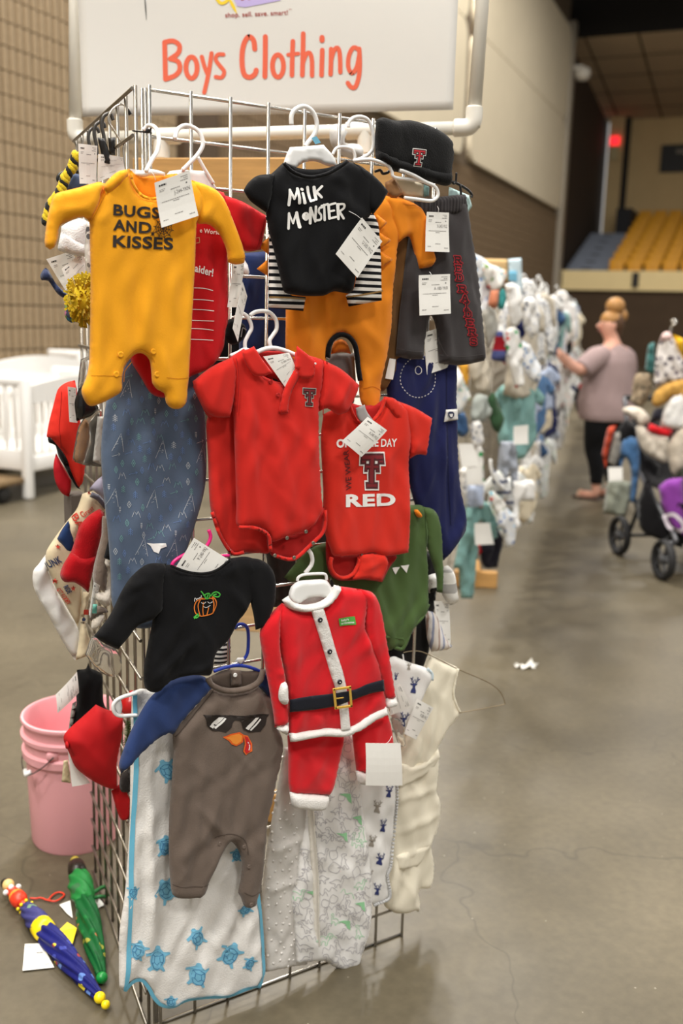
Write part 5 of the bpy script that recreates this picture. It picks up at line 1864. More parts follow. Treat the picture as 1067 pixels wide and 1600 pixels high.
def turtle(x, y, s, a):
	ca, sa_ = cos(a), sin(a)

	def tr(p):
		return (x + (p[0] * ca - p[1] * sa_) * s, y + (p[0] * sa_ + p[1] * ca) * s)
	tu_p.append([tr(p) for p in [(0, -1.0), (.18, -.95), (.24, -.75), (.45, -.6), (.85, -.75), (.9, -.6), (.58, -.3), (.62, .1), (.5, .5), (.72, .85), (.55, .92), (.3, .72), (0, .85), (-.3, .72), (-.55, .95), (-.72, .85), (-.5, .5), (-.62, .1), (-.58, -.3), (-.95, -.2), (-.98, -.4), (-.45, -.6), (-.24, -.75), (-.18, -.95)]])
	for st_ in ([(-.42, -.4), (0, -.55), (.42, -.4), (.5, .1), (.3, .6), (0, .7), (-.3, .6), (-.5, .1), (-.42, -.4)], [(-.2, -.2), (.2, -.2), (.25, .2), (0, .42), (-.25, .2), (-.2, -.2)], [(.2, -.2), (.42, -.4)], [(-.2, -.2), (-.42, -.4)], [(.25, .2), (.5, .25)], [(-.25, .2), (-.5, .25)]):
		tu_l.append(([tr(p) for p in st_], 0.9, False, False))

for x, y, s, a in [b1((690, 222))[0] + (13, 0.1), b1((692, 405))[0] + (21, -0.5), b1((575, 655))[0] + (16, 0.3), b1((655, 690))[0] + (20, 0.1), b1((822, 600))[0] + (17, -0.5), b1((958, 670))[0] + (20, 0.5), b1((822, 756))[0] + (19, 0.15), b1((1022, 482))[0] + (12, 0.9), b1((985, 256))[0] + (11, 0.0),
				   b1((712, 868))[0] + (11, 0.0), b1((556, 412))[0] + (11, 0.2), tk((308, 700))[0] + (18, -0.5), tk((297, 1150))[0] + (17, 0.1), (390, 1505, 12, 0.4)]:
	turtle(x, y, s, a)
tp2 = [pp for pp in tu_p]
print_polys('turtle_print', g, S, tp2, plain('turtle_blue', (118, 184, 214), 0.8), 0.0011)
print_strokes('turtle_lines', g, S, tu_l, plain('turtle_line', (64, 124, 168), 0.8), 0.0016, cap=False)
h = G('looped_hanger', 'white hanger loop poking out left of the turtle blanket', 'hanger', 190, 1103, 0.03)
hz2 = C(130, 960, .1312)
pxtube('loop', h, FP, hz2((640, 935), (580, 950), (480, 980), (400, 1020), (358, 1080), (365, 1150), (400, 1195), (460, 1210), (540, 1205), (640, 1200)), 0.0036, W_pl, 0.036, 10, 6)
puff('inner_web', h, FP, hz2((440, 1010), (470, 1100), (452, 1190), (400, 1180), (370, 1120), (380, 1060)), W_pl, 0.034, 0.004, 0.006, res=0.004, nz=0)

# ---------------------------------------------------------------- turkey romper
O = 0.066
g = G('turkey_romper', 'grey brown romper with navy sleeves and a sunglasses turkey face', 'romper', 340, 1230, O)
_, S = puff('body', g, FP, tk((588, 212, 1), (650, 246), (720, 250), (800, 234), (856, 200, 1), (905, 250), (946, 290), (962, 420), (1000, 500), (1012, 560), (1000, 650), (976, 745), (952, 870), (930, 960), (914, 1040), (904, 1200), (890, 1330), (870, 1430), (850, 1512, 1), (800, 1532), (775, 1512), (756, 1462), (742, 1440), (754, 1380), (765, 1260), (745, 1190), (715, 1145), (690, 1135), (668, 1165), (640, 1212), (602, 1300), (566, 1385), (545, 1440), (510, 1470), (400, 1476), (352, 1452), (338, 1380), (330, 1250), (330, 1000), (345, 800), (356, 600), (352, 490, 1), (450, 372), (540, 272)),
			F_turkey, O, 0.02, 0.036, seed=15, folds=[(310, 1260, 355, 1310, 6, 6), (350, 1250, 360, 1300, 5, 6), (280, 1260, 290, 1360, 4, 8), (345, 1330, 325, 1370, 5, 7), (405, 1300, 408, 1380, 4, 6), (300, 1190, 315, 1210, 3, 6)])
puff('sleeve', g, FP, tk((586, 212, 1), (540, 150), (450, 144), (330, 180), (222, 270), (150, 380), (100, 480), (52, 600), (30, 680), (45, 728, 1), (100, 680), (200, 572), (282, 510), (330, 486), (352, 496, 1), (420, 400), (520, 290)), F_nvsl, O + 0.004, 0.018, 0.028, nz=0.003, folds=[(240, 1110, 265, 1145, 4, 8)])
puff('sleeve', g, FP, tk((856, 202, 1), (880, 110), (915, 140), (938, 292, 1), (900, 246)), F_nvsl, O + 0.002, 0.012, 0.018, nz=0.002)
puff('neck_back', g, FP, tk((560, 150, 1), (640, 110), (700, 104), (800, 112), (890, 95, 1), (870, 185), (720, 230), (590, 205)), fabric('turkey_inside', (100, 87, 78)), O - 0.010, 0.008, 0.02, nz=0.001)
puff('neckband', g, FP, strip(tk((556, 152), (580, 196), (650, 226), (720, 229), (800, 212), (862, 172), (888, 100)), 9.5), F_turkey, O + 0.014, 0.008, 0.010, res=0.005, nz=0)
puff('back_placket', g, FP, tk((690, 105, 1), (752, 105, 1), (756, 200, 1), (692, 200, 1)), F_turkey, O + 0.002, 0.005, 0.010, res=0.005, nz=0)
dots_bm('snap', g, FlatS(FP, O + 0.008), tk((711, 131)), 0.0042, W_pl, 0.002, 12, 0.4)
print_polys('sunglasses_print', g, S, [tk((520, 366), (560, 368), (700, 372), (730, 372), (860, 366), (915, 366), (902, 386), (892, 430), (862, 468), (800, 476), (762, 456), (746, 412), (735, 399), (710, 399), (696, 412), (686, 440), (650, 469), (580, 466), (546, 432), (536, 392))], p_black, 0.0012)
print_polys('sunglasses_glint', g, S, [tk((612, 380), (642, 378), (582, 452), (560, 436)), tk((648, 384), (658, 388), (602, 456), (592, 450)), tk((832, 384), (854, 383), (792, 460), (772, 446)), tk((860, 390), (867, 395), (808, 464), (800, 459))], p_white, 0.0020)
print_polys('beak_print', g, S, [tk((638, 500), (680, 480), (740, 471), (767, 490), (762, 532), (720, 554), (690, 542), (672, 520))], plain('beak_edge', (236, 100, 32), 0.7), 0.0012)
print_polys('beak_print', g, S, [tk((650, 502), (684, 488), (736, 480), (756, 494), (751, 526), (719, 545), (696, 535), (680, 514))], plain('beak_orange', (246, 150, 52), 0.7), 0.0018)
print_polys('wattle_print', g, S, [tk((752, 482), (790, 494), (814, 540), (812, 582), (776, 607), (757, 582), (768, 540), (764, 510))], plain('wattle_edge', (240, 110, 40), 0.7), 0.0016)
print_polys('wattle_print', g, S, [tk((766, 492), (788, 502), (806, 542), (804, 578), (778, 598), (765, 578), (776, 542), (772, 512))], plain('wattle_red', (206, 30, 36), 0.7), 0.0022)
print_strokes('wattle_shine', g, S, [(tk((788, 530), (797, 552), (792, 575)), 1.4)], p_white, 0.0028)
print_strokes('seam', g, S, [(tk((352, 496), (450, 375), (586, 214)), 1.0), (tk((600, 1110), (660, 1075), (730, 1085), (780, 1130), (790, 1200)), 1.0), (tk((345, 1385), (440, 1390), (558, 1378)), 0.9), (tk((770, 1430), (810, 1440), (860, 1430)), 0.9)], fabric('thread_turkey', (84, 72, 64)), 0.0008)
dots_bm('snap', g, S, tk((628, 1142), (768, 1155), (800, 1276), (810, 1498)), 0.0045, F_turkey, 0.0, 12, 0.4)
h = G('blue_hanger', 'blue plastic hanger in the neck of the turkey romper', 'hanger', 378, 1020, 0.06)
hook(h, [(366, 982), (372, 976), (381, 976), (387, 984), (388, 1005), (386, 1022), (378, 1034), (372, 1040)], 0.0034, B_pl, 0.05)
hook(h, [(334, 1049), (352, 1043), (370, 1040), (388, 1042), (407, 1049)], 0.0034, B_pl, 0.056, 'arm')
puff('size_label', h, FP, tk((730, 30, 1), (768, 30, 1), (772, 50, 1), (745, 70, 1), (712, 52, 1)), W_pl, 0.058, 0.002, 0.003, res=0.004, nz=0)
g = G('dark_mitten', 'dark knitted mitten hanging below the left navy sleeve', 'mitten', 196, 1222, 0.012)
puff('knit', g, FP, tk((90, 690, 1), (98, 760), (95, 832, 1), (50, 835), (30, 800), (45, 730)), fabric('knit_dark', (42, 36, 34), 0.2, 0.1, 0.8, 400), 0.012, 0.012, 0.016, nz=0.002)

# ---------------------------------------------------------------- ivory dress
O = -0.004
g = G('ivory_dress', 'ivory sleeveless wrap dress hanging at the right edge of the rack', 'dress', 655, 1230, O)
_, S = puff('body', g, FP, dr((415, 88, 1), (560, 158, 1), (541, 230), (531, 300), (545, 360), (570, 407, 1), (540, 460), (490, 520), (460, 570), (448, 602), (456, 680), (450, 760), (440, 840), (463, 900), (461, 990), (440, 1070), (410, 1130), (428, 1250), (420, 1340), (395, 1386), (345, 1396), (350, 1460), (350, 1526, 1), (320, 1512), (250, 1531), (200, 1521), (150, 1472), (150, 1300), (180, 1100), (200, 800), (230, 600), (290, 480), (320, 360), (375, 170)),
			F_ivory, O, 0.020, 0.034, nz=0.005, folds=[(660, 1130, 640, 1200, 6, 5), (675, 1110, 660, 1200, 6, 5), (690, 1090, 680, 1180, 5, 5), (615, 1250, 680, 1230, 5, 6), (620, 1300, 685, 1270, 5, 6), (625, 1340, 680, 1310, 6, 6), (645, 1350, 640, 1420, 6, 6), (615, 1350, 618, 1420, 6, 5)])
puff('sash', g, FP, dr((235, 690, 1), (320, 692), (400, 652), (446, 600, 1), (455, 650), (410, 725), (300, 795), (228, 830, 1)), F_ivory, O + 0.014, 0.010, 0.014, nz=0.002, folds=[(640, 1205, 685, 1180, 4, 4)])
puff('skirt_fold', g, FP, dr((200, 1190, 1), (300, 1170), (410, 1120, 1), (380, 1180), (330, 1260), (215, 1280, 1)), F_ivory, O + 0.014, 0.010, 0.014, nz=0.003)
puff('armhole_edge', g, FP, strip(dr((556, 160), (540, 230), (531, 300), (546, 362), (568, 405)), 4.0), F_ivory, O + 0.010, 0.005, 0.006, res=0.004, nz=0)
h = G('wire_hanger', 'thin bent wire hanger sticking out from the ivory dress', 'hanger', 720, 1085, 0.0)
pxtube('wire', h, FP, dr((250, 70), (290, 62), (345, 64), (420, 95), (560, 165), (700, 225), (768, 268), (800, 310), (813, 352), (806, 358), (700, 380), (560, 405), (400, 430)), 0.0011, wire_m, 0.004, 8, 5)

# ---------------------------------------------------------------- deer blanket and deer top
O = 0.012
deer_p = {'n': [], 'g': []}
deer_s = {'n': [], 'g': []}

def deer(x, y, s, col, a=0.0):
	ca, sa_ = cos(a), sin(a)

	def tr(p):
		return (x + (p[0] * ca - p[1] * sa_) * s, y + (p[0] * sa_ + p[1] * ca) * s)
	deer_p[col].append([tr(p) for p in [(-.25, -.15), (0, -.25), (.25, -.15), (.5, -.25), (.42, -.02), (.22, .05), (.2, .3), (.34, .7), (.3, 1.0), (-.1, .95), (-.42, 1.0), (-.38, .6), (-.2, .3), (-.2, .05), (-.5, .0), (-.55, -.2)]])
	for st_ in ([(-.12, -.2), (-.4, -.5), (-.35, -1.0)], [(-.37, -.6), (-.6, -.85)], [(.12, -.2), (.4, -.5), (.38, -1.0)], [(.4, -.6), (.62, -.82)], [(-.25, -.35), (-.1, -.7)], [(.25, -.35), (.12, -.7)]):
		deer_s[col].append(([tr(p) for p in st_], s * 0.11, False, True))

g = G('deer_blanket', 'white blanket printed with deer heads and edged with a twisted cord', 'blanket', 600, 1330, O)
_, S = puff('cloth', g, FP, dr((-20, 700, 1), (215, 700, 1), (214, 900), (206, 1000), (192, 1130), (181, 1250), (160, 1310), (176, 1400), (163, 1442), (90, 1472), (30, 1460), (0, 1100), (-20, 900)), F_white, O, 0.010, 0.026, nz=0.004)
for x, y, s, c in ((170, 840, 34, 'n'), (105, 925, 34, 'g'), (137, 1030, 36, 'n'), (75, 1115, 34, 'g'), (120, 1215, 36, 'n'), (105, 1385, 32, 'n'), (65, 1300, 24, 'g')):
	q = dr((x, y))[0]
	deer(q[0], q[1], s * .28125, c, 0.1)
cn, cg = plain('deer_navy', (40, 50, 104), 0.8), plain('deer_taupe', (150, 142, 130), 0.8)
for c, m in (('n', cn), ('g', cg)):
	print_polys('deer_print', g, S, deer_p[c], m, 0.001)
	print_strokes('antler_print', g, S, deer_s[c], m, 0.0012)
bm = bmesh.new()
for i, p in enumerate(smooth_path([(q[0], q[1], 0) for q in dr((215, 800), (214, 900), (206, 1000), (192, 1130), (181, 1250), (162, 1310), (176, 1400), (163, 1442), (90, 1472))], 6)):
	X = FP.pt(p[0], p[1], O + 0.006)
	bmesh.ops.create_icosphere(bm, subdivisions=1, radius=0.0042, matrix=Matrix.Translation(X))
bmobj('twisted_cord', bm, fabric('cord_grey', (196, 196, 196)), g)['kind'] = 'stuff'
deer_p = {'n': [], 'g': []}
deer_s = {'n': [], 'g': []}
O = 0.036
g = G('deer_bodysuit', 'small white bodysuit printed with navy deer heads left of the ivory dress', 'bodysuit', 640, 1075, O)
_, S = puff('body', g, FP, dr((150, 120, 1), (205, 95), (240, 108), (300, 132), (380, 157), (412, 186), (411, 225), (390, 270), (362, 330), (333, 400), (300, 490), (255, 545), (215, 480), (180, 400), (150, 260)), F_white, O, 0.014, 0.026, nz=0.003)
for x, y, s, c in ((308, 250, 44, 'n'), (250, 440, 40, 'n'), (280, 142, 22, 'g'), (208, 200, 20, 'n')):
	q = dr((x, y))[0]
	deer(q[0], q[1], s * .28125, c, 0.15)
for c, m in (('n', cn), ('g', cg)):
	print_polys('deer_print', g, S, deer_p[c], m, 0.001)
	print_strokes('antler_print', g, S, deer_s[c], m, 0.0012)
puff('pale_blue_cuff', g, FP, strip(dr((385, 160), (412, 190), (412, 228)), 5.0), fabric('pale_blue', (206, 222, 230)), O + 0.008, 0.006, 0.008, res=0.004, nz=0)
g = G('plastic_sleeve', 'crumpled clear plastic sleeve below the deer bodysuit', 'plastic bag', 625, 1140, 0.06)
puff('film', g, FP, dr((180, 430, 1), (240, 450), (262, 520), (270, 600, 1), (235, 590), (205, 520)), clear_m, 0.058, 0.010, 0.016, nz=0.006)
tagcard('white price tag hanging on the deer bodysuit', [(649, 1090), (676, 1105), (651, 1156), (631, 1146)], 0.064, None, 'P-280-YKC')
tagcard('white price tag poking out behind the right santa cuff', [(622, 1066), (641, 1104), (610, 1119), (606, 1080)], 0.078, None, None)
g2 = G('hook_pin', 'thin white hook above the deer bodysuit', 'hanger', 630, 1030, 0.03)
hook(g2, dr((246, 80), (250, 105), (252, 130)), 0.0016, W_pl, 0.03)

# ---------------------------------------------------------------- dinosaur sleep sack
O = 0.014
g = G('dinosaur_sleep_sack', 'white zipped sleep sack with outline dinosaurs and grey dotted plush side', 'sleep sack', 500, 1340, O)
mk = noisy('plush_grey', (214, 210, 204), 0.04, 20, 0.9, 0.3, 500)
_, SM = puff('plush_side', g, FP, dn((170, 250, 1), (330, 250, 1), (330, 700), (300, 1000), (290, 1300), (300, 1490, 1), (200, 1502), (60, 1532, 1), (45, 1300), (40, 1100), (60, 900), (90, 700), (115, 560)), mk, O, 0.014, 0.03, nz=0.005, folds=[(415, 1390, 470, 1375, 5, 6), (420, 1330, 470, 1310, 5, 7)])
bm = bmesh.new()
rb = random.Random(8)
pts_ = []
for k in range(700):
	x, y = rb.uniform(412, 480), rb.uniform(1250, 1515)
	if all((x - a) ** 2 + (y - b) ** 2 > 9.5 ** 2 for a, b in pts_) and inside(np.array([(x, y)]), np.array(dn((110, 540), (240, 540), (230, 1490), (75, 1500), (60, 1100))))[0]:
		pts_.append((x, y))
for X in _place(SM, pts_, -0.001):
	bmesh.ops.create_icosphere(bm, subdivisions=1, radius=0.0036, matrix=Matrix.Translation(X))
bmobj('plush_bump', bm, mk, g)['kind'] = 'stuff'
dpts = dn((300, 250, 1), (420, 160), (560, 175, 1), (592, 450), (622, 650), (642, 800), (661, 950), (669, 1150), (651, 1300), (611, 1430), (590, 1492), (562, 1530), (520, 1531), (450, 1502), (400, 1472), (330, 1472), (240, 1486, 1), (226, 1300), (206, 1130), (232, 1000), (262, 800), (285, 600))
_, S = puff('front', g, FP, dpts, F_white, O + 0.010, 0.018, 0.034, res=0.007, nz=0.005, seed=31, folds=[(530, 1280, 520, 1480, 6, 8), (545, 1250, 550, 1450, 5, 8), (470, 1300, 470, 1480, 5, 7), (510, 1180, 515, 1300, 5, 8), (500, 1500, 480, 1440, 5, 7)])
dino = [(-1.0, .1), (-.6, -.05), (-.3, -.35), (.1, -.4), (.4, -.2), (.5, -.55), (.55, -.9), (.8, -1.0), (1.0, -.85), (.9, -.7), (.75, -.7), (.75, -.3), (.62, .1), (.55, .55), (.38, .55), (.35, .2), (0, .25), (-.1, .6), (-.28, .6), (-.3, .2), (-.7, .2), (-1.0, .1)]
trex = [(-.9, .5), (-.4, .4), (-.2, .0), (.1, -.4), (.2, -.9), (.7, -.9), (.75, -.65), (.4, -.6), (.45, -.2), (.6, -.1), (.4, 0), (.35, .4), (.5, .9), (.2, .9), (.1, .5), (-.1, .6), (-.1, .95), (-.3, .9), (-.3, .6), (-.9, .5)]
swirl = [(-.8, .3), (-.3, -.3), (.2, .1), (.6, -.4), (.9, .2)]
blob = [(-.5, -.5), (.4, -.6), (.6, .2), (.3, .6), (-.4, .5), (-.6, 0), (-.5, -.5)]
LS, GS, GPl = [], [], []
dp = np.array([p[:2] for p in dpts])
sp2 = []
rd_ = random.Random(12)
for k in range(2500):
	x, y = rd_.uniform(455, 582), rd_.uniform(1150, 1515)
	if inside(np.array([(x, y)]), dp)[0] and edge_dist(np.array([(x, y)]), dp)[0] > 5 and all((x - a) ** 2 + (y - b) ** 2 > 14 ** 2 for a, b in sp2) and abs(x - (400 + .275 * (315 + (y - 1270) * 0.14))) > 9:
		sp2.append((x, y))
for i, (x, y) in enumerate(sp2):
	sh = rd_.choice([dino, dino, trex, trex, swirl, blob])
	s = rd_.uniform(9, 13)
	a = rd_.uniform(-.5, .5)
	fx = rd_.choice((-1, 1))
	q = [(x + (p[0] * fx * cos(a) - p[1] * sin(a)) * s, y + (p[0] * fx * sin(a) + p[1] * cos(a)) * s) for p in sh]
	q = [p for p in q if inside(np.array([p]), dp)[0]]
	if len(q) > 3:
		(GS if i % 9 == 4 else LS).append((q, 0.8))
for x, y in dn((572, 660), (590, 1150), (490, 755), (505, 1255), (315, 1085), (510, 535)):
	GPl.append([(x - 10, y - 6), (x + 7, y - 7), (x + 8, y + 8), (x + 3, y + 4), (x + 1, y - 1), (x - 3, y - 3)])
print_strokes('dinosaur_print', g, S, LS, plain('dino_grey', (184, 181, 184), 0.8), 0.001, cap=False)
print_strokes('green_print', g, S, GS, plain('dino_green_line', (168, 214, 176), 0.8), 0.001, cap=False)
print_polys('green_shape', g, S, GPl, plain('dino_green', (146, 204, 154), 0.8), 0.0012)
puff('zip_band', g, FP, strip(dn((312, 560), (328, 800), (342, 1000), (345, 1200), (352, 1385)), 11.0), fabric('zip_cream', (232, 226, 214)), O + 0.024, 0.007, 0.008, res=0.005, nz=0)
print_strokes('zip_line', g, FlatS(FP, O + 0.034), [(dn((318, 600), (334, 800), (348, 1000), (351, 1200), (358, 1380)), 1.2)], plain('zip_teeth', (190, 184, 172), 0.7), 0.0005)  # line of zip teeth, a little darker than the band

# ---------------------------------------------------------------- santa suit
O = 0.074
g = G('santa_trousers', 'red fleece trousers with white cuffs under the santa jacket', 'trousers', 540, 1190, O)
puff('leg', g, FP, sa((205, 1050, 1), (562, 1070, 1), (550, 1160), (522, 1300), (492, 1420), (470, 1458, 1), (350, 1452), (226, 1447, 1), (214, 1390), (212, 1200)), F_santa, O, 0.018, 0.032, nz=0.004, folds=[(475, 1160, 490, 1215, 5, 8)])
puff('cuff', g, FP, sa((220, 1440, 1), (350, 1448), (472, 1452, 1), (446, 1540), (400, 1558), (300, 1547), (240, 1532)), F_fur, O + 0.004, 0.018, 0.02, nz=0.001)
puff('leg', g, FP, sa((608, 1040, 1), (835, 945, 1), (862, 1050), (874, 1160), (880, 1312, 1), (640, 1314, 1), (626, 1200)), F_santa, O, 0.018, 0.032, nz=0.004)
puff('cuff', g, FP, sa((634, 1306, 1), (740, 1308), (882, 1306, 1), (860, 1385), (760, 1392), (660, 1388)), F_fur, O + 0.004, 0.018, 0.02, nz=0.001)
O = 0.094
g = G('santa_jacket', 'red santa jacket with white fleece trim, black belt and gold buckle', 'jacket', 515, 1030, O)
_, S = puff('body', g, FP, sa((175, 256, 1), (240, 285), (310, 300), (400, 290), (470, 255), (528, 150, 1), (640, 165), (702, 188), (702, 300), (692, 400), (740, 520), (786, 660), (804, 770), (826, 915), (740, 955), (640, 1018), (550, 1052), (430, 1052), (320, 1066), (222, 1082), (213, 1000), (213, 860), (196, 720), (172, 600), (150, 480), (118, 400), (110, 320)),
			F_santa, O, 0.020, 0.034, seed=41, nz=0.003, folds=[(560, 950, 580, 1040, 4, 9), (455, 960, 460, 1040, 4, 9), (470, 1100, 500, 1130, 4, 8), (580, 990, 565, 1020, 4, 7)])
puff('sleeve', g, FP, sa((176, 258, 1), (100, 325), (46, 400), (35, 470), (58, 600), (80, 720), (100, 830), (120, 950), (130, 1035, 1), (216, 1006, 1), (212, 900), (204, 780), (190, 700), (160, 540), (160, 400)), F_santa, O + 0.002, 0.019, 0.026, nz=0.003, folds=[(435, 1050, 448, 1052, 6, 5), (425, 990, 435, 1030, 4, 7)])
puff('cuff', g, FP, sa((138, 1042, 1), (216, 1002, 1), (212, 1086, 1), (180, 1072)), F_fur, O + 0.008, 0.016, 0.014, nz=0)
puff('white_pompom', g, FP, sa((165, 760), (190, 745), (208, 775), (212, 850), (205, 888), (175, 888), (152, 860), (150, 810)), F_fur, O + 0.020, 0.014, 0.016, nz=0)
puff('sleeve', g, FP, sa((640, 165, 1), (735, 186), (776, 240), (802, 330), (822, 450), (850, 620), (870, 740), (882, 842, 1), (826, 858, 1), (800, 760), (768, 640), (718, 520), (692, 400), (690, 260)), F_santa, O + 0.004, 0.019, 0.026, nz=0.003, folds=[(580, 1000, 590, 1060, 5, 5)])
puff('cuff', g, FP, sa((818, 856, 1), (882, 834, 1), (892, 888), (852, 912), (824, 905)), F_fur, O + 0.008, 0.016, 0.014, nz=0)
puff('front_band', g, FP, sa((345, 288, 1), (425, 278, 1), (462, 400), (502, 540), (547, 680), (571, 790), (582, 900), (596, 1045, 1), (536, 1052, 1), (524, 920), (500, 790), (468, 690), (430, 560), (390, 430)), F_fur, O + 0.018, 0.006, 0.008, res=0.005, nz=0)
puff('hem', g, FP, strip(sa((220, 1098), (330, 1080), (430, 1064), (545, 1066), (640, 1030), (740, 965), (832, 925)), 13.5), F_fur, O + 0.010, 0.016, 0.014, res=0.005, nz=0.001)
puff('collar', g, FP, strip(sa((192, 222), (230, 268), (310, 288), (400, 274), (466, 236), (508, 180), (520, 146)), 12.0), F_fur, O + 0.010, 0.016, 0.013, res=0.005, nz=0.001)
puff('neck_back', g, FP, sa((192, 215, 1), (260, 180), (440, 160), (522, 140, 1), (470, 260), (400, 296), (310, 306), (235, 285)), F_fur, O - 0.012, 0.008, 0.016, nz=0)
_, SB = puff('belt', g, FP, sa((212, 854, 1), (350, 831), (490, 815), (620, 790), (700, 756), (801, 728, 1), (806, 800, 1), (720, 816), (600, 860), (500, 895), (350, 920), (212, 933, 1)), fabric('felt_navy_black', (24, 26, 36)), O + 0.0225, 0.003, 0.006, res=0.005, nz=0)
gold = noisy('gold_buckle', (226, 184, 82), 0.1, 300, 0.4, 0.3, 900, metal=0.35)
bq = FP.uv(sa((488, 790), (588, 776), (597, 893), (500, 906)), O + 0.03)
bm = bmesh.new()
for i in range(4):
	a, b = bq[i], bq[(i + 1) % 4]
	A, B = FP.xyz([a], [O + 0.029])[0], FP.xyz([b], [O + 0.029])[0]
	d = Vector(B - A)
	bm_box(bm, Vector((A + B) / 2), (d.length + 0.005, 0.003, 0.0052), Matrix.Rotation(math.atan2(-d.z, d.x), 3, 'Y'), 0.0008)
A, B = FP.xyz([(bq[0] + bq[3]) / 2], [O + 0.029])[0], FP.xyz([(bq[1] + bq[2]) / 2], [O + 0.029])[0]
d = Vector(B - A) * 0.55
bm_box(bm, Vector(A) + d / 2, (d.length, 0.002, 0.0022), Matrix.Rotation(math.atan2(-d.z, d.x), 3, 'Y'), 0.0004)
bmobj('buckle', bm, gold, g, smooth=False)
SBn = FlatS(FP, O + 0.026)
dots_bm('button', g, SBn, sa((400, 355), (460, 553), (522, 742)), 0.0052, plain('button_black', (26, 28, 38), 0.35), 0.0005, 18, 0.45)
dots_bm('button_hole', g, SBn, sa((400, 355), (460, 553), (522, 742)), 0.0014, p_white, 0.0022, 8, 0.5)
print_polys('green_label', g, S, [sa((513, 345), (613, 330), (618, 380), (524, 394))], plain('label_green', (84, 168, 68), 0.7), 0.0014)
print_text('label_text', g, S, "Baby's", sa((528, 362))[0], sa((576, 354))[0], 3.2, p_white, 0.03, lift=0.0024)
print_text('label_text', g, S, '1st Christmas', sa((531, 383))[0], sa((608, 371))[0], 3.2, p_white, 0.03, lift=0.0024)
h = G('plastic_hanger', 'white plastic hanger with a moulded yoke in the santa collar', 'hanger', 488, 915, 0.085)
hook(h, gn((188, 325), (205, 350), (213, 385), (207, 415), (190, 440), (170, 462)), 0.0042, W_pl, 0.075)
puff('yoke', h, FP, sa((225, 150, 1), (265, 118), (330, 108), (440, 108), (478, 150), (492, 188), (470, 225), (400, 215), (330, 225), (270, 258), (215, 230), (212, 190)), W_pl, 0.096, 0.010, 0.012, res=0.005, nz=0)
hook(h, sa((258, 110), (265, 88), (300, 72), (380, 66), (432, 70), (440, 105)), 0.003, W_pl, 0.085, 'clip')
tagcard('blank white card hanging over the right santa trouser leg', [(571, 1161), (624, 1160), (627, 1226), (571, 1227)], 0.125, None, None, blank=True, string=((612, 1150), (600, 1164)))

# ================================================================== THINGS ON THE LEFT PANEL AND THE FLOOR
ls, bk, um, lt7 = C(40, 740, 220 / 1067), C(20, 1030, 220 / 1067), C(0, 1320, .1875), C(60, 160, 160 / 985)
sp5 = C(0, 560, 220 / 1067)

def YP(d):
	return Pl((0, d, 0), 0.0)

def GL(name, label, cat, x, y, d, group=None):
	return thing(name, label, cat, YP(d).pt(x, y, 0), group)

# ---- dark wire clip hangers along the top of the left panel
hook_m = noisy('gunmetal_wire', (92, 90, 88), 0.1, 60, 0.35, 0.05, 300, metal=0.7)
for i, (d, x, y, s_, m, lab) in enumerate(((0.10, 182, 190, 1.0, chrome, 'bright chrome hanger hook nearest the corner on the left panel'),
										  (0.20, 168, 196, 0.9, hook_m, 'gunmetal hanger hook second from the corner on the left panel'),
										  (0.30, 156, 208, 0.85, hook_m, 'gunmetal hanger hook third from the corner on the left panel'),
										  (0.38, 147, 216, 0.8, hook_m, 'gunmetal hanger hook farthest from the corner on the left panel'))):
	p = YP(d)
	h = GL('hanger_hook', lab, 'hanger', x, y, d)
	if i == 0:
		hook(h, lt7((880, 110), (860, 60), (820, 22), (770, 25), (710, 70), (675, 140), (680, 200), (720, 260), (790, 375)), 0.0019, chrome, 0.0, 'hook', p)
		pxtube('rubber_tip', h, p, lt7((885, 118), (870, 90), (845, 55)), 0.0034, K_pl, 0, 8, 4)
		hook(h, lt7((840, 640), (825, 540), (820, 430), (850, 370), (890, 345)), 0.0019, chrome, 0.0, 'arm', p)
	else:
		hook(h, [(x + 10 * s_, y - 8), (x + 4, y - 20 * s_), (x - 6, y - 16 * s_), (x - 9, y), (x - 6, y + 16), (x - 4, y + 34)], 0.0035, m, 0.0, 'hook', p)
clipm = K_pl
t = GL('hanger_clip', 'black spring clip gripping the card on the left panel', 'clip', 165, 245, 0.16)
p16 = YP(0.16)
puff('jaw', t, p16, lt7((575, 335, 1), (640, 345, 1), (680, 450), (708, 590, 1), (690, 602), (630, 590, 1), (605, 470)), K_pl, 0.012, 0.008, 0.008, res=0.005, nz=0)
puff('spring_body', t, p16, lt7((680, 335, 1), (750, 332, 1), (750, 505, 1), (690, 500, 1)), K_pl, 0.0, 0.012, 0.008, res=0.005, nz=0)
tagcard('white card with faint print folded under the black clip', lt7((375, 400), (562, 420), (556, 785), (395, 782)), 0.004, YP(0.14), None)
tagcard('grey backed card clipped right of the white one on the left panel', lt7((566, 500), (825, 530), (850, 650), (570, 770)), 0.0, YP(0.15), None)
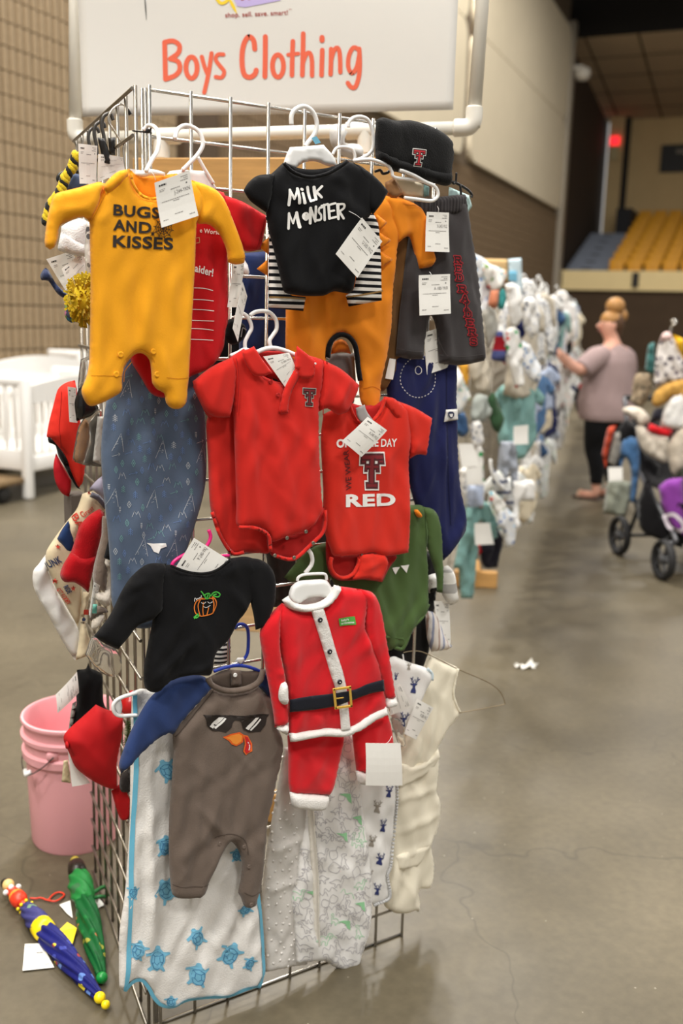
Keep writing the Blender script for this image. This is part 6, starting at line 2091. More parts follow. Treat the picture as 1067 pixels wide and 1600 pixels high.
# ---- yellow and black braid of a knitted ear-flap hat, white hat, pompom
br = GL('braided_cord', 'yellow and black braided cord of a knitted hat on the left panel', 'cord', 100, 290, 0.24)
p24 = YP(0.24)
path = smooth_path([(q[0], q[1], 0) for q in lt7((375, 490), (345, 570), (320, 640), (262, 720), (240, 790), (205, 870), (130, 970), (95, 1080), (75, 1160))], 5)
ym = fabric('yarn_yellow', (226, 196, 40), 0.1, 0.2, 0.8, 400)
km = fabric('yarn_black', (36, 34, 30), 0.1, 0.2, 0.8, 400)
for c in range(3):
	pts3 = []
	for i, q in enumerate(path):
		a = i * 0.9 + c * 2.094
		X = p24.pt(q[0], q[1], 0.0)
		pts3.append(X + np.array([0.0055 * cos(a), 0.004 * sin(a), 0.002 * sin(a)]))
	tube('strand', pts3, 0.0058, km if c == 0 else ym, br, 6)
g = GL('denim_cloth', 'small folded blue denim garment under the white cards', 'garment', 118, 285, 0.26)
puff('body', g, YP(0.26), lt7((320, 680, 1), (400, 690), (470, 780), (400, 850, 1), (270, 850), (290, 760)), fabric('denim_blue', (84, 100, 132), 0.15), 0.0, 0.012, 0.02)
g = GL('black_loop_hanger', 'black hanger loop left of the denim garment', 'hanger', 95, 278, 0.3)
pxtube('loop', g, YP(0.3), lt7((380, 665), (300, 672), (215, 690), (190, 730), (205, 755), (290, 740), (350, 720)), 0.004, K_pl, 0, 8, 5)
g = GL('white_knit_hat', 'white knitted hat half hidden by the left yellow sleeve', 'hat', 130, 350, 0.2)
wk = fabric('knit_white', (232, 230, 228), 0.06, 0.2, 0.8, 350)
puff('crown', g, YP(0.2), lt7((240, 1190, 1), (300, 1150), (420, 1110), (500, 1140, 1), (500, 1480), (380, 1440), (240, 1390)), wk, 0.0, 0.03, 0.05, nz=0.002)
puff('brim', g, YP(0.18), lt7((200, 1360, 1), (225, 1240, 1), (320, 1300), (470, 1380, 1), (480, 1480, 1), (360, 1470), (200, 1420)), wk, 0.0, 0.012, 0.016, nz=0.001)
g = GL('grey_knit_scarf', 'grey and white chunky knit beside the yellow romper', 'scarf', 140, 385, 0.12)
puff('knit', g, YP(0.12), lt7((470, 1150, 1), (520, 1150, 1), (525, 1700, 1), (470, 1700, 1), (455, 1450)), speckled('knit_fleck', (206, 200, 192), [(120, 116, 110), (90, 88, 90), (226, 222, 214)], 90, 0.45), 0.0, 0.014, 0.02)
tagcard('tilted white price tag on the left panel below the romper sleeve', c3((190, 440), (300, 405), (380, 560), (290, 600)), 0.0, YP(0.22), 'B-150-YKL')
tagcard('second tilted tag overlapping the one below the romper sleeve', c3((255, 480), (340, 410), (372, 500), (300, 608)), 0.006, YP(0.20), None)
g = GL('navy_mitten', 'small navy knitted mitten behind the tilted tags', 'mitten', 85, 440, 0.26)
puff('knit', g, YP(0.26), c3((172, 505), (195, 475), (215, 500), (240, 545), (300, 600), (290, 612), (245, 585), (205, 530), (178, 528)), fabric('knit_navy', (48, 58, 92), 0.12, 0.2, 0.7, 400), 0.0, 0.016, 0.02)
pm = GL('yarn_pompom', 'mustard yarn pompom against the yellow romper', 'pompom', 128, 468, 0.10)
bm = bmesh.new()
pc = np.array(YP(0.10).pt(130, 468, 0))
rp = random.Random(3)
for k in range(420):
	v = Vector((rp.gauss(0, 1), rp.gauss(0, 1), rp.gauss(0, 1))).normalized()
	L = 0.042 * rp.uniform(0.85, 1.08)
	q = Vector(pc) + Vector((v.x * L * 0.8, v.y * L * 0.8, v.z * L * 1.15))
	u = v.orthogonal().normalized() * 0.0022
	w = v.cross(u)
	b0 = Vector(pc)
	a_ = [bm.verts.new(b0 + (q - b0) * 0.3 + u * cos(2.1 * j) + w * sin(2.1 * j)) for j in range(3)]
	c_v = [bm.verts.new(q + u * cos(2.1 * j) + w * sin(2.1 * j)) for j in range(3)]
	for j in range(3):
		bm.faces.new((a_[j], a_[(j + 1) % 3], c_v[(j + 1) % 3], c_v[j]))
	bm.faces.new(c_v)
bmobj('yarn', bm, fabric('yarn_mustard', (206, 178, 34), 0.25, 0.2, 0.5, 300), pm, smooth=False)['kind'] = 'stuff'
bm = bmesh.new()
bmesh.ops.create_icosphere(bm, subdivisions=2, radius=0.028, matrix=Matrix.Translation(pc))
bmobj('core', bm, fabric('yarn_mustard', (206, 178, 34)), pm)
g = GL('tiny_green_hat', 'small multicoloured knit hanging under the mustard pompom', 'hat', 115, 495, 0.2)
puff('knit', g, YP(0.2), c3((275, 620, 1), (300, 620), (330, 690), (300, 705), (275, 680)), speckled('knit_multi', (70, 74, 92), [(130, 160, 90), (190, 120, 150), (60, 120, 150)], 120, 0.5), 0, 0.014, 0.016)

# ---- clear bags, red cap with black band
g = GL('clear_bag', 'clear plastic bag beside the left foot of the yellow romper', 'plastic bag', 138, 590, 0.2)
puff('film', g, YP(0.2), [(128, 562, 1), (142, 556, 1), (150, 600), (146, 640), (126, 640, 1), (124, 600)], clear_m, 0, 0.02, 0.03, nz=0.008)
g = GL('black_bag', 'black shiny packet between the red cap and the romper foot', 'packet', 133, 645, 0.18)
puff('film', g, YP(0.18), sp5((600, 250, 1), (650, 200), (760, 380, 1), (700, 440), (590, 480, 1), (575, 340)), plain('black_film', (26, 26, 28), 0.2), 0, 0.02, 0.03, nz=0.006)
p32 = YP(0.32)
g = GL('baseball_cap', 'red baseball cap with a black band hanging on the left panel', 'cap', 108, 680, 0.32)
F_cap = noisy('cap_red_twill', (226, 44, 28), 0.08, 30, 0.85, 0.3, 900)
_, SC = puff('crown', g, p32, sp5((590, 170, 1), (520, 190), (460, 240), (420, 380), (390, 500), (372, 600, 1), (440, 660), (500, 740), (545, 870), (580, 950), (620, 995, 1), (650, 930), (668, 810, 1), (640, 600), (620, 350)), F_cap, 0, 0.045, 0.05, nz=0.002)
puff('band', g, p32, sp5((368, 598, 1), (385, 600), (440, 660), (505, 745), (550, 870), (590, 960), (620, 998, 1), (590, 985), (545, 915), (500, 830), (450, 745), (425, 662), (375, 640)), fabric('band_black', (24, 22, 22)), 0.016, 0.014, 0.014, nz=0)
puff('visor', g, p32, sp5((432, 720, 1), (470, 790), (520, 880), (548, 930, 1), (545, 1000), (528, 1052, 1), (480, 1030), (435, 960), (415, 880), (414, 800)), noisy('visor_red', (190, 10, 30), 0.06, 30, 0.8, 0.2, 800), -0.004, 0.016, 0.02, nz=0)
print_strokes('panel_seam', g, SC, [(sp5((470, 250), (455, 400), (440, 540), (470, 680)), 0.6)], fabric('thread_maroon', (150, 20, 16)), 0.0004)
tagcard('white price tag hanging down the front of the red cap', sp5((507, 212), (575, 222), (590, 490), (525, 480)), 0.052, p32, None)
p20 = YP(0.20)
g = GL('bagged_brush', 'clear bag holding a wooden brush with a grey card', 'plastic bag', 140, 680, 0.20)
puff('brush', g, p20, sp5((620, 490), (650, 465), (682, 490), (685, 600), (660, 720), (640, 785), (590, 785), (590, 640)), noisy('brush_wood', (150, 98, 34), 0.2, 30, 0.5, 0.3, 200, stretch=(1, 1, 0.2)), 0, 0.018, 0.03, nz=0.003)
puff('dark_cloth', g, p20, sp5((680, 500, 1), (770, 400, 1), (770, 800, 1), (650, 790), (690, 640)), fabric('dark_olive', (62, 60, 52), 0.2), -0.012, 0.014, 0.02)
puff('film', g, p20, sp5((600, 520), (640, 460), (720, 390, 1), (775, 380, 1), (775, 825, 1), (660, 815), (552, 780, 1), (575, 640)), clear_m, 0.012, 0.012, 0.03, nz=0.006)
puff('grey_card', g, p20, sp5((740, 440, 1), (800, 440, 1), (775, 810, 1), (703, 780, 1)), plain('card_grey', (196, 192, 184), 0.7), 0.028, 0.001, 0.003, nz=0)
g = GL('brown_carton', 'grey brown carton edge below the red cap', 'carton', 118, 790, 0.34)
bm = bmesh.new()
pc = YP(0.34).pt(118, 806, 0)
bm_box(bm, pc, (0.035, 0.05, 0.10), None, 0.002)
bmobj('board', bm, plain('carton_grey', (96, 88, 82), 0.8), g, smooth=False)

# ---- printed cloth, red beanie, bagged plush
p26 = YP(0.26)
g = GL('printed_cloth', 'cream cloth bag with red and navy lettering hanging on the left panel', 'cloth bag', 100, 890, 0.26)
F_pr = fabric('calico', (226, 210, 176), 0.06)
puff('white_side', g, p26, ls((160, 620, 1), (110, 690), (65, 750), (68, 860), (110, 960), (180, 1080), (260, 1230), (330, 1350), (385, 1425, 1), (410, 1300), (405, 1180), (330, 1040), (240, 880), (190, 760)), F_white, -0.012, 0.02, 0.035, nz=0.006)
_, SP = puff('printed_side', g, p26, ls((440, 160, 1), (520, 140), (600, 200), (630, 260), (600, 300, 1), (520, 480), (440, 700), (440, 900), (430, 1060), (405, 1170, 1), (330, 1030), (240, 870), (180, 740), (160, 640, 1), (170, 590), (240, 480), (330, 360), (400, 270)), F_pr, 0.0, 0.022, 0.035, nz=0.005)
puff('navy_patch', g, p26, ls((330, 360, 1), (345, 400), (385, 490, 1), (370, 600), (300, 600, 1), (265, 530), (245, 500, 1), (280, 430)), fabric('print_navy', (34, 58, 102)), 0.012, 0.014, 0.03, nz=0.003)
rp_, np_ = plain('calico_red', (206, 64, 46), 0.8), plain('calico_navy', (48, 62, 100), 0.8)
print_text('red_print', g, SP, 'BAR', ls((352, 330))[0], ls((418, 468))[0], 12, rp_, 0.02, up=(0.75, -0.55), lift=0.002)
print_text('red_print', g, SP, 'Great', ls((430, 330))[0], ls((520, 270))[0], 8, rp_, 0.01, lift=0.002)
print_text('navy_print', g, SP, 'JUNK', ls((162, 725))[0], ls((270, 660))[0], 11, np_, 0.03, lift=0.002)
print_text('red_print', g, SP, 'GET RIDDEN', ls((232, 880))[0], ls((315, 990))[0], 6.5, rp_, 0.02, lift=0.002)
print_text('navy_print', g, SP, 'RIDE', ls((285, 860))[0], ls((320, 915))[0], 8, np_, 0.02, lift=0.002)

def star(c, r):
	return [(c[0] + r * (1 if k % 2 == 0 else 0.4) * sin(k * pi / 5), c[1] - r * (1 if k % 2 == 0 else 0.4) * cos(k * pi / 5)) for k in range(10)]

print_polys('star_print', g, SP, [star(ls((480, 140))[0], 4.0), star(ls((243, 552))[0], 4.2), star(ls((220, 812))[0], 5.0), star(ls((358, 868))[0], 5.0)], rp_, 0.0022)
puff('grey_band', g, p26, strip(ls((500, 160), (560, 190), (620, 260)), 9), fabric('knit_grey_band', (112, 112, 124), 0.1, 0.1, 0.8, 300), 0.02, 0.012, 0.012, nz=0)
puff('hanging_strap', g, p26, ls((440, 900, 1), (490, 900, 1), (480, 1000), (450, 1100), (500, 1280), (520, 1360), (440, 1400), (385, 1420, 1), (410, 1250), (425, 1060)), F_pr, 0.01, 0.012, 0.016)
SFt = FlatS(p26, 0.026)
print_polys('strap_print', g, SFt, [ls((440, 1030), (478, 1030), (474, 1070), (438, 1068))], rp_, 0.001)
print_polys('strap_print', g, SFt, [ls((426, 1100), (440, 1085), (456, 1102), (448, 1118), (428, 1118))], np_, 0.001)
g = GL('lilac_tulle', 'lilac grey gathered tulle above the printed cloth', 'cloth', 155, 775, 0.14)
puff('cloth', g, YP(0.14), ls((590, 20, 1), (615, 120), (615, 210, 1), (570, 170), (520, 130), (490, 120, 1), (540, 60)), fabric('tulle_lilac', (172, 166, 186), 0.1), 0, 0.014, 0.02, nz=0.006)
g = GL('red_beanie', 'deep red folded beanie over the printed cloth', 'beanie', 130, 860, 0.19)
F_rb = fabric('knit_deep_red', (176, 8, 20), 0.08, 0.15, 0.6, 450)
puff('knit', g, YP(0.19), ls((575, 275, 1), (612, 310), (600, 420), (580, 520), (560, 600), (540, 690), (510, 800), (490, 915, 1), (440, 870), (380, 835), (310, 830), (275, 780), (300, 700), (360, 600), (420, 420), (490, 330)), F_rb, 0, 0.03, 0.04, nz=0.002)
puff('cuff', g, YP(0.19), ls((350, 612, 1), (450, 625), (556, 610, 1), (535, 700), (512, 800), (490, 915, 1), (440, 870), (380, 835), (308, 832), (274, 780), (300, 700)), F_rb, 0.010, 0.026, 0.03, nz=0.001)
p12 = YP(0.13)
g = GL('bagged_plush', 'grey brown and white plush toy in a clear bag beside the slate gown', 'plush toy', 155, 900, 0.13)
pl_b, pl_w = fabric('plush_brown', (122, 106, 94), 0.15, 0.4, 0.6, 250), fabric('plush_white', (224, 214, 200), 0.08, 0.4, 0.6, 250)
puff('body', g, p12, ls((600, 330), (650, 360), (655, 520), (640, 640), (640, 760), (620, 900), (540, 860), (525, 760), (560, 600), (590, 480)), pl_b, 0, 0.03, 0.04, nz=0.003)
puff('belly', g, p12, ls((590, 640), (640, 660), (655, 740), (655, 1000), (620, 1020), (540, 960), (530, 900), (610, 910), (640, 800)), pl_w, 0.012, 0.026, 0.03, nz=0.003)
puff('paw', g, p12, ls((520, 1120), (560, 1070), (610, 1080), (580, 1150), (545, 1200), (515, 1190)), pl_w, 0.010, 0.026, 0.03, nz=0.002)
puff('dark_patch', g, p12, ls((640, 480, 1), (660, 500, 1), (660, 670, 1), (600, 640, 1)), F_black, 0.024, 0.012, 0.016)
puff('leg', g, p12, ls((500, 1020), (600, 1020), (640, 1060), (560, 1080), (510, 1130), (498, 1090)), pl_b, 0.004, 0.024, 0.03)
puff('teal_card', g, p12, ls((510, 990, 1), (545, 990, 1), (540, 1060, 1), (505, 1060, 1)), plain('teal_card', (96, 166, 150), 0.6), 0.03, 0.002, 0.003, nz=0)
g = GL('clear_bag', 'crumpled empty end of a clear bag under the black sleeve', 'plastic bag', 168, 1025, 0.12)
puff('film', g, YP(0.12), ls((460, 1380, 1), (520, 1240), (600, 1300), (690, 1330), (740, 1440), (720, 1530), (650, 1550), (560, 1500)), clear_m, 0, 0.02, 0.03, nz=0.010)
tagcard('white folded tag between the red beanie and the plush toy', ls((510, 815), (562, 845), (500, 1085), (480, 1070)), 0.034, YP(0.15), None)

# ---- black hood, tag, dark red cap, cords
p28 = YP(0.28)
g = GL('black_hood', 'black fabric hat hanging over the pink bucket', 'hat', 138, 1090, 0.28)
puff('crown', g, p28, bk((500, 95, 1), (570, 85), (585, 40), (600, 80), (690, 130), (695, 250), (705, 350), (730, 400, 1), (600, 470), (500, 520), (450, 540, 1), (470, 440), (495, 360), (490, 200)), fabric('cotton_black_dull', (18, 18, 19), 0.1, 0.05), 0, 0.03, 0.05, nz=0.005)
puff('grey_strap', g, p28, bk((455, 340, 1), (485, 320, 1), (475, 420), (455, 540), (430, 640), (425, 560), (440, 430)), fabric('strap_grey', (150, 148, 142), 0.1), 0.004, 0.008, 0.01, nz=0.001)
tagcard('white price tag standing off the black hat over the bucket', bk((485, 95), (497, 250), (335, 405), (325, 268)), 0.03, p28, 'C-110-YKT')
p16b = YP(0.17)
g = GL('baseball_cap', 'dark red plain cap hanging above the grid near the pink bucket', 'cap', 150, 1180, 0.17)
F_dc = noisy('cap_dark_red', (184, 8, 16), 0.06, 30, 0.85, 0.25, 900)
_, SD = puff('crown', g, p16b, bk((655, 372, 1), (740, 410), (862, 440, 1), (850, 600), (815, 780), (815, 1015, 1), (720, 1000), (600, 935), (500, 850), (450, 740), (410, 650), (415, 600), (480, 530), (570, 450)), F_dc, 0, 0.05, 0.07, nz=0.003, folds=[(120, 1150, 170, 1210, 5, 8), (150, 1120, 160, 1190, 4, 10)])
puff('visor', g, p16b, bk((755, 1010, 1), (815, 960), (905, 950, 1), (902, 1100), (885, 1225, 1), (830, 1228), (795, 1150)), F_dc, 0.004, 0.016, 0.02, nz=0.001)
puff('button', g, p16b, bk((402, 650), (415, 628), (435, 650), (430, 690), (410, 688)), F_dc, 0.016, 0.014, 0.010, res=0.004, nz=0)
puff('lining', g, p16b, bk((820, 880, 1), (890, 850, 1), (900, 1010, 1), (830, 1012), (812, 960)), fabric('lining_dark', (46, 34, 30), 0.1), 0.022, 0.008, 0.01)
tagcard('white tag behind the dark red cap', bk((412, 690), (470, 800), (592, 940), (448, 964)), -0.012, p16b, None, blank=True)
g = GL('paper_tag', 'small cream paper tag behind the dark red cap over the bucket', 'tag', 98, 1210, 0.26)
puff('card', g, YP(0.26), bk((385, 770, 1), (420, 765, 1), (440, 940, 1), (370, 930, 1)), plain('tag_cream', (214, 200, 160), 0.7), 0, 0.001, 0.003, nz=0)
g = GL('green_tinsel', 'dark green tinsel strip between the dark red cap and the aqua edging', 'garland', 200, 1142, 0.03)
bm = bmesh.new()
rp = random.Random(17)
for k in range(240):
	t_ = rp.random()
	q = bk((870 + 10 * sin(t_ * 5), 470 + 180 * t_))[0]
	X = Vector(YP(0.03).pt(q[0], q[1], 0))
	v = Vector((rp.gauss(0, 1), rp.gauss(0, 1), rp.gauss(0, 1))).normalized() * 0.010
	u = v.orthogonal().normalized() * 0.0008
	f = [bm.verts.new(X + u), bm.verts.new(X - u), bm.verts.new(X + v)]
	bm.faces.new(f)
bmobj('needles', bm, plain('tinsel_green', (52, 66, 24), 0.6), g, smooth=False)['kind'] = 'stuff'
g = GL('red_ornament', 'red glossy ornament behind the white hanger loop', 'ornament', 205, 1102, 0.05)
bm = bmesh.new()
pc = YP(0.05).pt(206, 1102, 0)
lathe_bm(bm, [(0, -0.022), (0.012, -0.02), (0.02, -0.01), (0.022, 0), (0.02, 0.011), (0.012, 0.02), (0.005, 0.024), (0.004, 0.03), (0, 0.031)], 16, Matrix.Translation(pc))
bmobj('ball', bm, plain('ornament_red', (176, 20, 22), 0.3), g)

# ---- pink bucket
bc = np.array([0.074, 0.837])
pinkm = noisy('pink_plastic', (240, 174, 180), 0.02, 6, 0.42, 0.06, 80)
bt_ = thing('pink_bucket', 'pink plastic bucket with a wire handle on the floor behind the rack', 'bucket', (bc[0], bc[1], 0))
bm = bmesh.new()
prof = [(0, 0.004), (0.112, 0.004), (0.118, 0.0), (0.121, 0.008), (0.1265, 0.20), (0.1275, 0.262), (0.137, 0.264), (0.138, 0.285), (0.130, 0.290), (0.130, 0.318), (0.139, 0.321), (0.140, 0.333), (0.131, 0.337), (0.132, 0.362), (0.137, 0.366), (0.139, 0.372), (0.137, 0.378), (0.1315, 0.379), (0.128, 0.374), (0.127, 0.30), (0.117, 0.02), (0, 0.012)]
lathe_bm(bm, [(r * 1.0, z * 0.97) for r, z in prof], 48, Matrix.Translation((bc[0], bc[1], 0)))
bmobj('shell', bm, pinkm, bt_, auto=50)
vd = np.array([CAM[0] - bc[0], CAM[1] - bc[1]])
vd /= np.linalg.norm(vd)
lv = np.array([-vd[1], vd[0]])
hp = np.array([bc[0], bc[1], 0.29]) + np.array([vd[0], vd[1], 0]) * 0.132 + np.array([-lv[0], -lv[1], 0]) * 0.0
e1 = np.array(at_depth(82, 1182, np.dot(RW[2], hp - CAM) - 0.005))
e2 = np.array(at_depth(42, 1210, np.dot(RW[2], hp - CAM) + 0.01))
bm = bmesh.new()
bm_box(bm, e1, (0.03, 0.012, 0.022), Matrix.Rotation(math.atan2(vd[1], vd[0]) + pi / 2, 3, 'Z'), 0.003)
bmobj('ear', bm, pinkm, bt_)
tube('bail', smooth_path([e1 + np.array([0, -0.008, 0]), (e1 + e2) / 2 + np.array([0, -0.01, -0.006]), e2, e2 + np.array([0.004, 0.07, 0.012]), np.array([bc[0] - 0.10, bc[1] + 0.10, 0.26])], 6), 0.0017, hook_m, bt_, 6)
tube('grip', [e2 + (e1 - e2) * 0.14, e2 + (e1 - e2) * -0.02, e2 + np.array([0.001, 0.02, 0.002])], 0.007, W_pl, bt_, 10)

# ---- two folded umbrellas on the floor

def floor_card(label, quad, name='price_tag', mat=None, code=False, z=0.004, cat='price tag'):
	P4 = [floor_pt(q[0], q[1], z) for q in quad]
	c = sum(P4) / 4
	t = thing(name, label, cat, tuple(c))
	V = [p + np.array([0, 0, 0.0006 + (0.003 if i == 1 else 0)]) for i, p in enumerate(P4)] + [p - np.array([0, 0, 0.0002]) + np.array([0, 0, (0.003 if i == 1 else 0)]) for i, p in enumerate(P4)]
	mesh('card', V, [(0, 3, 2, 1), (4, 5, 6, 7), (0, 1, 5, 4), (1, 2, 6, 5), (2, 3, 7, 6), (3, 0, 4, 7)], mat or card_m, t, False)
	if code:
		Vp, Fp = [], []
		g_ = random.Random(2)

		def at(a, b):
			return (V[0] * (1 - a) + V[1] * a) * (1 - b) + (V[3] * (1 - a) + V[2] * a) * b + np.array([0, 0, 0.0008])
		for (a0, a1, b, h_) in ((.15, .38, .12, .03), (.12, .3, .22, .012), (.5, .7, .26, .02), (.55, .85, .36, .04), (.2, .85, .5, .012), (.4, .62, .75, .012), (.75, .9, .84, .02)):
			a = a0
			while a < a1:
				w_ = g_.uniform(.02, .06)
				k = len(Vp)
				Vp += [at(a, b), at(min(a + w_, a1), b), at(min(a + w_, a1), b + h_), at(a, b + h_)]
				Fp.append((k, k + 3, k + 2, k + 1))
				a += w_ + 0.015
		mesh('small_print', Vp, Fp, ink_g, t, False)
	return t

def umbrella_canopy(name, parent, A, B, prof, mat, pleats=7, depth=0.16, twist=2.4):
	"""folded canopy: prof = [(t along A->B, radius)]"""
	M_ = axis_matrix(A, B)
	L = (Vector(B) - Vector(A)).length
	bm = bmesh.new()
	n = pleats * 8
	rings = []
	pp = smooth_path([(t * L, r, 0) for t, r in prof], 6)
	for q in pp:
		z, r = q[0], max(q[1], 0.001)
		ring = []
		for k in range(n):
			a = 2 * pi * k / n
			f = 1 + depth * cos(pleats * (a + twist * z / L))
			ring.append(bm.verts.new(M_ @ Vector((r * f * cos(a), r * f * sin(a), z))))
		rings.append(ring)
	for a, b in zip(rings[:-1], rings[1:]):
		for k in range(n):
			bm.faces.new((a[k], a[(k + 1) % n], b[(k + 1) % n], b[k]))
	bm.faces.new(rings[0])
	bm.faces.new(rings[-1][::-1])
	return bmobj(name, bm, mat, parent)

def ball(name, parent, c, r, mat, sq=(1, 1, 1)):
	bm = bmesh.new()
	bmesh.ops.create_uvsphere(bm, u_segments=16, v_segments=10, radius=r, matrix=Matrix.Translation(c) @ Matrix.Diagonal((*sq, 1)))
	return bmobj(name, bm, mat, parent)

def ring_at(name, parent, A, B, t0, t1, r0, r1, mat, n=20):
	M_ = axis_matrix(A, B)
	L = (Vector(B) - Vector(A)).length
	bm = bmesh.new()
	m = (t0 + t1) / 2
	lathe_bm(bm, [(r0 * 0.7, t0 * L), (r0, (t0 * 0.8 + m * 0.2) * L), (max(r0, r1) * 1.02, m * L), (r1, (t1 * 0.8 + m * 0.2) * L), (r1 * 0.7, t1 * L)], n, M_)
	return bmobj(name, bm, mat, parent)

ub = thing('folded_umbrella', 'blue folded child umbrella with yellow ball tip lying on the floor', 'umbrella', tuple(floor_pt(90, 1480)))
A1 = np.array(floor_pt(*um((60, 335))[0], 0.03))
B1 = np.array(floor_pt(*um((885, 1338))[0], 0.014))

def on1(t):
	return A1 + (B1 - A1) * t

ublue = speckled('umbrella_blue', (30, 34, 108), [(220, 204, 60), (96, 130, 196), (26, 30, 100), (28, 32, 110), (60, 70, 150), (150, 60, 60)], 40, 0.34, 0.45)
unavy = speckled('umbrella_navy', (66, 66, 120), [(120, 150, 120), (60, 62, 116), (170, 170, 190)], 30, 0.35, 0.5)
u_y = plain('umbrella_yellow', (250, 222, 20), 0.35)
u_r = plain('umbrella_red', (232, 62, 34), 0.4)
u_c = plain('knob_cream', (240, 200, 130), 0.4)
umbrella_canopy('canopy', ub, on1(0.40), on1(0.93), [(0, 0.019), (0.12, 0.023), (0.35, 0.0235), (0.6, 0.020), (0.85, 0.014), (1, 0.010)], ublue)
umbrella_canopy('canopy_skirt', ub, on1(0.20), on1(0.42), [(0, 0.009), (0.15, 0.016), (0.6, 0.023), (1, 0.022)], unavy)
ring_at('strap', ub, A1, B1, 0.37, 0.44, 0.026, 0.026, u_y)
ring_at('collar', ub, A1, B1, 0.115, 0.175, 0.020, 0.016, u_r)
ring_at('orange_ring', ub, A1, B1, 0.10, 0.125, 0.018, 0.019, plain('ring_orange', (246, 150, 40), 0.4))
ring_at('collar_neck', ub, A1, B1, 0.165, 0.21, 0.010, 0.008, u_r)
ring_at('grip_neck', ub, A1, B1, 0.03, 0.11, 0.010, 0.014, u_r)
ball('knob', ub, on1(0.015) + np.array([0, 0, 0.004]), 0.015, u_c)
ring_at('knob_cap', ub, A1, B1, -0.035, 0.0, 0.010, 0.013, plain('cap_black', (22, 20, 20), 0.4))
perp = np.cross((B1 - A1) / np.linalg.norm(B1 - A1), np.array([0, 0, 1.0]))
ax1 = (B1 - A1) / np.linalg.norm(B1 - A1)
for k in range(7):
	a = k * 2 * pi / 7
	ball('rib_tip', ub, on1(0.205 + 0.01 * (k % 2)) + perp * 0.017 * cos(a) + np.array([0, 0, 1]) * 0.015 * sin(a), 0.0042, u_y)
for k, a in enumerate((0.3, 1.4, 2.6)):
	ball('white_bead', ub, on1(0.065) + perp * 0.018 * cos(a) + np.array([0, 0, 1]) * 0.014 * sin(a), 0.007, W_pl)
ball('tip_ball', ub, on1(0.945), 0.0125, u_y)
ball('tip_ball', ub, on1(0.995), 0.0095, u_y)
cord = [floor_pt(*q, 0.006) for q in um((250, 445), (300, 448), (340, 442), (400, 462), (470, 468), (535, 420), (500, 395), (450, 410), (405, 455))]
tube('wrist_cord', cord, 0.0022, u_r, ub, 6, 5)
floor_card('white price tag of the blue umbrella on the floor', um((208, 828), (348, 832), (452, 1022), (188, 1050)), code=True)
floor_card('yellow six sided paper tag between the two umbrellas', um((480, 722), (562, 655), (640, 695), (600, 840)), 'paper_tag', u_y, z=0.012, cat='tag')
ug = thing('folded_umbrella', 'green folded child umbrella with a dark cup handle beside the grid', 'umbrella', tuple(floor_pt(140, 1440)))
A2_ = np.array(floor_pt(*um((640, 200))[0], 0.034))
B2_ = np.array(floor_pt(*um((862, 1165))[0], 0.014))

def on2(t):
	return A2_ + (B2_ - A2_) * t

ugreen = speckled('umbrella_green', (20, 92, 46), [(26, 108, 52), (150, 150, 60), (160, 106, 66), (18, 80, 40), (20, 90, 44)], 40, 0.34, 0.45)
umbrella_canopy('canopy', ug, on2(0.30), on2(0.93), [(0, 0.019), (0.15, 0.023), (0.4, 0.0235), (0.7, 0.018), (1, 0.010)], ugreen, 6, 0.2)
umbrella_canopy('canopy_skirt', ug, on2(0.08), on2(0.33), [(0, 0.024), (0.3, 0.029), (0.7, 0.027), (1, 0.022)], speckled('umbrella_green2', (40, 128, 62), [(206, 202, 60), (36, 120, 58), (60, 110, 70)], 18, 0.25, 0.45), 6, 0.1)
ring_at('cup_handle', ug, A2_, B2_, -0.05, 0.07, 0.021, 0.023, plain('cup_dark', (34, 28, 22), 0.35))
ball('knob', ug, on2(-0.085), 0.012, plain('knob_olive', (170, 150, 50), 0.4))
ball('tip_ball', ug, on2(0.95), 0.013, plain('umbrella_green_tip', (20, 140, 60), 0.35))
tube('tie_strap', [floor_pt(*q, 0.02 + 0.01 * (i % 2)) for i, q in enumerate(um((740, 430), (800, 385), (870, 350), (910, 385), (880, 430), (830, 430), (770, 450)))], 0.005, plain('strap_green', (28, 104, 48), 0.5), ug, 6, 4)
floor_card('white corner of a tag left of the green umbrella', um((495, 500), (585, 475), (606, 612), (560, 575)))
floor_card('white corner of a tag right of the green umbrella', um((775, 468), (818, 446), (872, 500), (815, 528)))
ps = thing('paper_scrap', 'small scrap of crumpled white paper on the aisle floor', 'paper', tuple(floor_pt(822, 1043)))
bm = bmesh.new()
rp = random.Random(4)
q = floor_pt(822, 1043)
gr = [[bm.verts.new((q[0] + (i - 3) * 0.016 + rp.uniform(-.006, .006), q[1] + (j - 1.5) * 0.014 + rp.uniform(-.006, .006) + (i - 3) * -0.006, 0.003 + max(0, rp.uniform(-.004, .016)) + (0.03 if (i, j) == (5, 3) else 0))) for j in range(4)] for i in range(7)]
for i in range(6):
	for j in range(3):
		if (i, j) not in ((0, 0), (5, 0), (0, 2)):
			bm.faces.new((gr[i][j], gr[i + 1][j], gr[i + 1][j + 1], gr[i][j + 1]))
o = bmobj('sheet', bm, card_m, ps, smooth=False)
m = o.modifiers.new('thick', 'SOLIDIFY')
m.thickness = 0.0006

# ================================================================== THE ROW BEHIND
rgc, rwc = C(660, 380, .2), C(680, 640, .2)
P2 = Pl((Q2[0], Q2[1], 0), 0.0)
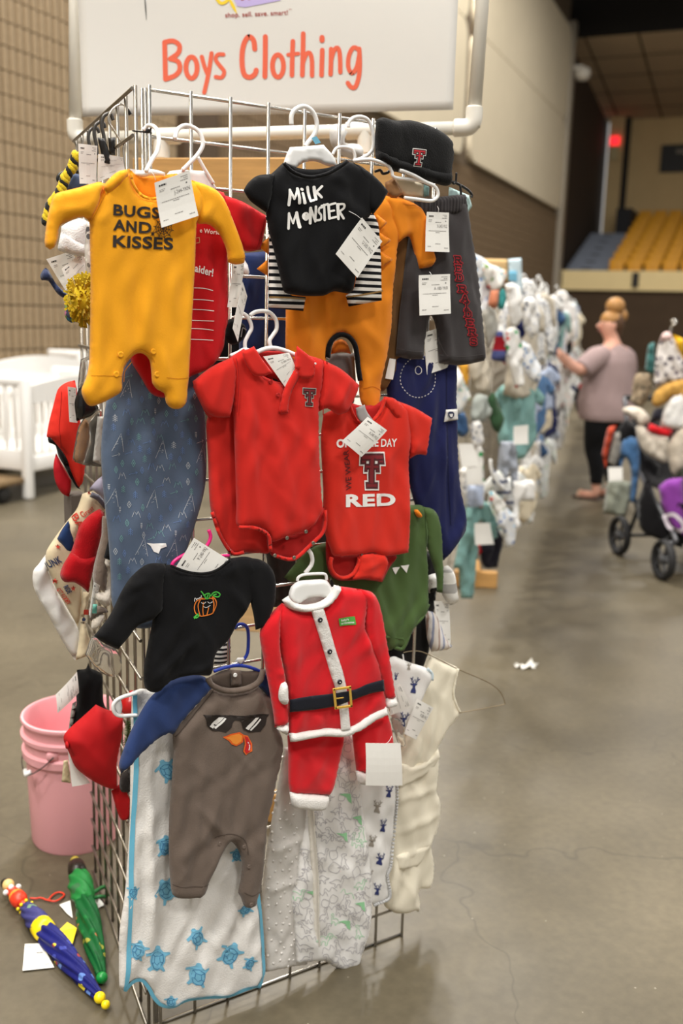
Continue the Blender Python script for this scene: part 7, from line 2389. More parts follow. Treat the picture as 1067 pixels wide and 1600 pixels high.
# garments in the dark behind the front grid
dk = [('navy_jacket', 'navy jacket hanging behind the grid above the white hangers', 'jacket', [(372, 396, 1), (452, 390, 1), (456, 470), (452, 560, 1), (376, 560, 1)], (34, 50, 96), -0.10),
	  ('black_coat', 'black coat hanging inside the rack behind the navy jacket', 'coat', [(330, 430, 1), (470, 420, 1), (480, 700, 1), (330, 720, 1)], (20, 20, 22), -0.16),
	  ('white_sleeve', 'white and green sleeve inside the rack beside the orange spikes', 'garment', [(372, 420, 1), (384, 405), (392, 425), (388, 436, 1)], (230, 230, 230), -0.07),
	  ('camouflage_top', 'dark grey garment inside the rack above the santa hanger', 'garment', [(410, 820, 1), (520, 820, 1), (530, 940, 1), (430, 950, 1)], (58, 56, 52), -0.10),
	  ('black_trousers', 'black garment inside the rack under the green bodysuit', 'trousers', [(600, 900, 1), (650, 860), (690, 870, 1), (672, 1020), (650, 1060, 1), (600, 1060, 1)], (24, 23, 24), -0.06)]
for nm, lab, cat, pts, col, o in dk:
	c = np.mean([p[:2] for p in pts], 0)
	g = G(nm, lab, cat, c[0], c[1], o)
	puff('body', g, FP, pts, fabric(nm + '_cloth', col, 0.12), o, 0.014, 0.03, res=0.012, nz=0.006)
g = G('striped_zebra_top', 'black and white striped cloth left of the blue hanger', 'garment', 347, 1025, -0.02)
puff('body', g, FP, [(335, 1040, 1), (340, 1015), (358, 1000), (362, 1020), (352, 1046, 1)], striped('zebra', [(0, (230, 228, 224)), (0.5, (40, 40, 42))], 0.009), -0.02, 0.01, 0.02, res=0.008)
g = G('blue_striped_garment', 'pale blue and brown striped garment under the green bodysuit', 'garment', 665, 985, -0.06)
puff('body', g, FP, gn((820, 905, 1), (815, 790), (860, 715), (900, 720), (905, 790), (895, 880), (840, 910)), striped('blue_brown', [(0, (176, 200, 228)), (0.5, (84, 62, 48))], 0.042), -0.06, 0.014, 0.03, res=0.010)
g = G('plaid_shirt', 'cream plaid shirt behind the narrow tag at the rack edge', 'shirt', 690, 1000, -0.028)
puff('body', g, FP, gn((870, 680, 1), (930, 700), (990, 840), (1028, 888, 1), (1000, 905), (905, 918, 1), (880, 830)), striped('plaid', [(0, (228, 220, 212)), (0.4, (176, 150, 140)), (0.55, (226, 222, 220)), (0.8, (150, 156, 180))], 0.03, 'X'), -0.028, 0.014, 0.03, res=0.010)
g = G('zebra_cloth', 'white cloth with black print beside the green sleeve', 'garment', 680, 905, -0.03)
puff('body', g, FP, gn((885, 480, 1), (930, 465), (950, 500), (952, 570, 1), (890, 580, 1)), speckled('white_black_print', (236, 234, 230), [(20, 20, 20), (40, 40, 40)], 40, 0.4), -0.03, 0.012, 0.02, res=0.010)
g = G('grey_striped_cloth', 'white and grey striped cloth right of the green sleeve', 'garment', 706, 910, -0.035)
puff('body', g, FP, gn((975, 430, 1), (1000, 420), (1040, 470), (1064, 620, 1), (1020, 650), (985, 620), (960, 560)), striped('grey_white', [(0, (232, 230, 224)), (0.55, (170, 168, 164))], 0.05), -0.035, 0.014, 0.03, res=0.010)
tagcard('narrow white tag hanging at the right edge of the rack below the green sleeve', gn((912, 622), (1008, 628), (1010, 868), (935, 860)), -0.04, None, None)

g = thing('white_plastic_wrap', 'crumpled white plastic wrap behind the rack beside the cross pipe', 'wrap', FP.pt(555, 218, -0.30))
puff('film', g, FP, c2((318, 525, 1), (350, 512), (395, 545, 1), (380, 590), (440, 598), (462, 625), (452, 665, 1), (380, 650), (325, 600)), F_white, -0.30, 0.03, 0.05, res=0.012, nz=0.012)

# ---- clothes on the front of the second rack
w_p1 = speckled('white_leaf_print', (240, 240, 236), [(150, 190, 190), (190, 210, 170), (200, 214, 224)], 38, 0.3)
w_p2 = speckled('white_blue_print', (238, 240, 242), [(120, 160, 210), (180, 206, 230), (130, 146, 184), (226, 232, 240)], 36, 0.34)
w_p3 = speckled('white_red_green_print', (242, 240, 236), [(206, 50, 44), (50, 160, 90), (240, 238, 230), (232, 230, 224)], 26, 0.3)
w_p4 = speckled('white_grey_print', (236, 234, 230), [(120, 122, 128), (170, 172, 178), (150, 154, 164), (204, 204, 208)], 40, 0.36)
w_p5 = speckled('white_multi_print', (240, 238, 232), [(240, 150, 60), (90, 170, 190), (220, 90, 80), (120, 150, 90), (232, 228, 220)], 34, 0.34)
n2 = [('leaf_print_top', 'white top with pale leaf print right of the navy sleep sack', 'top', rgc((228, 945, 1), (290, 980), (345, 1100), (385, 1200), (350, 1260), (300, 1335), (240, 1310, 1)), w_p1, .10),
	  ('mustard_blouse', 'mustard top behind the charcoal shorts hem on the second rack', 'top', rgc((290, 940, 1), (372, 930, 1), (372, 1060), (350, 1130), (320, 1110)), fabric('mustard_cloth', (226, 166, 60)), .06),
	  ('beige_trousers', 'beige trousers hanging right of the charcoal shorts', 'trousers', rgc((380, 560, 1), (470, 560, 1), (490, 700), (510, 900), (550, 1020), (548, 1160, 1), (500, 1185), (440, 1150), (400, 1080), (370, 950)), fabric('beige_cloth', (206, 196, 178)), .09),
	  ('grey_cardigan', 'grey knitted cardigan on the second rack beside the beige trousers', 'cardigan', rgc((465, 540, 1), (500, 505), (570, 520), (605, 660, 1), (560, 760), (520, 830), (490, 700)), fabric('grey_knit', (176, 174, 166)), .07),
	  ('red_navy_striped_shirt', 'red and navy striped shirt on the second rack', 'shirt', rgc((545, 900, 1), (570, 780), (595, 690), (640, 690, 1), (655, 820), (665, 970, 1), (640, 930), (560, 915)), striped('red_navy', [(0, (132, 22, 30)), (0.55, (70, 76, 120))], 0.11), .10),
	  ('pale_blue_blouse', 'pale blue and white top with a mustard patch at the rack end', 'top', rgc((370, 60, 1), (430, 90), (490, 120), (560, 230), (545, 380), (520, 480), (480, 570), (440, 520), (420, 300)), w_p2, .05),
	  ('white_print_blouse', 'white printed blouse at the top of the second rack', 'blouse', rgc((480, 150, 1), (560, 170), (660, 215), (672, 250, 1), (640, 320), (560, 380), (500, 300)), w_p5, .08),
	  ('terracotta_blouse', 'terracotta sleeve of a top on the second rack', 'top', rgc((545, 370, 1), (612, 360, 1), (605, 460), (585, 510), (545, 500), (522, 480)), fabric('terracotta', (206, 130, 98)), .11),
	  ('teal_blouse', 'small teal top beside the terracotta sleeve', 'top', rgc((610, 380, 1), (640, 350), (668, 430), (640, 520), (600, 500)), fabric('teal_cloth', (70, 160, 160)), .10),
	  ('long_white_gown', 'long white gown on the second rack near the aisle', 'gown', rgc((655, 320, 1), (720, 310), (768, 340, 1), (780, 480), (782, 600), (740, 650), (700, 640), (680, 520)), F_white, .14),
	  ('navy_shorts', 'small navy shorts on the second rack under the white gown', 'shorts', rgc((740, 640, 1), (790, 580, 1), (806, 700), (770, 760), (740, 730)), F_navy, .10),
	  ('christmas_romper', 'white romper with red and green print on the second rack', 'romper', rgc((660, 680, 1), (720, 650), (770, 690, 1), (800, 900), (800, 1090), (740, 1130), (700, 1000), (665, 850)), w_p3, .12),
	  ('pale_grey_romper', 'pale grey printed romper nearest the aisle on the second rack', 'romper', rgc((800, 440, 1), (870, 420), (920, 520), (920, 680), (860, 740), (800, 650)), w_p4, .15),
	  ('white_sweater', 'white sweater on the second rack with blue print', 'sweater', rgc((790, 760, 1), (850, 800), (910, 930), (940, 1040), (900, 1100), (830, 1040), (795, 920)), w_p2, .14),
	  ('dark_green_trousers', 'dark green folded trousers on the second rack', 'trousers', rgc((515, 1220, 1), (560, 1165), (600, 1230), (648, 1380, 1), (610, 1480), (560, 1450), (530, 1340)), fabric('dark_green', (54, 84, 56)), .12),
	  ('grey_tulle_dress', 'grey tulle dress in a clear bag on the second rack', 'dress', rgc((400, 1230, 1), (440, 1180), (520, 1200), (550, 1330), (480, 1390), (390, 1380)), fabric('grey_tulle', (170, 176, 170), 0.15), .11),
	  ('denim_shorts', 'blue denim shorts right of the navy sleep sack label', 'shorts', rgc((262, 1330, 1), (340, 1320, 1), (372, 1480, 1), (320, 1515), (262, 1470)), fabric('denim_mid', (62, 92, 130), 0.15), .09),
	  ('white_owl_top', 'white top with an animal print low on the second rack', 'top', rgc((380, 1420, 1), (450, 1380), (480, 1480), (470, 1590), (400, 1600, 1)), w_p4, .12),
	  ('pale_blue_trousers', 'pale blue printed trousers above the teal trousers', 'trousers', rwc((262, 590, 1), (390, 595, 1), (385, 740), (360, 765), (265, 770, 1)), fabric('pale_blue_cloth', (186, 198, 222)), .13),
	  ('red_edged_top', 'white top with a red edge above the teal trousers', 'top', rwc((300, 250, 1), (370, 280, 1), (395, 560), (385, 770, 1), (350, 770), (310, 500)), w_p3, .11),
	  ('teal_trousers', 'sage teal trousers hanging lowest at the end of the second rack', 'trousers', rwc((250, 770, 1), (400, 720), (460, 800), (498, 1000, 1), (445, 1022), (400, 910), (345, 880), (338, 1100), (312, 1400), (303, 1480, 1), (210, 1482, 1), (190, 1250), (150, 1250, 1), (200, 1000)), fabric('sage_teal', (132, 174, 170)), .10),
	  ('patterned_vest', 'white vest with bright orange print beside the teal trousers', 'vest', rwc((420, 640, 1), (480, 650), (550, 720), (560, 800), (500, 835), (450, 760)), w_p5, .15),
	  ('striped_grey_shirt', 'grey striped shirt on a white hanger near the aisle', 'shirt', rwc((440, 430, 1), (500, 500), (580, 560), (630, 740), (610, 800), (540, 740), (470, 620)), striped('grey_navy_line', [(0, (196, 196, 194)), (0.7, (80, 84, 104))], 0.05), .14),
	  ('grey_trousers', 'light grey long trousers near the aisle on the second rack', 'trousers', rwc((520, 250, 1), (640, 250, 1), (650, 450), (650, 640), (610, 620), (590, 480), (560, 560), (520, 420)), fabric('light_grey', (170, 176, 188)), .13),
	  ('white_blue_set', 'white set with small blue print at the aisle corner', 'set', rwc((500, 800, 1), (560, 760), (640, 850), (675, 920, 1), (640, 945), (620, 1060), (560, 1080, 1), (540, 950), (495, 910)), w_p2, .16),
	  ('navy_leggings', 'dark navy leggings low behind the teal trousers', 'leggings', rwc((360, 1060, 1), (500, 920, 1), (540, 1050), (510, 1150), (490, 1240, 1), (400, 1240), (370, 1180)), fabric('dark_navy', (36, 34, 44)), .06),
	  ('red_sock', 'small red garment behind the teal trousers', 'garment', rwc((335, 1060, 1), (375, 1050, 1), (365, 1130), (335, 1150, 1)), F_redr, .05),
	  ('beige_long_gown', 'long cream gown between the leaf print top and the aisle', 'gown', rwc((200, 470, 1), (260, 460), (265, 700), (250, 830, 1), (210, 650)), w_p4, .07),
	  ('white_long_trousers', 'white long trousers beside the grey ones near the aisle', 'trousers', rwc((620, 560, 1), (680, 560, 1), (780, 560), (790, 715, 1), (670, 718, 1), (660, 800), (640, 940), (600, 940), (620, 760)), F_white, .16)]
for nm, lab, cat, pts, mt, o in n2:
	c = np.mean([p[:2] for p in pts], 0)
	g = thing(nm, lab, cat, P2.pt(c[0], c[1], o))
	puff('body', g, P2, pts, mt, o, 0.022, 0.04, res=0.014, nz=0.016)
for lab, q, o in (('large blank white tag right of the navy sleep sack', rwc((180, 268), (300, 268), (350, 442), (200, 452)), .15), ('white tag above the pale blue printed trousers', rwc((240, 458), (370, 450), (362, 582), (240, 590)), .17),
				  ('white tag on the thigh of the teal trousers', rwc((302, 888), (430, 886), (462, 1052), (308, 1056)), .16), ('square white tag on the grey trousers near the aisle', rwc((610, 130), (732, 120), (730, 270), (608, 272)), .19)):
	tagcard(lab, q, o, P2, None, blank=True)
g = thing('plastic_hanger', 'white hanger leaning out over the grey striped shirt', 'hanger', P2.pt(778, 725, .18))
pxtube('arm', g, P2, rwc((430, 390), (440, 480), (480, 560), (540, 620)), 0.007, W_pl, .18, 8, 5)
g = thing('cardboard_sign', 'brown and pale blue cardboard sign at the top of the second rack', 'sign', P2.pt(790, 430, .0))
puff('brown_board', g, P2, [(752, 404, 1), (793, 405, 1), (795, 440, 1), (752, 440, 1)], plain('cardboard', (214, 178, 124), 0.8), -0.02, 0.004, 0.004, res=0.02, nz=0)
puff('blue_board', g, P2, [(794, 405, 1), (815, 403, 1), (817, 450, 1), (812, 470), (796, 440, 1)], plain('board_pale_blue', (206, 226, 234), 0.7), -0.01, 0.004, 0.004, res=0.02, nz=0)
puff('blue_print', g, P2, [(795, 423, 1), (808, 423, 1), (808, 440, 1), (795, 438, 1)], plain('board_blue', (120, 186, 214), 0.7), -0.004, 0.001, 0.003, res=0.02, nz=0)
sf2 = thing('sign_stand_base', 'wooden foot of the second sign stand on the floor', 'stand', (2.7, 2.3, 0))
q0, q1 = floor_pt(712, 915), floor_pt(773, 918)
bm = bmesh.new()
mid2 = (np.array(q0) + np.array(q1)) / 2
Lw = np.linalg.norm(np.array(q1) - np.array(q0))
an = math.atan2(q1[1] - q0[1], q1[0] - q0[0])
bm_box(bm, (mid2[0], mid2[1], 0.045), (Lw + 0.02, 0.045, 0.09), Matrix.Rotation(an, 3, 'Z'), 0.004)
bmobj('board', bm, woodm, sf2, smooth=False)
bm = bmesh.new()
bm_box(bm, (q1[0] - 0.02, q1[1] + 0.15, 0.05), (0.05, 0.26, 0.10), Matrix.Rotation(an, 3, 'Z'), 0.004)
bmobj('cleat', bm, woodm, sf2, smooth=False)

# ---- garments along the aisle side of the far row
PM = Pl((0, 0, 0), 0.0)
KINDS = {
	'romper': [('body', [(-.06, 0, 1), (0, -.03), (.06, 0, 1), (.11, -.03), (.105, -.30), (.10, -.44), (.03, -.45, 1), (.0, -.33), (-.03, -.45, 1), (-.10, -.44), (-.105, -.30), (-.11, -.03)], 0, .03),
			   ('sleeve', [(-.09, -.01, 1), (-.15, -.05), (-.19, -.20, 1), (-.14, -.21, 1), (-.10, -.12)], .006, .02), ('sleeve', [(.09, -.01, 1), (.10, -.12), (.14, -.21, 1), (.19, -.20, 1), (.15, -.05)], .006, .02)],
	'tee': [('body', [(-.07, 0, 1), (0, -.035), (.07, 0, 1), (.125, -.03), (.125, -.20), (.13, -.34, 1), (-.13, -.34, 1), (-.125, -.2), (-.125, -.03)], 0, .03),
			('sleeve', [(-.10, -.01, 1), (-.20, -.09, 1), (-.17, -.15, 1), (-.12, -.12)], .006, .02), ('sleeve', [(.10, -.01, 1), (.12, -.12), (.17, -.15, 1), (.20, -.09, 1)], .006, .02)],
	'trousers': [('waist', [(-.10, .0, 1), (.10, 0, 1), (.105, -.05, 1), (-.105, -.05, 1)], .004, .02),
				 ('leg', [(-.10, -.03, 1), (.0, -.03, 1), (.0, -.15), (-.025, -.44, 1), (-.105, -.44, 1), (-.12, -.2)], 0, .025), ('leg', [(.0, -.03, 1), (.10, -.03, 1), (.12, -.2), (.105, -.44, 1), (.025, -.44, 1), (0, -.15)], 0, .025)],
	'gown': [('body', [(-.06, 0, 1), (0, -.03), (.06, 0, 1), (.11, -.04), (.13, -.25), (.16, -.52, 1), (0, -.55), (-.16, -.52, 1), (-.13, -.25), (-.11, -.04)], 0, .035),
			 ('sleeve', [(-.09, -.01, 1), (-.17, -.07), (-.18, -.17, 1), (-.13, -.17, 1), (-.10, -.10)], .006, .02), ('sleeve', [(.09, -.01, 1), (.10, -.1), (.13, -.17, 1), (.18, -.17, 1), (.17, -.07)], .006, .02)],
	'jacket': [('body', [(-.08, 0, 1), (0, -.02), (.08, 0, 1), (.14, -.04), (.145, -.2), (.15, -.38, 1), (-.15, -.38, 1), (-.145, -.2), (-.14, -.04)], 0, .04),
			   ('sleeve', [(-.11, -.01, 1), (-.18, -.07), (-.22, -.33, 1), (-.165, -.34, 1), (-.13, -.15)], .01, .025), ('sleeve', [(.11, -.01, 1), (.13, -.15), (.165, -.34, 1), (.22, -.33, 1), (.18, -.07)], .01, .025),
			   ('hood', [(-.08, -.01, 1), (-.07, .06), (0, .09), (.07, .06), (.08, -.01, 1), (0, -.04)], .008, .03)],
	'bodysuit': [('body', [(-.07, 0, 1), (0, -.035), (.07, 0, 1), (.115, -.03), (.11, -.2), (.115, -.28), (.04, -.37, 1), (-.04, -.37, 1), (-.115, -.28), (-.11, -.2), (-.115, -.03)], 0, .03),
				 ('sleeve', [(-.10, -.01, 1), (-.17, -.08, 1), (-.15, -.13, 1), (-.11, -.10)], .006, .02), ('sleeve', [(.10, -.01, 1), (.11, -.1), (.15, -.13, 1), (.17, -.08, 1)], .006, .02)]}
PROTO = {}
for kd, parts in KINDS.items():
	t = thing(kd, '', kd)
	for nm, pts, o, T in parts:
		puff(nm, t, PM, pts, F_white, o, T * 0.55, 0.03, res=0.020, nz=0.014, metric=True)
	bm = bmesh.new()
	sweep(bm, smooth_path([(0, -0.008, -0.015), (0, -0.004, 0.03), (0.02, 0.0, 0.055), (0.0, 0.01, 0.085), (-0.025, 0.015, 0.07)], 4), 0.004, 6)
	bmobj('hanger_hook', bm, W_pl, t)
	PROTO[kd] = [t, True]
PAL = [('white', F_white, 7), ('white blue-dotted', w_p2, 4), ('white grey-printed', w_p4, 5), ('white leaf-printed', w_p1, 3), ('white bright-printed', w_p5, 4), ('white red-printed', w_p3, 1),
	   ('pale blue', fabric('pale_blue_cloth', (186, 198, 222)), 3), ('cream', F_cream, 3), ('light grey', fabric('light_grey', (170, 176, 188)), 3), ('navy', F_navy, 2), ('teal', fabric('sage_teal', (132, 174, 170)), 1),
	   ('mid blue', fabric('mid_blue', (96, 132, 176)), 2), ('beige', fabric('beige_cloth', (206, 196, 178)), 3), ('black', F_black, 1), ('dark red', fabric('wine', (120, 34, 40)), 1), ('mustard', fabric('mustard_cloth', (226, 166, 60)), 1), ('denim', fabric('denim_mid', (62, 92, 130)), 2)]
bagp = [i for i, p in enumerate(PAL) for _ in range(p[2])]
rr_ = random.Random(77)
TI = (('upper', 1.60), ('middle', 1.14), ('lower', 0.70))
for tn, tz in TI:
	d = L2 + 0.10
	k = 0
	while d < 13.0 and k < 45:
		kd = rr_.choice(['romper', 'romper', 'tee', 'trousers', 'gown', 'jacket', 'bodysuit', 'bodysuit'])
		if tn == 'lower' and kd == 'gown':
			kd = 'romper'
		t, fresh = PROTO[kd]
		o = t if fresh else dup(t)
		PROTO[kd][1] = False
		th = rr_.uniform(-5, 46)
		s = rr_.uniform(0.78, 1.02)
		if tn == 'lower':
			s *= 0.95
		off = -0.06 + rr_.uniform(0, 0.07)
		p = np.array([0.622, 0.012, 0]) + RD * d + RN * off
		o.location = (p[0], p[1], tz + rr_.uniform(-0.07, 0.03))
		o.rotation_euler = (rr_.uniform(-0.06, 0.06), rr_.uniform(-0.1, 0.1), radians(th))
		o.scale = (s, s, s)
		ci = rr_.choice(bagp)
		cn_, cm_, _ = PAL[ci]
		for ch in o.children:
			if ch.name.startswith('hanger_hook'):
				continue
			ch.material_slots[0].link = 'OBJECT'
			ch.material_slots[0].material = cm_
		tag(o, '%s baby %s, %s from the front in the %s tier of the far row' % (cn_, kd, ORD[k], tn), kd, 'baby clothes along the far row')
		d += rr_.uniform(0.12, 0.25) * (1 + (d - L2) * 0.04)
		k += 1

# ================================================================== CRIBS, SHOPPER, STROLLER
cribw = noisy('crib_white', (246, 244, 240), 0.015, 5, 0.4, 0.05, 100)

def crib(name, label, corner, ang, L, Wd, h_end, h_side, leg_to=0.0):
	"""corner = nearest post; local a along the length, b along the width"""
	t = thing(name, label, 'crib', (corner[0], corner[1], 0))
	ca, sa_ = cos(ang), sin(ang)

	def X(a, b, z):
		return (corner[0] + a * ca - b * sa_, corner[1] + a * sa_ + b * ca, z)
	rot = Matrix.Rotation(ang, 3, 'Z')

	def bx(nm, a, b, z, d, bev=0.008):
		bm = bmesh.new()
		bm_box(bm, X(a, b, z), d, rot, bev, 2)
		return bmobj(nm, bm, cribw, t)
	for a, b in ((0, 0), (L, 0), (0, Wd), (L, Wd)):
		bx('post', a, b, (h_end + leg_to) / 2, (0.075, 0.075, h_end - leg_to), 0.02)
	for b in (0, Wd):
		# arched headboard side: rails and slats along a
		bm = bmesh.new()
		n = 14
		up, lo_, up2, lo2 = [], [], [], []
		for i in range(n + 1):
			a = L * i / n
			z = h_side + 0.06 * sin(pi * i / n)
			up.append(bm.verts.new(X(a, b - 0.018, z)))
			lo_.append(bm.verts.new(X(a, b - 0.018, h_side - 0.13)))
			up2.append(bm.verts.new(X(a, b + 0.018, z)))
			lo2.append(bm.verts.new(X(a, b + 0.018, h_side - 0.13)))
		for i in range(n):
			bm.faces.new((up[i], up[i + 1], lo_[i + 1], lo_[i]))
			bm.faces.new((up2[i + 1], up2[i], lo2[i], lo2[i + 1]))
			bm.faces.new((up[i + 1], up[i], up2[i], up2[i + 1]))
			bm.faces.new((lo_[i], lo_[i + 1], lo2[i + 1], lo2[i]))
		bmobj('top_rail', bm, cribw, t, smooth=False)
		bx('bottom_rail', L / 2, b, 0.27, (L, 0.03, 0.12))
		ns = int(L / 0.085)
		for i in range(1, ns):
			bx('slat', L * i / ns, b, (h_side - 0.13 + 0.32) / 2, (0.022, 0.016, h_side - 0.13 - 0.32), 0.003)
	for a in (0, L):
		bx('end_rail', a, Wd / 2, h_end - 0.035, (0.05, Wd, 0.07), 0.02)
		bx('end_bottom_rail', a, Wd / 2, 0.30, (0.03, Wd, 0.16))
		for i in range(1, 8):
			bx('end_slat', a, Wd * i / 8, (h_end - 0.07 + 0.37) / 2, (0.018, 0.030, h_end - 0.07 - 0.37), 0.003)
	bx('mattress_board', L / 2, Wd / 2, 0.33, (L - 0.05, Wd - 0.05, 0.02), 0.002)
	return t

cc = floor_pt(45, 780)
crib('white_crib', 'white slatted crib standing by the tan block wall', cc, HANG, 1.30, 0.75, 0.93, 0.86)
p = np.array(cc) + HW * 0.62 + HN * 0.95
crib('white_crib', 'second white crib behind the first with a taller end', (p[0], p[1]), HANG, 1.30, 0.60, 1.05, 0.96)
dl = thing('wood_dolly', 'low wooden dolly with dark wheels under the crib', 'dolly', tuple(floor_pt(18, 780)))
q = np.array(floor_pt(15, 787))
bm = bmesh.new()
bm_box(bm, q + HN * 0.35 + np.array([0, 0, 0.15]), (0.5, 0.7, 0.04), Matrix.Rotation(HANG, 3, 'Z'), 0.004)
bmobj('deck', bm, noisy('dolly_wood', (120, 98, 68), 0.15, 9, 0.8), dl)
for k in (0.05, 0.6):
	bm = bmesh.new()
	a = q + HN * k
	lathe_bm(bm, [(0, -0.02), (0.05, -0.02), (0.058, -0.012), (0.058, 0.012), (0.05, 0.02), (0, 0.02)], 20, axis_matrix(a + np.array([0, 0, 0.06]), a + np.array([0, 0, 0.06]) + HN))
	bmobj('wheel', bm, plain('rubber_dark', (40, 38, 36), 0.6), dl)

# ---- shopper
skin = noisy('skin', (214, 160, 138), 0.05, 12, 0.55, 0.05, 200)
hairm = noisy('hair_blond', (170, 124, 70), 0.25, 40, 0.55, 0.6, 120, stretch=(1, 1, 0.3))
hair_d = noisy('hair_root', (84, 58, 38), 0.25, 40, 0.6, 0.6, 120, stretch=(1, 1, 0.3))
WPOS = np.array(floor_pt(938, 779))
wth = math.atan2(0.975, -0.22) - pi / 2              # yaw: local +y is where she faces

def skinfig(name, nodes, edges, mat, parent, sub=2):
	"""nodes: name -> (x,y,z,rx,ry); one continuous surface grown with the skin modifier and applied"""
	keys = list(nodes)
	me = bpy.data.meshes.new(name)
	me.from_pydata([nodes[k][:3] for k in keys], [(keys.index(a), keys.index(b)) for a, b in edges], [])
	o = bpy.data.objects.new(name, me)
	COL.objects.link(o)
	o.modifiers.new('skin', 'SKIN').use_smooth_shade = True
	sv = me.skin_vertices[0].data
	for i, k in enumerate(keys):
		sv[i].radius = nodes[k][3:5] if len(nodes[k]) > 4 else (nodes[k][3], nodes[k][3])
		sv[i].use_root = (i == 0)
	o.modifiers.new('sub', 'SUBSURF').levels = sub
	dg = bpy.context.evaluated_depsgraph_get()
	dg.update()
	m2 = bpy.data.meshes.new_from_object(o.evaluated_get(dg))
	bpy.data.objects.remove(o)
	m2.materials.clear()
	r = link(name, m2, mat, parent)
	return r

wo = thing('person', 'woman in a taupe tee and black leggings reaching into the far row', 'person', (WPOS[0], WPOS[1], 0))
wo.rotation_euler = (0, 0, wth)
# body: legs, trunk, arms, neck, head as one surface (local metres)
bn_ = {'pelvis': (0, 0, .80, .14, .12), 'belly': (0, .02, .95, .14, .12), 'chest': (0, .0, 1.10, .14, .11), 'upch': (0, -.005, 1.18, .10, .08), 'neck': (0, .0, 1.29, .06, .06), 'neck2': (-.01, .015, 1.335, .055, .055), 'head': (-.03, .04, 1.42, .084, .095), 'crown': (-.02, .02, 1.49, .062, .07),
	   'shL': (-.17, 0, 1.21, .065), 'elL': (-.37, .06, 1.06, .055), 'foL': (-.42, .18, 1.16, .044), 'wrL': (-.45, .26, 1.24, .026), 'haL': (-.455, .31, 1.28, .028, .016),
	   'shR': (.17, 0, 1.21, .065), 'elR': (.27, .02, .96, .05), 'foR': (.22, .14, .90, .036), 'wrR': (.18, .24, .88, .026), 'haR': (.165, .30, .885, .028, .016),
	   'hipL': (-.095, 0, .74, .105), 'knL': (-.10, .04, .44, .066), 'caL': (-.10, .0, .30, .058), 'anL': (-.10, -.01, .09, .036), 'heL': (-.10, -.015, .045, .036), 'toL': (-.11, .15, .028, .036, .022),
	   'hipR': (.095, 0, .74, .105), 'knR': (.085, .02, .44, .066), 'caR': (.08, -.03, .30, .058), 'anR': (.08, -.04, .09, .036), 'heR': (.08, -.045, .045, .036), 'toR': (.09, .12, .028, .036, .022)}
be = [('pelvis', 'belly'), ('belly', 'chest'), ('chest', 'upch'), ('upch', 'neck'), ('neck', 'neck2'), ('neck2', 'head'), ('head', 'crown'), ('upch', 'shL'), ('shL', 'elL'), ('elL', 'foL'), ('foL', 'wrL'), ('wrL', 'haL'),
	  ('upch', 'shR'), ('shR', 'elR'), ('elR', 'foR'), ('foR', 'wrR'), ('wrR', 'haR'), ('pelvis', 'hipL'), ('hipL', 'knL'), ('knL', 'caL'), ('caL', 'anL'), ('anL', 'heL'), ('heL', 'toL'), ('pelvis', 'hipR'), ('hipR', 'knR'), ('knR', 'caR'), ('caR', 'anR'), ('anR', 'heR'), ('heR', 'toR')]
body = skinfig('body', bn_, be, skin, wo)
for s_, (hx, hy, hzz), d in ((-1, (-.455, .31, 1.28), (-.02, .09, .03)), (1, (.165, .30, .885), (-.03, .09, .01))):
	for i, off in enumerate((-.022, -.007, .008, .022)):
		L = (.075, .085, .08, .062)[i]
		dv = Vector(d).normalized()
		sv_ = Vector((1, 0.2, 0)).normalized()
		b0 = Vector((hx, hy, hzz)) + sv_ * off + dv * 0.015
		fn = {'a': (*b0, .0088), 'b': (*(b0 + dv * L * .5 + Vector((0, 0, -.004))), .0082), 'c': (*(b0 + dv * L * .8 + Vector((0, 0, -.016))), .0074), 'd': (*(b0 + dv * L * .95 + Vector((0, 0, -.032))), .0062)}
		skinfig('finger', fn, [('a', 'b'), ('b', 'c'), ('c', 'd')], skin, body, 1)
	b0 = Vector((hx, hy - 0.02, hzz))
	fn = {'a': (*b0, .0105), 'b': (*(b0 + Vector((-s_ * .035, .025, -.01))), .0095), 'c': (*(b0 + Vector((-s_ * .045, .055, -.022))), .0078)}
	skinfig('thumb', fn, [('a', 'b'), ('b', 'c')], skin, body, 1)
teem = noisy('taupe_tee', (158, 136, 134), 0.06, 9, 0.9, 0.3, 300)

def loft(name, secs, tubes, mat, parent):
	"""clothing: elliptical sections stacked upwards plus tapering tubes, local metres"""
	bm = bmesh.new()
	n = 24
	rows = []
	pp = smooth_path([(z, 0, 0) for z, *_ in secs], 3)
	zs = [q[0] for q in secs]
	for q in pp:
		z = q[0]
		v = [np.interp(z, zs, [k[i] for k in secs]) for i in range(1, 5)]
		rows.append([bm.verts.new((v[0] + v[2] * cos(2 * pi * k / n), v[1] + v[3] * sin(2 * pi * k / n) + 0.006 * sin(5 * 2 * pi * k / n + z * 20), z)) for k in range(n)])
	for a, b in zip(rows[:-1], rows[1:]):
		for k in range(n):
			bm.faces.new((a[k], a[(k + 1) % n], b[(k + 1) % n], b[k]))
	bm.faces.new(rows[0][::-1])
	bm.faces.new(rows[-1])
	for path, rad in tubes:
		ps = smooth_path(path, 4)
		rs = list(np.interp(np.linspace(0, 1, len(ps)), np.linspace(0, 1, len(rad)), rad))
		sweep(bm, ps, rs, 16)
	bmesh.ops.recalc_face_normals(bm, faces=bm.faces)
	me = bpy.data.meshes.new(name)
	bm.to_mesh(me)
	bm.free()
	o = link(name, me, mat, parent)
	return o

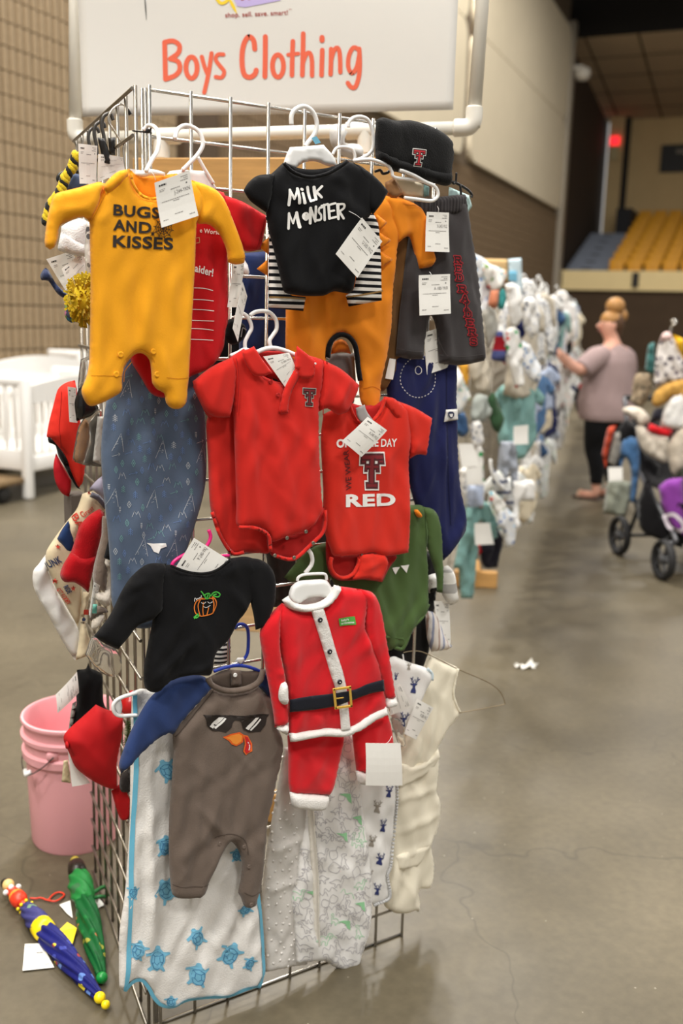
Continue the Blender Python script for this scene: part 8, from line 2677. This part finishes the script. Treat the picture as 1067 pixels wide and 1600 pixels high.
loft('tee_shirt', [(.665, 0, .01, .235, .205), (.70, 0, .01, .25, .215), (.80, 0, .02, .255, .22), (.92, 0, .02, .235, .205), (1.05, 0, .01, .225, .185), (1.14, 0, 0, .215, .165), (1.20, 0, -.005, .18, .135), (1.245, 0, -.005, .13, .10), (1.275, 0, 0, .075, .072)],
	 [([(-.13, 0, 1.185), (-.21, .01, 1.165), (-.29, .04, 1.11), (-.335, .055, 1.075)], [.085, .095, .09, .085]), ([(.13, 0, 1.185), (.21, .0, 1.15), (.25, .005, 1.07), (.27, .015, 1.0)], [.085, .095, .09, .085])], teem, wo)
legm = fabric('leggings_black', (18, 18, 20), 0.1, 0.05)
loft('leggings', [(.60, 0, 0, .19, .16), (.70, 0, 0, .225, .19), (.80, 0, .01, .225, .19), (.86, 0, .01, .21, .18)],
	 [([(-.11, 0, .70), (-.11, .01, .58), (-.105, .035, .44), (-.10, .0, .30), (-.10, -.01, .14)], [.125, .115, .082, .07, .048]), ([(.11, 0, .70), (.105, .0, .58), (.088, .015, .44), (.08, -.03, .30), (.08, -.04, .14)], [.125, .115, .082, .07, .048])], legm, wo)
# head turned to her left: hair cap, bun, face
HC = Vector((-.02, .035, 1.43))
turn = radians(62)
hd = Vector((-sin(turn), cos(turn), 0))              # where the face looks, local
hs = Vector((hd.y, -hd.x, 0))

def lb(nm, c, r, sq, mat, rotz=turn, parent=wo):
	bm = bmesh.new()
	bmesh.ops.create_uvsphere(bm, u_segments=18, v_segments=12, radius=r)
	bmesh.ops.scale(bm, vec=sq, verts=bm.verts)
	bmesh.ops.rotate(bm, cent=(0, 0, 0), matrix=Matrix.Rotation(rotz, 3, 'Z'), verts=bm.verts)
	bmesh.ops.translate(bm, vec=c, verts=bm.verts)
	me = bpy.data.meshes.new(nm)
	bm.to_mesh(me)
	bm.free()
	return link(nm, me, mat, parent)

lb('hair', HC - hd * 0.034 + Vector((0, 0, .012)), .100, (.90, .95, 1.06), hair_d)
lb('hair_crown', HC - hd * 0.022 + Vector((0, 0, .040)), .094, (.90, .98, .82), hairm)
lb('hair_nape', HC - hd * 0.045 + Vector((0, 0, -.045)), .074, (.9, .95, 1), hair_d)
lb('bun', HC - hd * 0.045 + Vector((0, 0, .148)), .078, (1, 1, .92), hairm)
lb('bun_tuft', HC - hd * 0.10 + Vector((0, 0, .075)), .060, (1, .9, 1), hairm)
lb('nose', HC + hd * 0.096 + Vector((0, 0, -.012)), .013, (.8, 1.3, 1.3), skin, parent=body)
for s_ in (-1, 1):
	lb('eye', HC + hd * 0.078 + hs * s_ * 0.032 + Vector((0, 0, .012)), .010, (1, .8, .7), plain('eye_dark', (50, 40, 36), 0.3), parent=body)
	lb('ear', HC - hd * 0.004 + hs * s_ * 0.078 + Vector((0, 0, -.005)), .024, (.4, .7, 1.2), skin, parent=body)
lb('mouth', HC + hd * 0.084 + Vector((0, 0, -.048)), .017, (1.1, .6, .35), plain('lips', (176, 96, 90), 0.5), parent=body)
sandm = plain('sandal_tan', (196, 160, 134), 0.7)
for s_, tx, ty in ((-1, -.105, .07), (1, .085, .04)):
	bm = bmesh.new()
	bm_box(bm, (0, 0, 0.009), (.085, .245, .018), None, 0.008, 2)
	me = bpy.data.meshes.new('sandal')
	bmesh.ops.translate(bm, vec=(tx, ty, 0), verts=bm.verts)
	bm.to_mesh(me)
	bm.free()
	sd = link('sandal', me, plain('sandal_sole', (70, 52, 44), 0.7), wo)
	bm = bmesh.new()
	sweep(bm, smooth_path([(tx - .042, ty + .055, .016), (tx - .03, ty + .06, .05), (tx + .01, ty + .062, .062), (tx + .045, ty + .055, .016)], 5), 0.012, 8)
	me = bpy.data.meshes.new('sandal_strap')
	bm.to_mesh(me)
	bm.free()
	link('sandal_strap', me, sandm, sd)
bgp = facing(904, 640, 8.3)
sb = thing('shoulder_bag', 'black shoulder bag with red edge hanging in front of the woman', 'bag', bgp.pt(904, 630, 0))
wm = C(860, 440, .225)
puff('body', sb, bgp, wm((160, 800, 1), (200, 710), (240, 720, 1), (245, 900), (220, 935), (180, 900)), F_black, 0, 0.06, 0.05, res=0.03, nz=0.004)
puff('red_edge', sb, bgp, wm((195, 715, 1), (225, 705, 1), (230, 790, 1), (215, 800)), F_redr, 0.05, 0.02, 0.02, res=0.02, nz=0)
puff('red_base', sb, bgp, wm((185, 905, 1), (235, 915, 1), (225, 940, 1), (195, 935)), F_redr, 0.05, 0.02, 0.02, res=0.02, nz=0)

# ---- stroller heaped with clothes
w1, w2 = np.array([4.07, 2.55, 0]), np.array([3.84, 2.0, 0])
hdv = (w2 - w1) / np.linalg.norm(w2 - w1)
sdv = np.array([-hdv[1], hdv[0], 0])
if np.dot(sdv, RW[0]) < 0:
	sdv = -sdv
tyre = plain('stroller_tyre', (30, 29, 30), 0.7)
hubm = plain('stroller_hub', (70, 70, 72), 0.5)
tubem = plain('stroller_tube', (104, 104, 108), 0.35, 0.4)
sblk = fabric('stroller_black', (24, 23, 25), 0.1, 0.1)
sr = thing('stroller', 'black stroller with a purple bag, heaped with clothes', 'stroller', tuple((w1 + w2) / 2 + sdv * 0.25))
for base, r in ((w1, .125), (w2, .118), (w1 + sdv * .52, .125), (w2 + sdv * .46, .118)):
	c = base + np.array([0, 0, r])
	bm = bmesh.new()
	lathe_bm(bm, [(r * .80, -.018), (r * .93, -.024), (r * .99, -.012), (r, 0), (r * .99, .012), (r * .93, .024), (r * .80, .018), (r * .78, 0), (r * .80, -.018)], 28, axis_matrix(c, c + sdv))
	wh = bmobj('wheel', bm, tyre, sr)
	bm = bmesh.new()
	lathe_bm(bm, [(0, -.022), (r * .22, -.022), (r * .24, -.01), (r * .24, .01), (r * .22, .022), (0, .022)], 16, axis_matrix(c, c + sdv))
	for k in range(5):
		a = k * 2 * pi / 5
		v = hdv * cos(a) + np.array([0, 0, 1]) * sin(a)
		sweep(bm, [c + v * r * .2, c + v * r * .82], 0.009, 6)
	bmobj('hub', bm, hubm, wh)
up = np.array([0, 0, 1.0])
for s_ in (0.06, 0.44):
	f0 = w2 + sdv * s_ + up * 0.20
	tube('frame_tube', [f0 + up * 0.02, f0 - hdv * 0.05 + up * 0.08, w1 + sdv * s_ - hdv * 0.02 + up * 0.62, w1 + sdv * s_ - hdv * 0.22 + up * 0.98], 0.014, tubem, sr, 10, 5)
	tube('rear_leg', [w1 + sdv * s_ + up * 0.13, w1 + sdv * s_ + hdv * 0.12 + up * 0.36, w1 + sdv * s_ + hdv * 0.18 + up * 0.50], 0.013, tyre, sr, 10, 4)
	tube('fork', [w2 + sdv * (s_ - .03) + up * 0.118, w2 + sdv * s_ - hdv * 0.03 + up * 0.22], 0.016, tubem, sr, 10, 0)
tube('handle', [w1 + sdv * .06 - hdv * 0.22 + up * 0.98, w1 + sdv * .44 - hdv * 0.22 + up * 0.98], 0.018, tyre, sr, 10)
tube('rear_axle', [w1 + up * .125, w1 + sdv * .52 + up * .125], 0.012, tyre, sr, 8)

def sheet(name, pts, th, mat, parent):
	"""thick cloth slab between two side edges (list of points on the left edge, extruded along sdv)"""
	bm = bmesh.new()
	A = [np.array(p) for p in pts]
	rows = []
	for k in range(5):
		s_ = .06 + .38 * k / 4
		rows.append([bm.verts.new(a + sdv * s_ - up * (0.03 * sin(pi * k / 4))) for a in A])
	for r0, r1 in zip(rows[:-1], rows[1:]):
		for i in range(len(A) - 1):
			bm.faces.new((r0[i], r0[i + 1], r1[i + 1], r1[i]))
	o = bmobj(name, bm, mat, parent)
	m = o.modifiers.new('thick', 'SOLIDIFY')
	m.thickness = th
	return o

sheet('basket', smooth_path([w1 + hdv * .02 + up * .36, w1 + hdv * .16 + up * .22, w2 - hdv * .12 + up * .20, w2 - hdv * .02 + up * .30], 4), 0.02, sblk, sr)
sheet('seat', smooth_path([w1 - hdv * .10 + up * .86, w1 + hdv * .10 + up * .55, w1 + hdv * .35 + up * .48, w2 - hdv * .02 + up * .42], 4), 0.03, sblk, sr)
sp_pl = facing(1045, 780, 5.75)
puff('side_panel', sr, sp_pl, C(920, 480, .281)((265, 1090, 1), (330, 960), (400, 1150), (470, 1260), (523, 1320, 1), (523, 1345, 1), (400, 1300), (290, 1240)), sblk, 0.0, 0.03, 0.05, res=0.03, nz=0.004)
pb_pl = facing(1050, 785, 5.70)
pbag = thing('purple_bag', 'purple shopping bag with a pale emblem hanging in the stroller', 'bag', pb_pl.pt(1055, 785, 0))
st5 = C(920, 480, .281)
_, SPb = puff('bag', pbag, pb_pl, st5((385, 1000, 1), (440, 960), (523, 950, 1), (540, 1280, 1), (470, 1240), (410, 1130)), fabric('purple_nylon', (136, 64, 156), 0.08, 0.1), 0.03, 0.05, 0.05, res=0.025, nz=0.006)
print_strokes('pale_emblem', pbag, SPb, [(st5((420, 1165), (470, 1150), (523, 1200), (515, 1240), (450, 1225), (420, 1165)), 6)], plain('emblem_grey', (206, 196, 204), 0.7), 0.004)
SPL = facing(1030, 640, 5.95)
mustf = noisy('mustard_fur', (196, 150, 74), 0.25, 60, 0.95, 1.0, 150)
flor = speckled('floral', (226, 220, 216), [(60, 56, 66), (120, 110, 120), (90, 80, 90)], 26, 0.4)
pile = [('floral_dress', 'white dress with dark floral print hanging above the stroller', 'dress', wm((715, 740, 1), (728, 560), (755, 420), (800, 380), (850, 390), (890, 480), (930, 560), (930, 690, 1), (800, 715)), flor, .02),
		('pink_blouse', 'pale pink top at the neck of the floral dress', 'top', wm((755, 410, 1), (775, 365), (815, 345), (845, 375), (840, 410, 1), (790, 415)), fabric('pale_pink', (228, 196, 192)), .05),
		('yellow_sweater', 'bright yellow sweater right of the floral dress', 'sweater', wm((850, 365, 1), (930, 400, 1), (930, 550, 1), (890, 480)), fabric('bright_yellow', (232, 180, 30)), .04),
		('teal_shirt', 'dark teal shirt hanging left of the floral dress', 'shirt', wm((655, 610, 1), (680, 440), (722, 420, 1), (728, 630, 1), (690, 645)), fabric('dark_teal', (62, 110, 108)), -.10),
		('tan_print_top', 'tan printed top between the woman and the stroller', 'top', wm((555, 840, 1), (590, 650), (690, 640, 1), (702, 740), (640, 865)), speckled('tan_print', (160, 142, 118), [(110, 100, 84), (190, 172, 146)], 30, 0.4), -.06),
		('mustard_fur_vest', 'mustard fluffy vest on top of the stroller heap', 'vest', wm((705, 850), (720, 775), (800, 712), (910, 680), (960, 690), (960, 830), (860, 805), (790, 850), (740, 872)), mustf, .07),
		('white_blanket', 'white blanket draped over the stroller heap', 'blanket', wm((760, 1010, 1), (790, 880), (860, 790), (945, 770, 1), (945, 1025, 1), (860, 1025)), F_white, .09),
		('dark_trousers', 'dark trousers folded under the mustard vest', 'trousers', wm((688, 985, 1), (720, 890), (790, 880, 1), (772, 965, 1)), fabric('dark_navy', (36, 34, 44)), .06),
		('red_sweater', 'red sweater under the white blanket on the stroller', 'sweater', wm((663, 1035, 1), (690, 985), (740, 1005), (852, 1030, 1), (825, 1080), (740, 1065)), fabric('scarlet', (206, 24, 34)), .08),
		('ivory_coat', 'ivory coat hanging down the stroller side', 'coat', wm((590, 1010, 1), (640, 1000), (700, 1060), (820, 1085, 1), (810, 1260), (730, 1240), (650, 1190), (605, 1110)), fabric('ivory_wool', (214, 204, 188)), .05),
		('ivory_trousers', 'ivory trousers hanging at the right of the stroller heap', 'trousers', wm((810, 1140, 1), (870, 1050), (940, 1000, 1), (940, 1260), (855, 1360, 1), (825, 1290)), fabric('ivory_cord', (212, 200, 182)), .10),
		('cream_sleeve_top', 'cream top spilling left off the stroller handle', 'top', wm((495, 885), (560, 868), (640, 890), (695, 965), (620, 1010), (590, 965), (515, 920)), fabric('cream_knit', (218, 206, 190)), .04),
		('blue_jeans', 'blue jeans hanging from the stroller handle', 'jeans', wm((478, 1320, 1), (488, 1130), (540, 1080), (605, 1090, 1), (622, 1220), (605, 1420), (585, 1545, 1), (548, 1530, 1), (558, 1330), (522, 1225)), fabric('jeans_blue', (74, 112, 156), 0.15), .0),
		('black_leggings', 'black leggings hanging behind the jeans', 'leggings', wm((450, 1060, 1), (520, 960), (590, 1000, 1), (640, 1180), (760, 1280), (730, 1440, 1), (640, 1380), (600, 1200), (500, 1130)), sblk, -.04),
		('orange_trousers', 'red orange trousers hanging leftmost from the stroller', 'trousers', wm((355, 1200, 1), (400, 1015), (458, 1000, 1), (405, 1180), (382, 1300, 1)), fabric('red_orange', (190, 70, 42)), .02),
		('grey_trousers', 'grey trousers beside the red orange ones on the stroller', 'trousers', wm((400, 1260, 1), (440, 1060), (485, 1045, 1), (475, 1210), (445, 1290, 1)), fabric('mid_grey', (150, 146, 138)), .03),
		('sage_trousers', 'sage green trousers hanging lowest from the stroller', 'trousers', wm((365, 1610, 1), (400, 1380), (470, 1380), (560, 1400, 1), (555, 1500), (520, 1640, 1)), fabric('sage', (146, 150, 136)), -.02),
		('olive_jacket', 'dark olive jacket at the right edge of the stroller', 'jacket', wm((820, 1450, 1), (850, 1370), (930, 1240, 1), (940, 1500, 1), (840, 1530)), fabric('dark_olive2', (70, 72, 58)), .06)]
for nm, lab, cat, pts, mt, o in pile:
	c = np.mean([q[:2] for q in pts], 0)
	g = thing(nm, lab, cat, SPL.pt(c[0], c[1], o))
	puff('cloth', g, SPL, pts, mt, o, 0.045, 0.06, res=0.022, nz=0.022)
tagcard('white tag hanging below the grey trousers on the stroller', wm((400, 1290), (500, 1290), (500, 1380), (405, 1386)), .06, SPL, None, blank=True)
g = thing('hanger_hook', 'bright metal hanger hook above the floral dress', 'hanger', SPL.pt(1050, 510, .03))
hook(g, wm((835, 350), (838, 320), (850, 300), (868, 292), (872, 275), (855, 265), (838, 278)), 0.006, chrome, .03, 'hook', SPL)
# the spent prototypes that were never placed
for kd, (t, fresh) in PROTO.items():
	if fresh:
		for ch in list(t.children):
			bpy.data.objects.remove(ch)
		bpy.data.objects.remove(t)
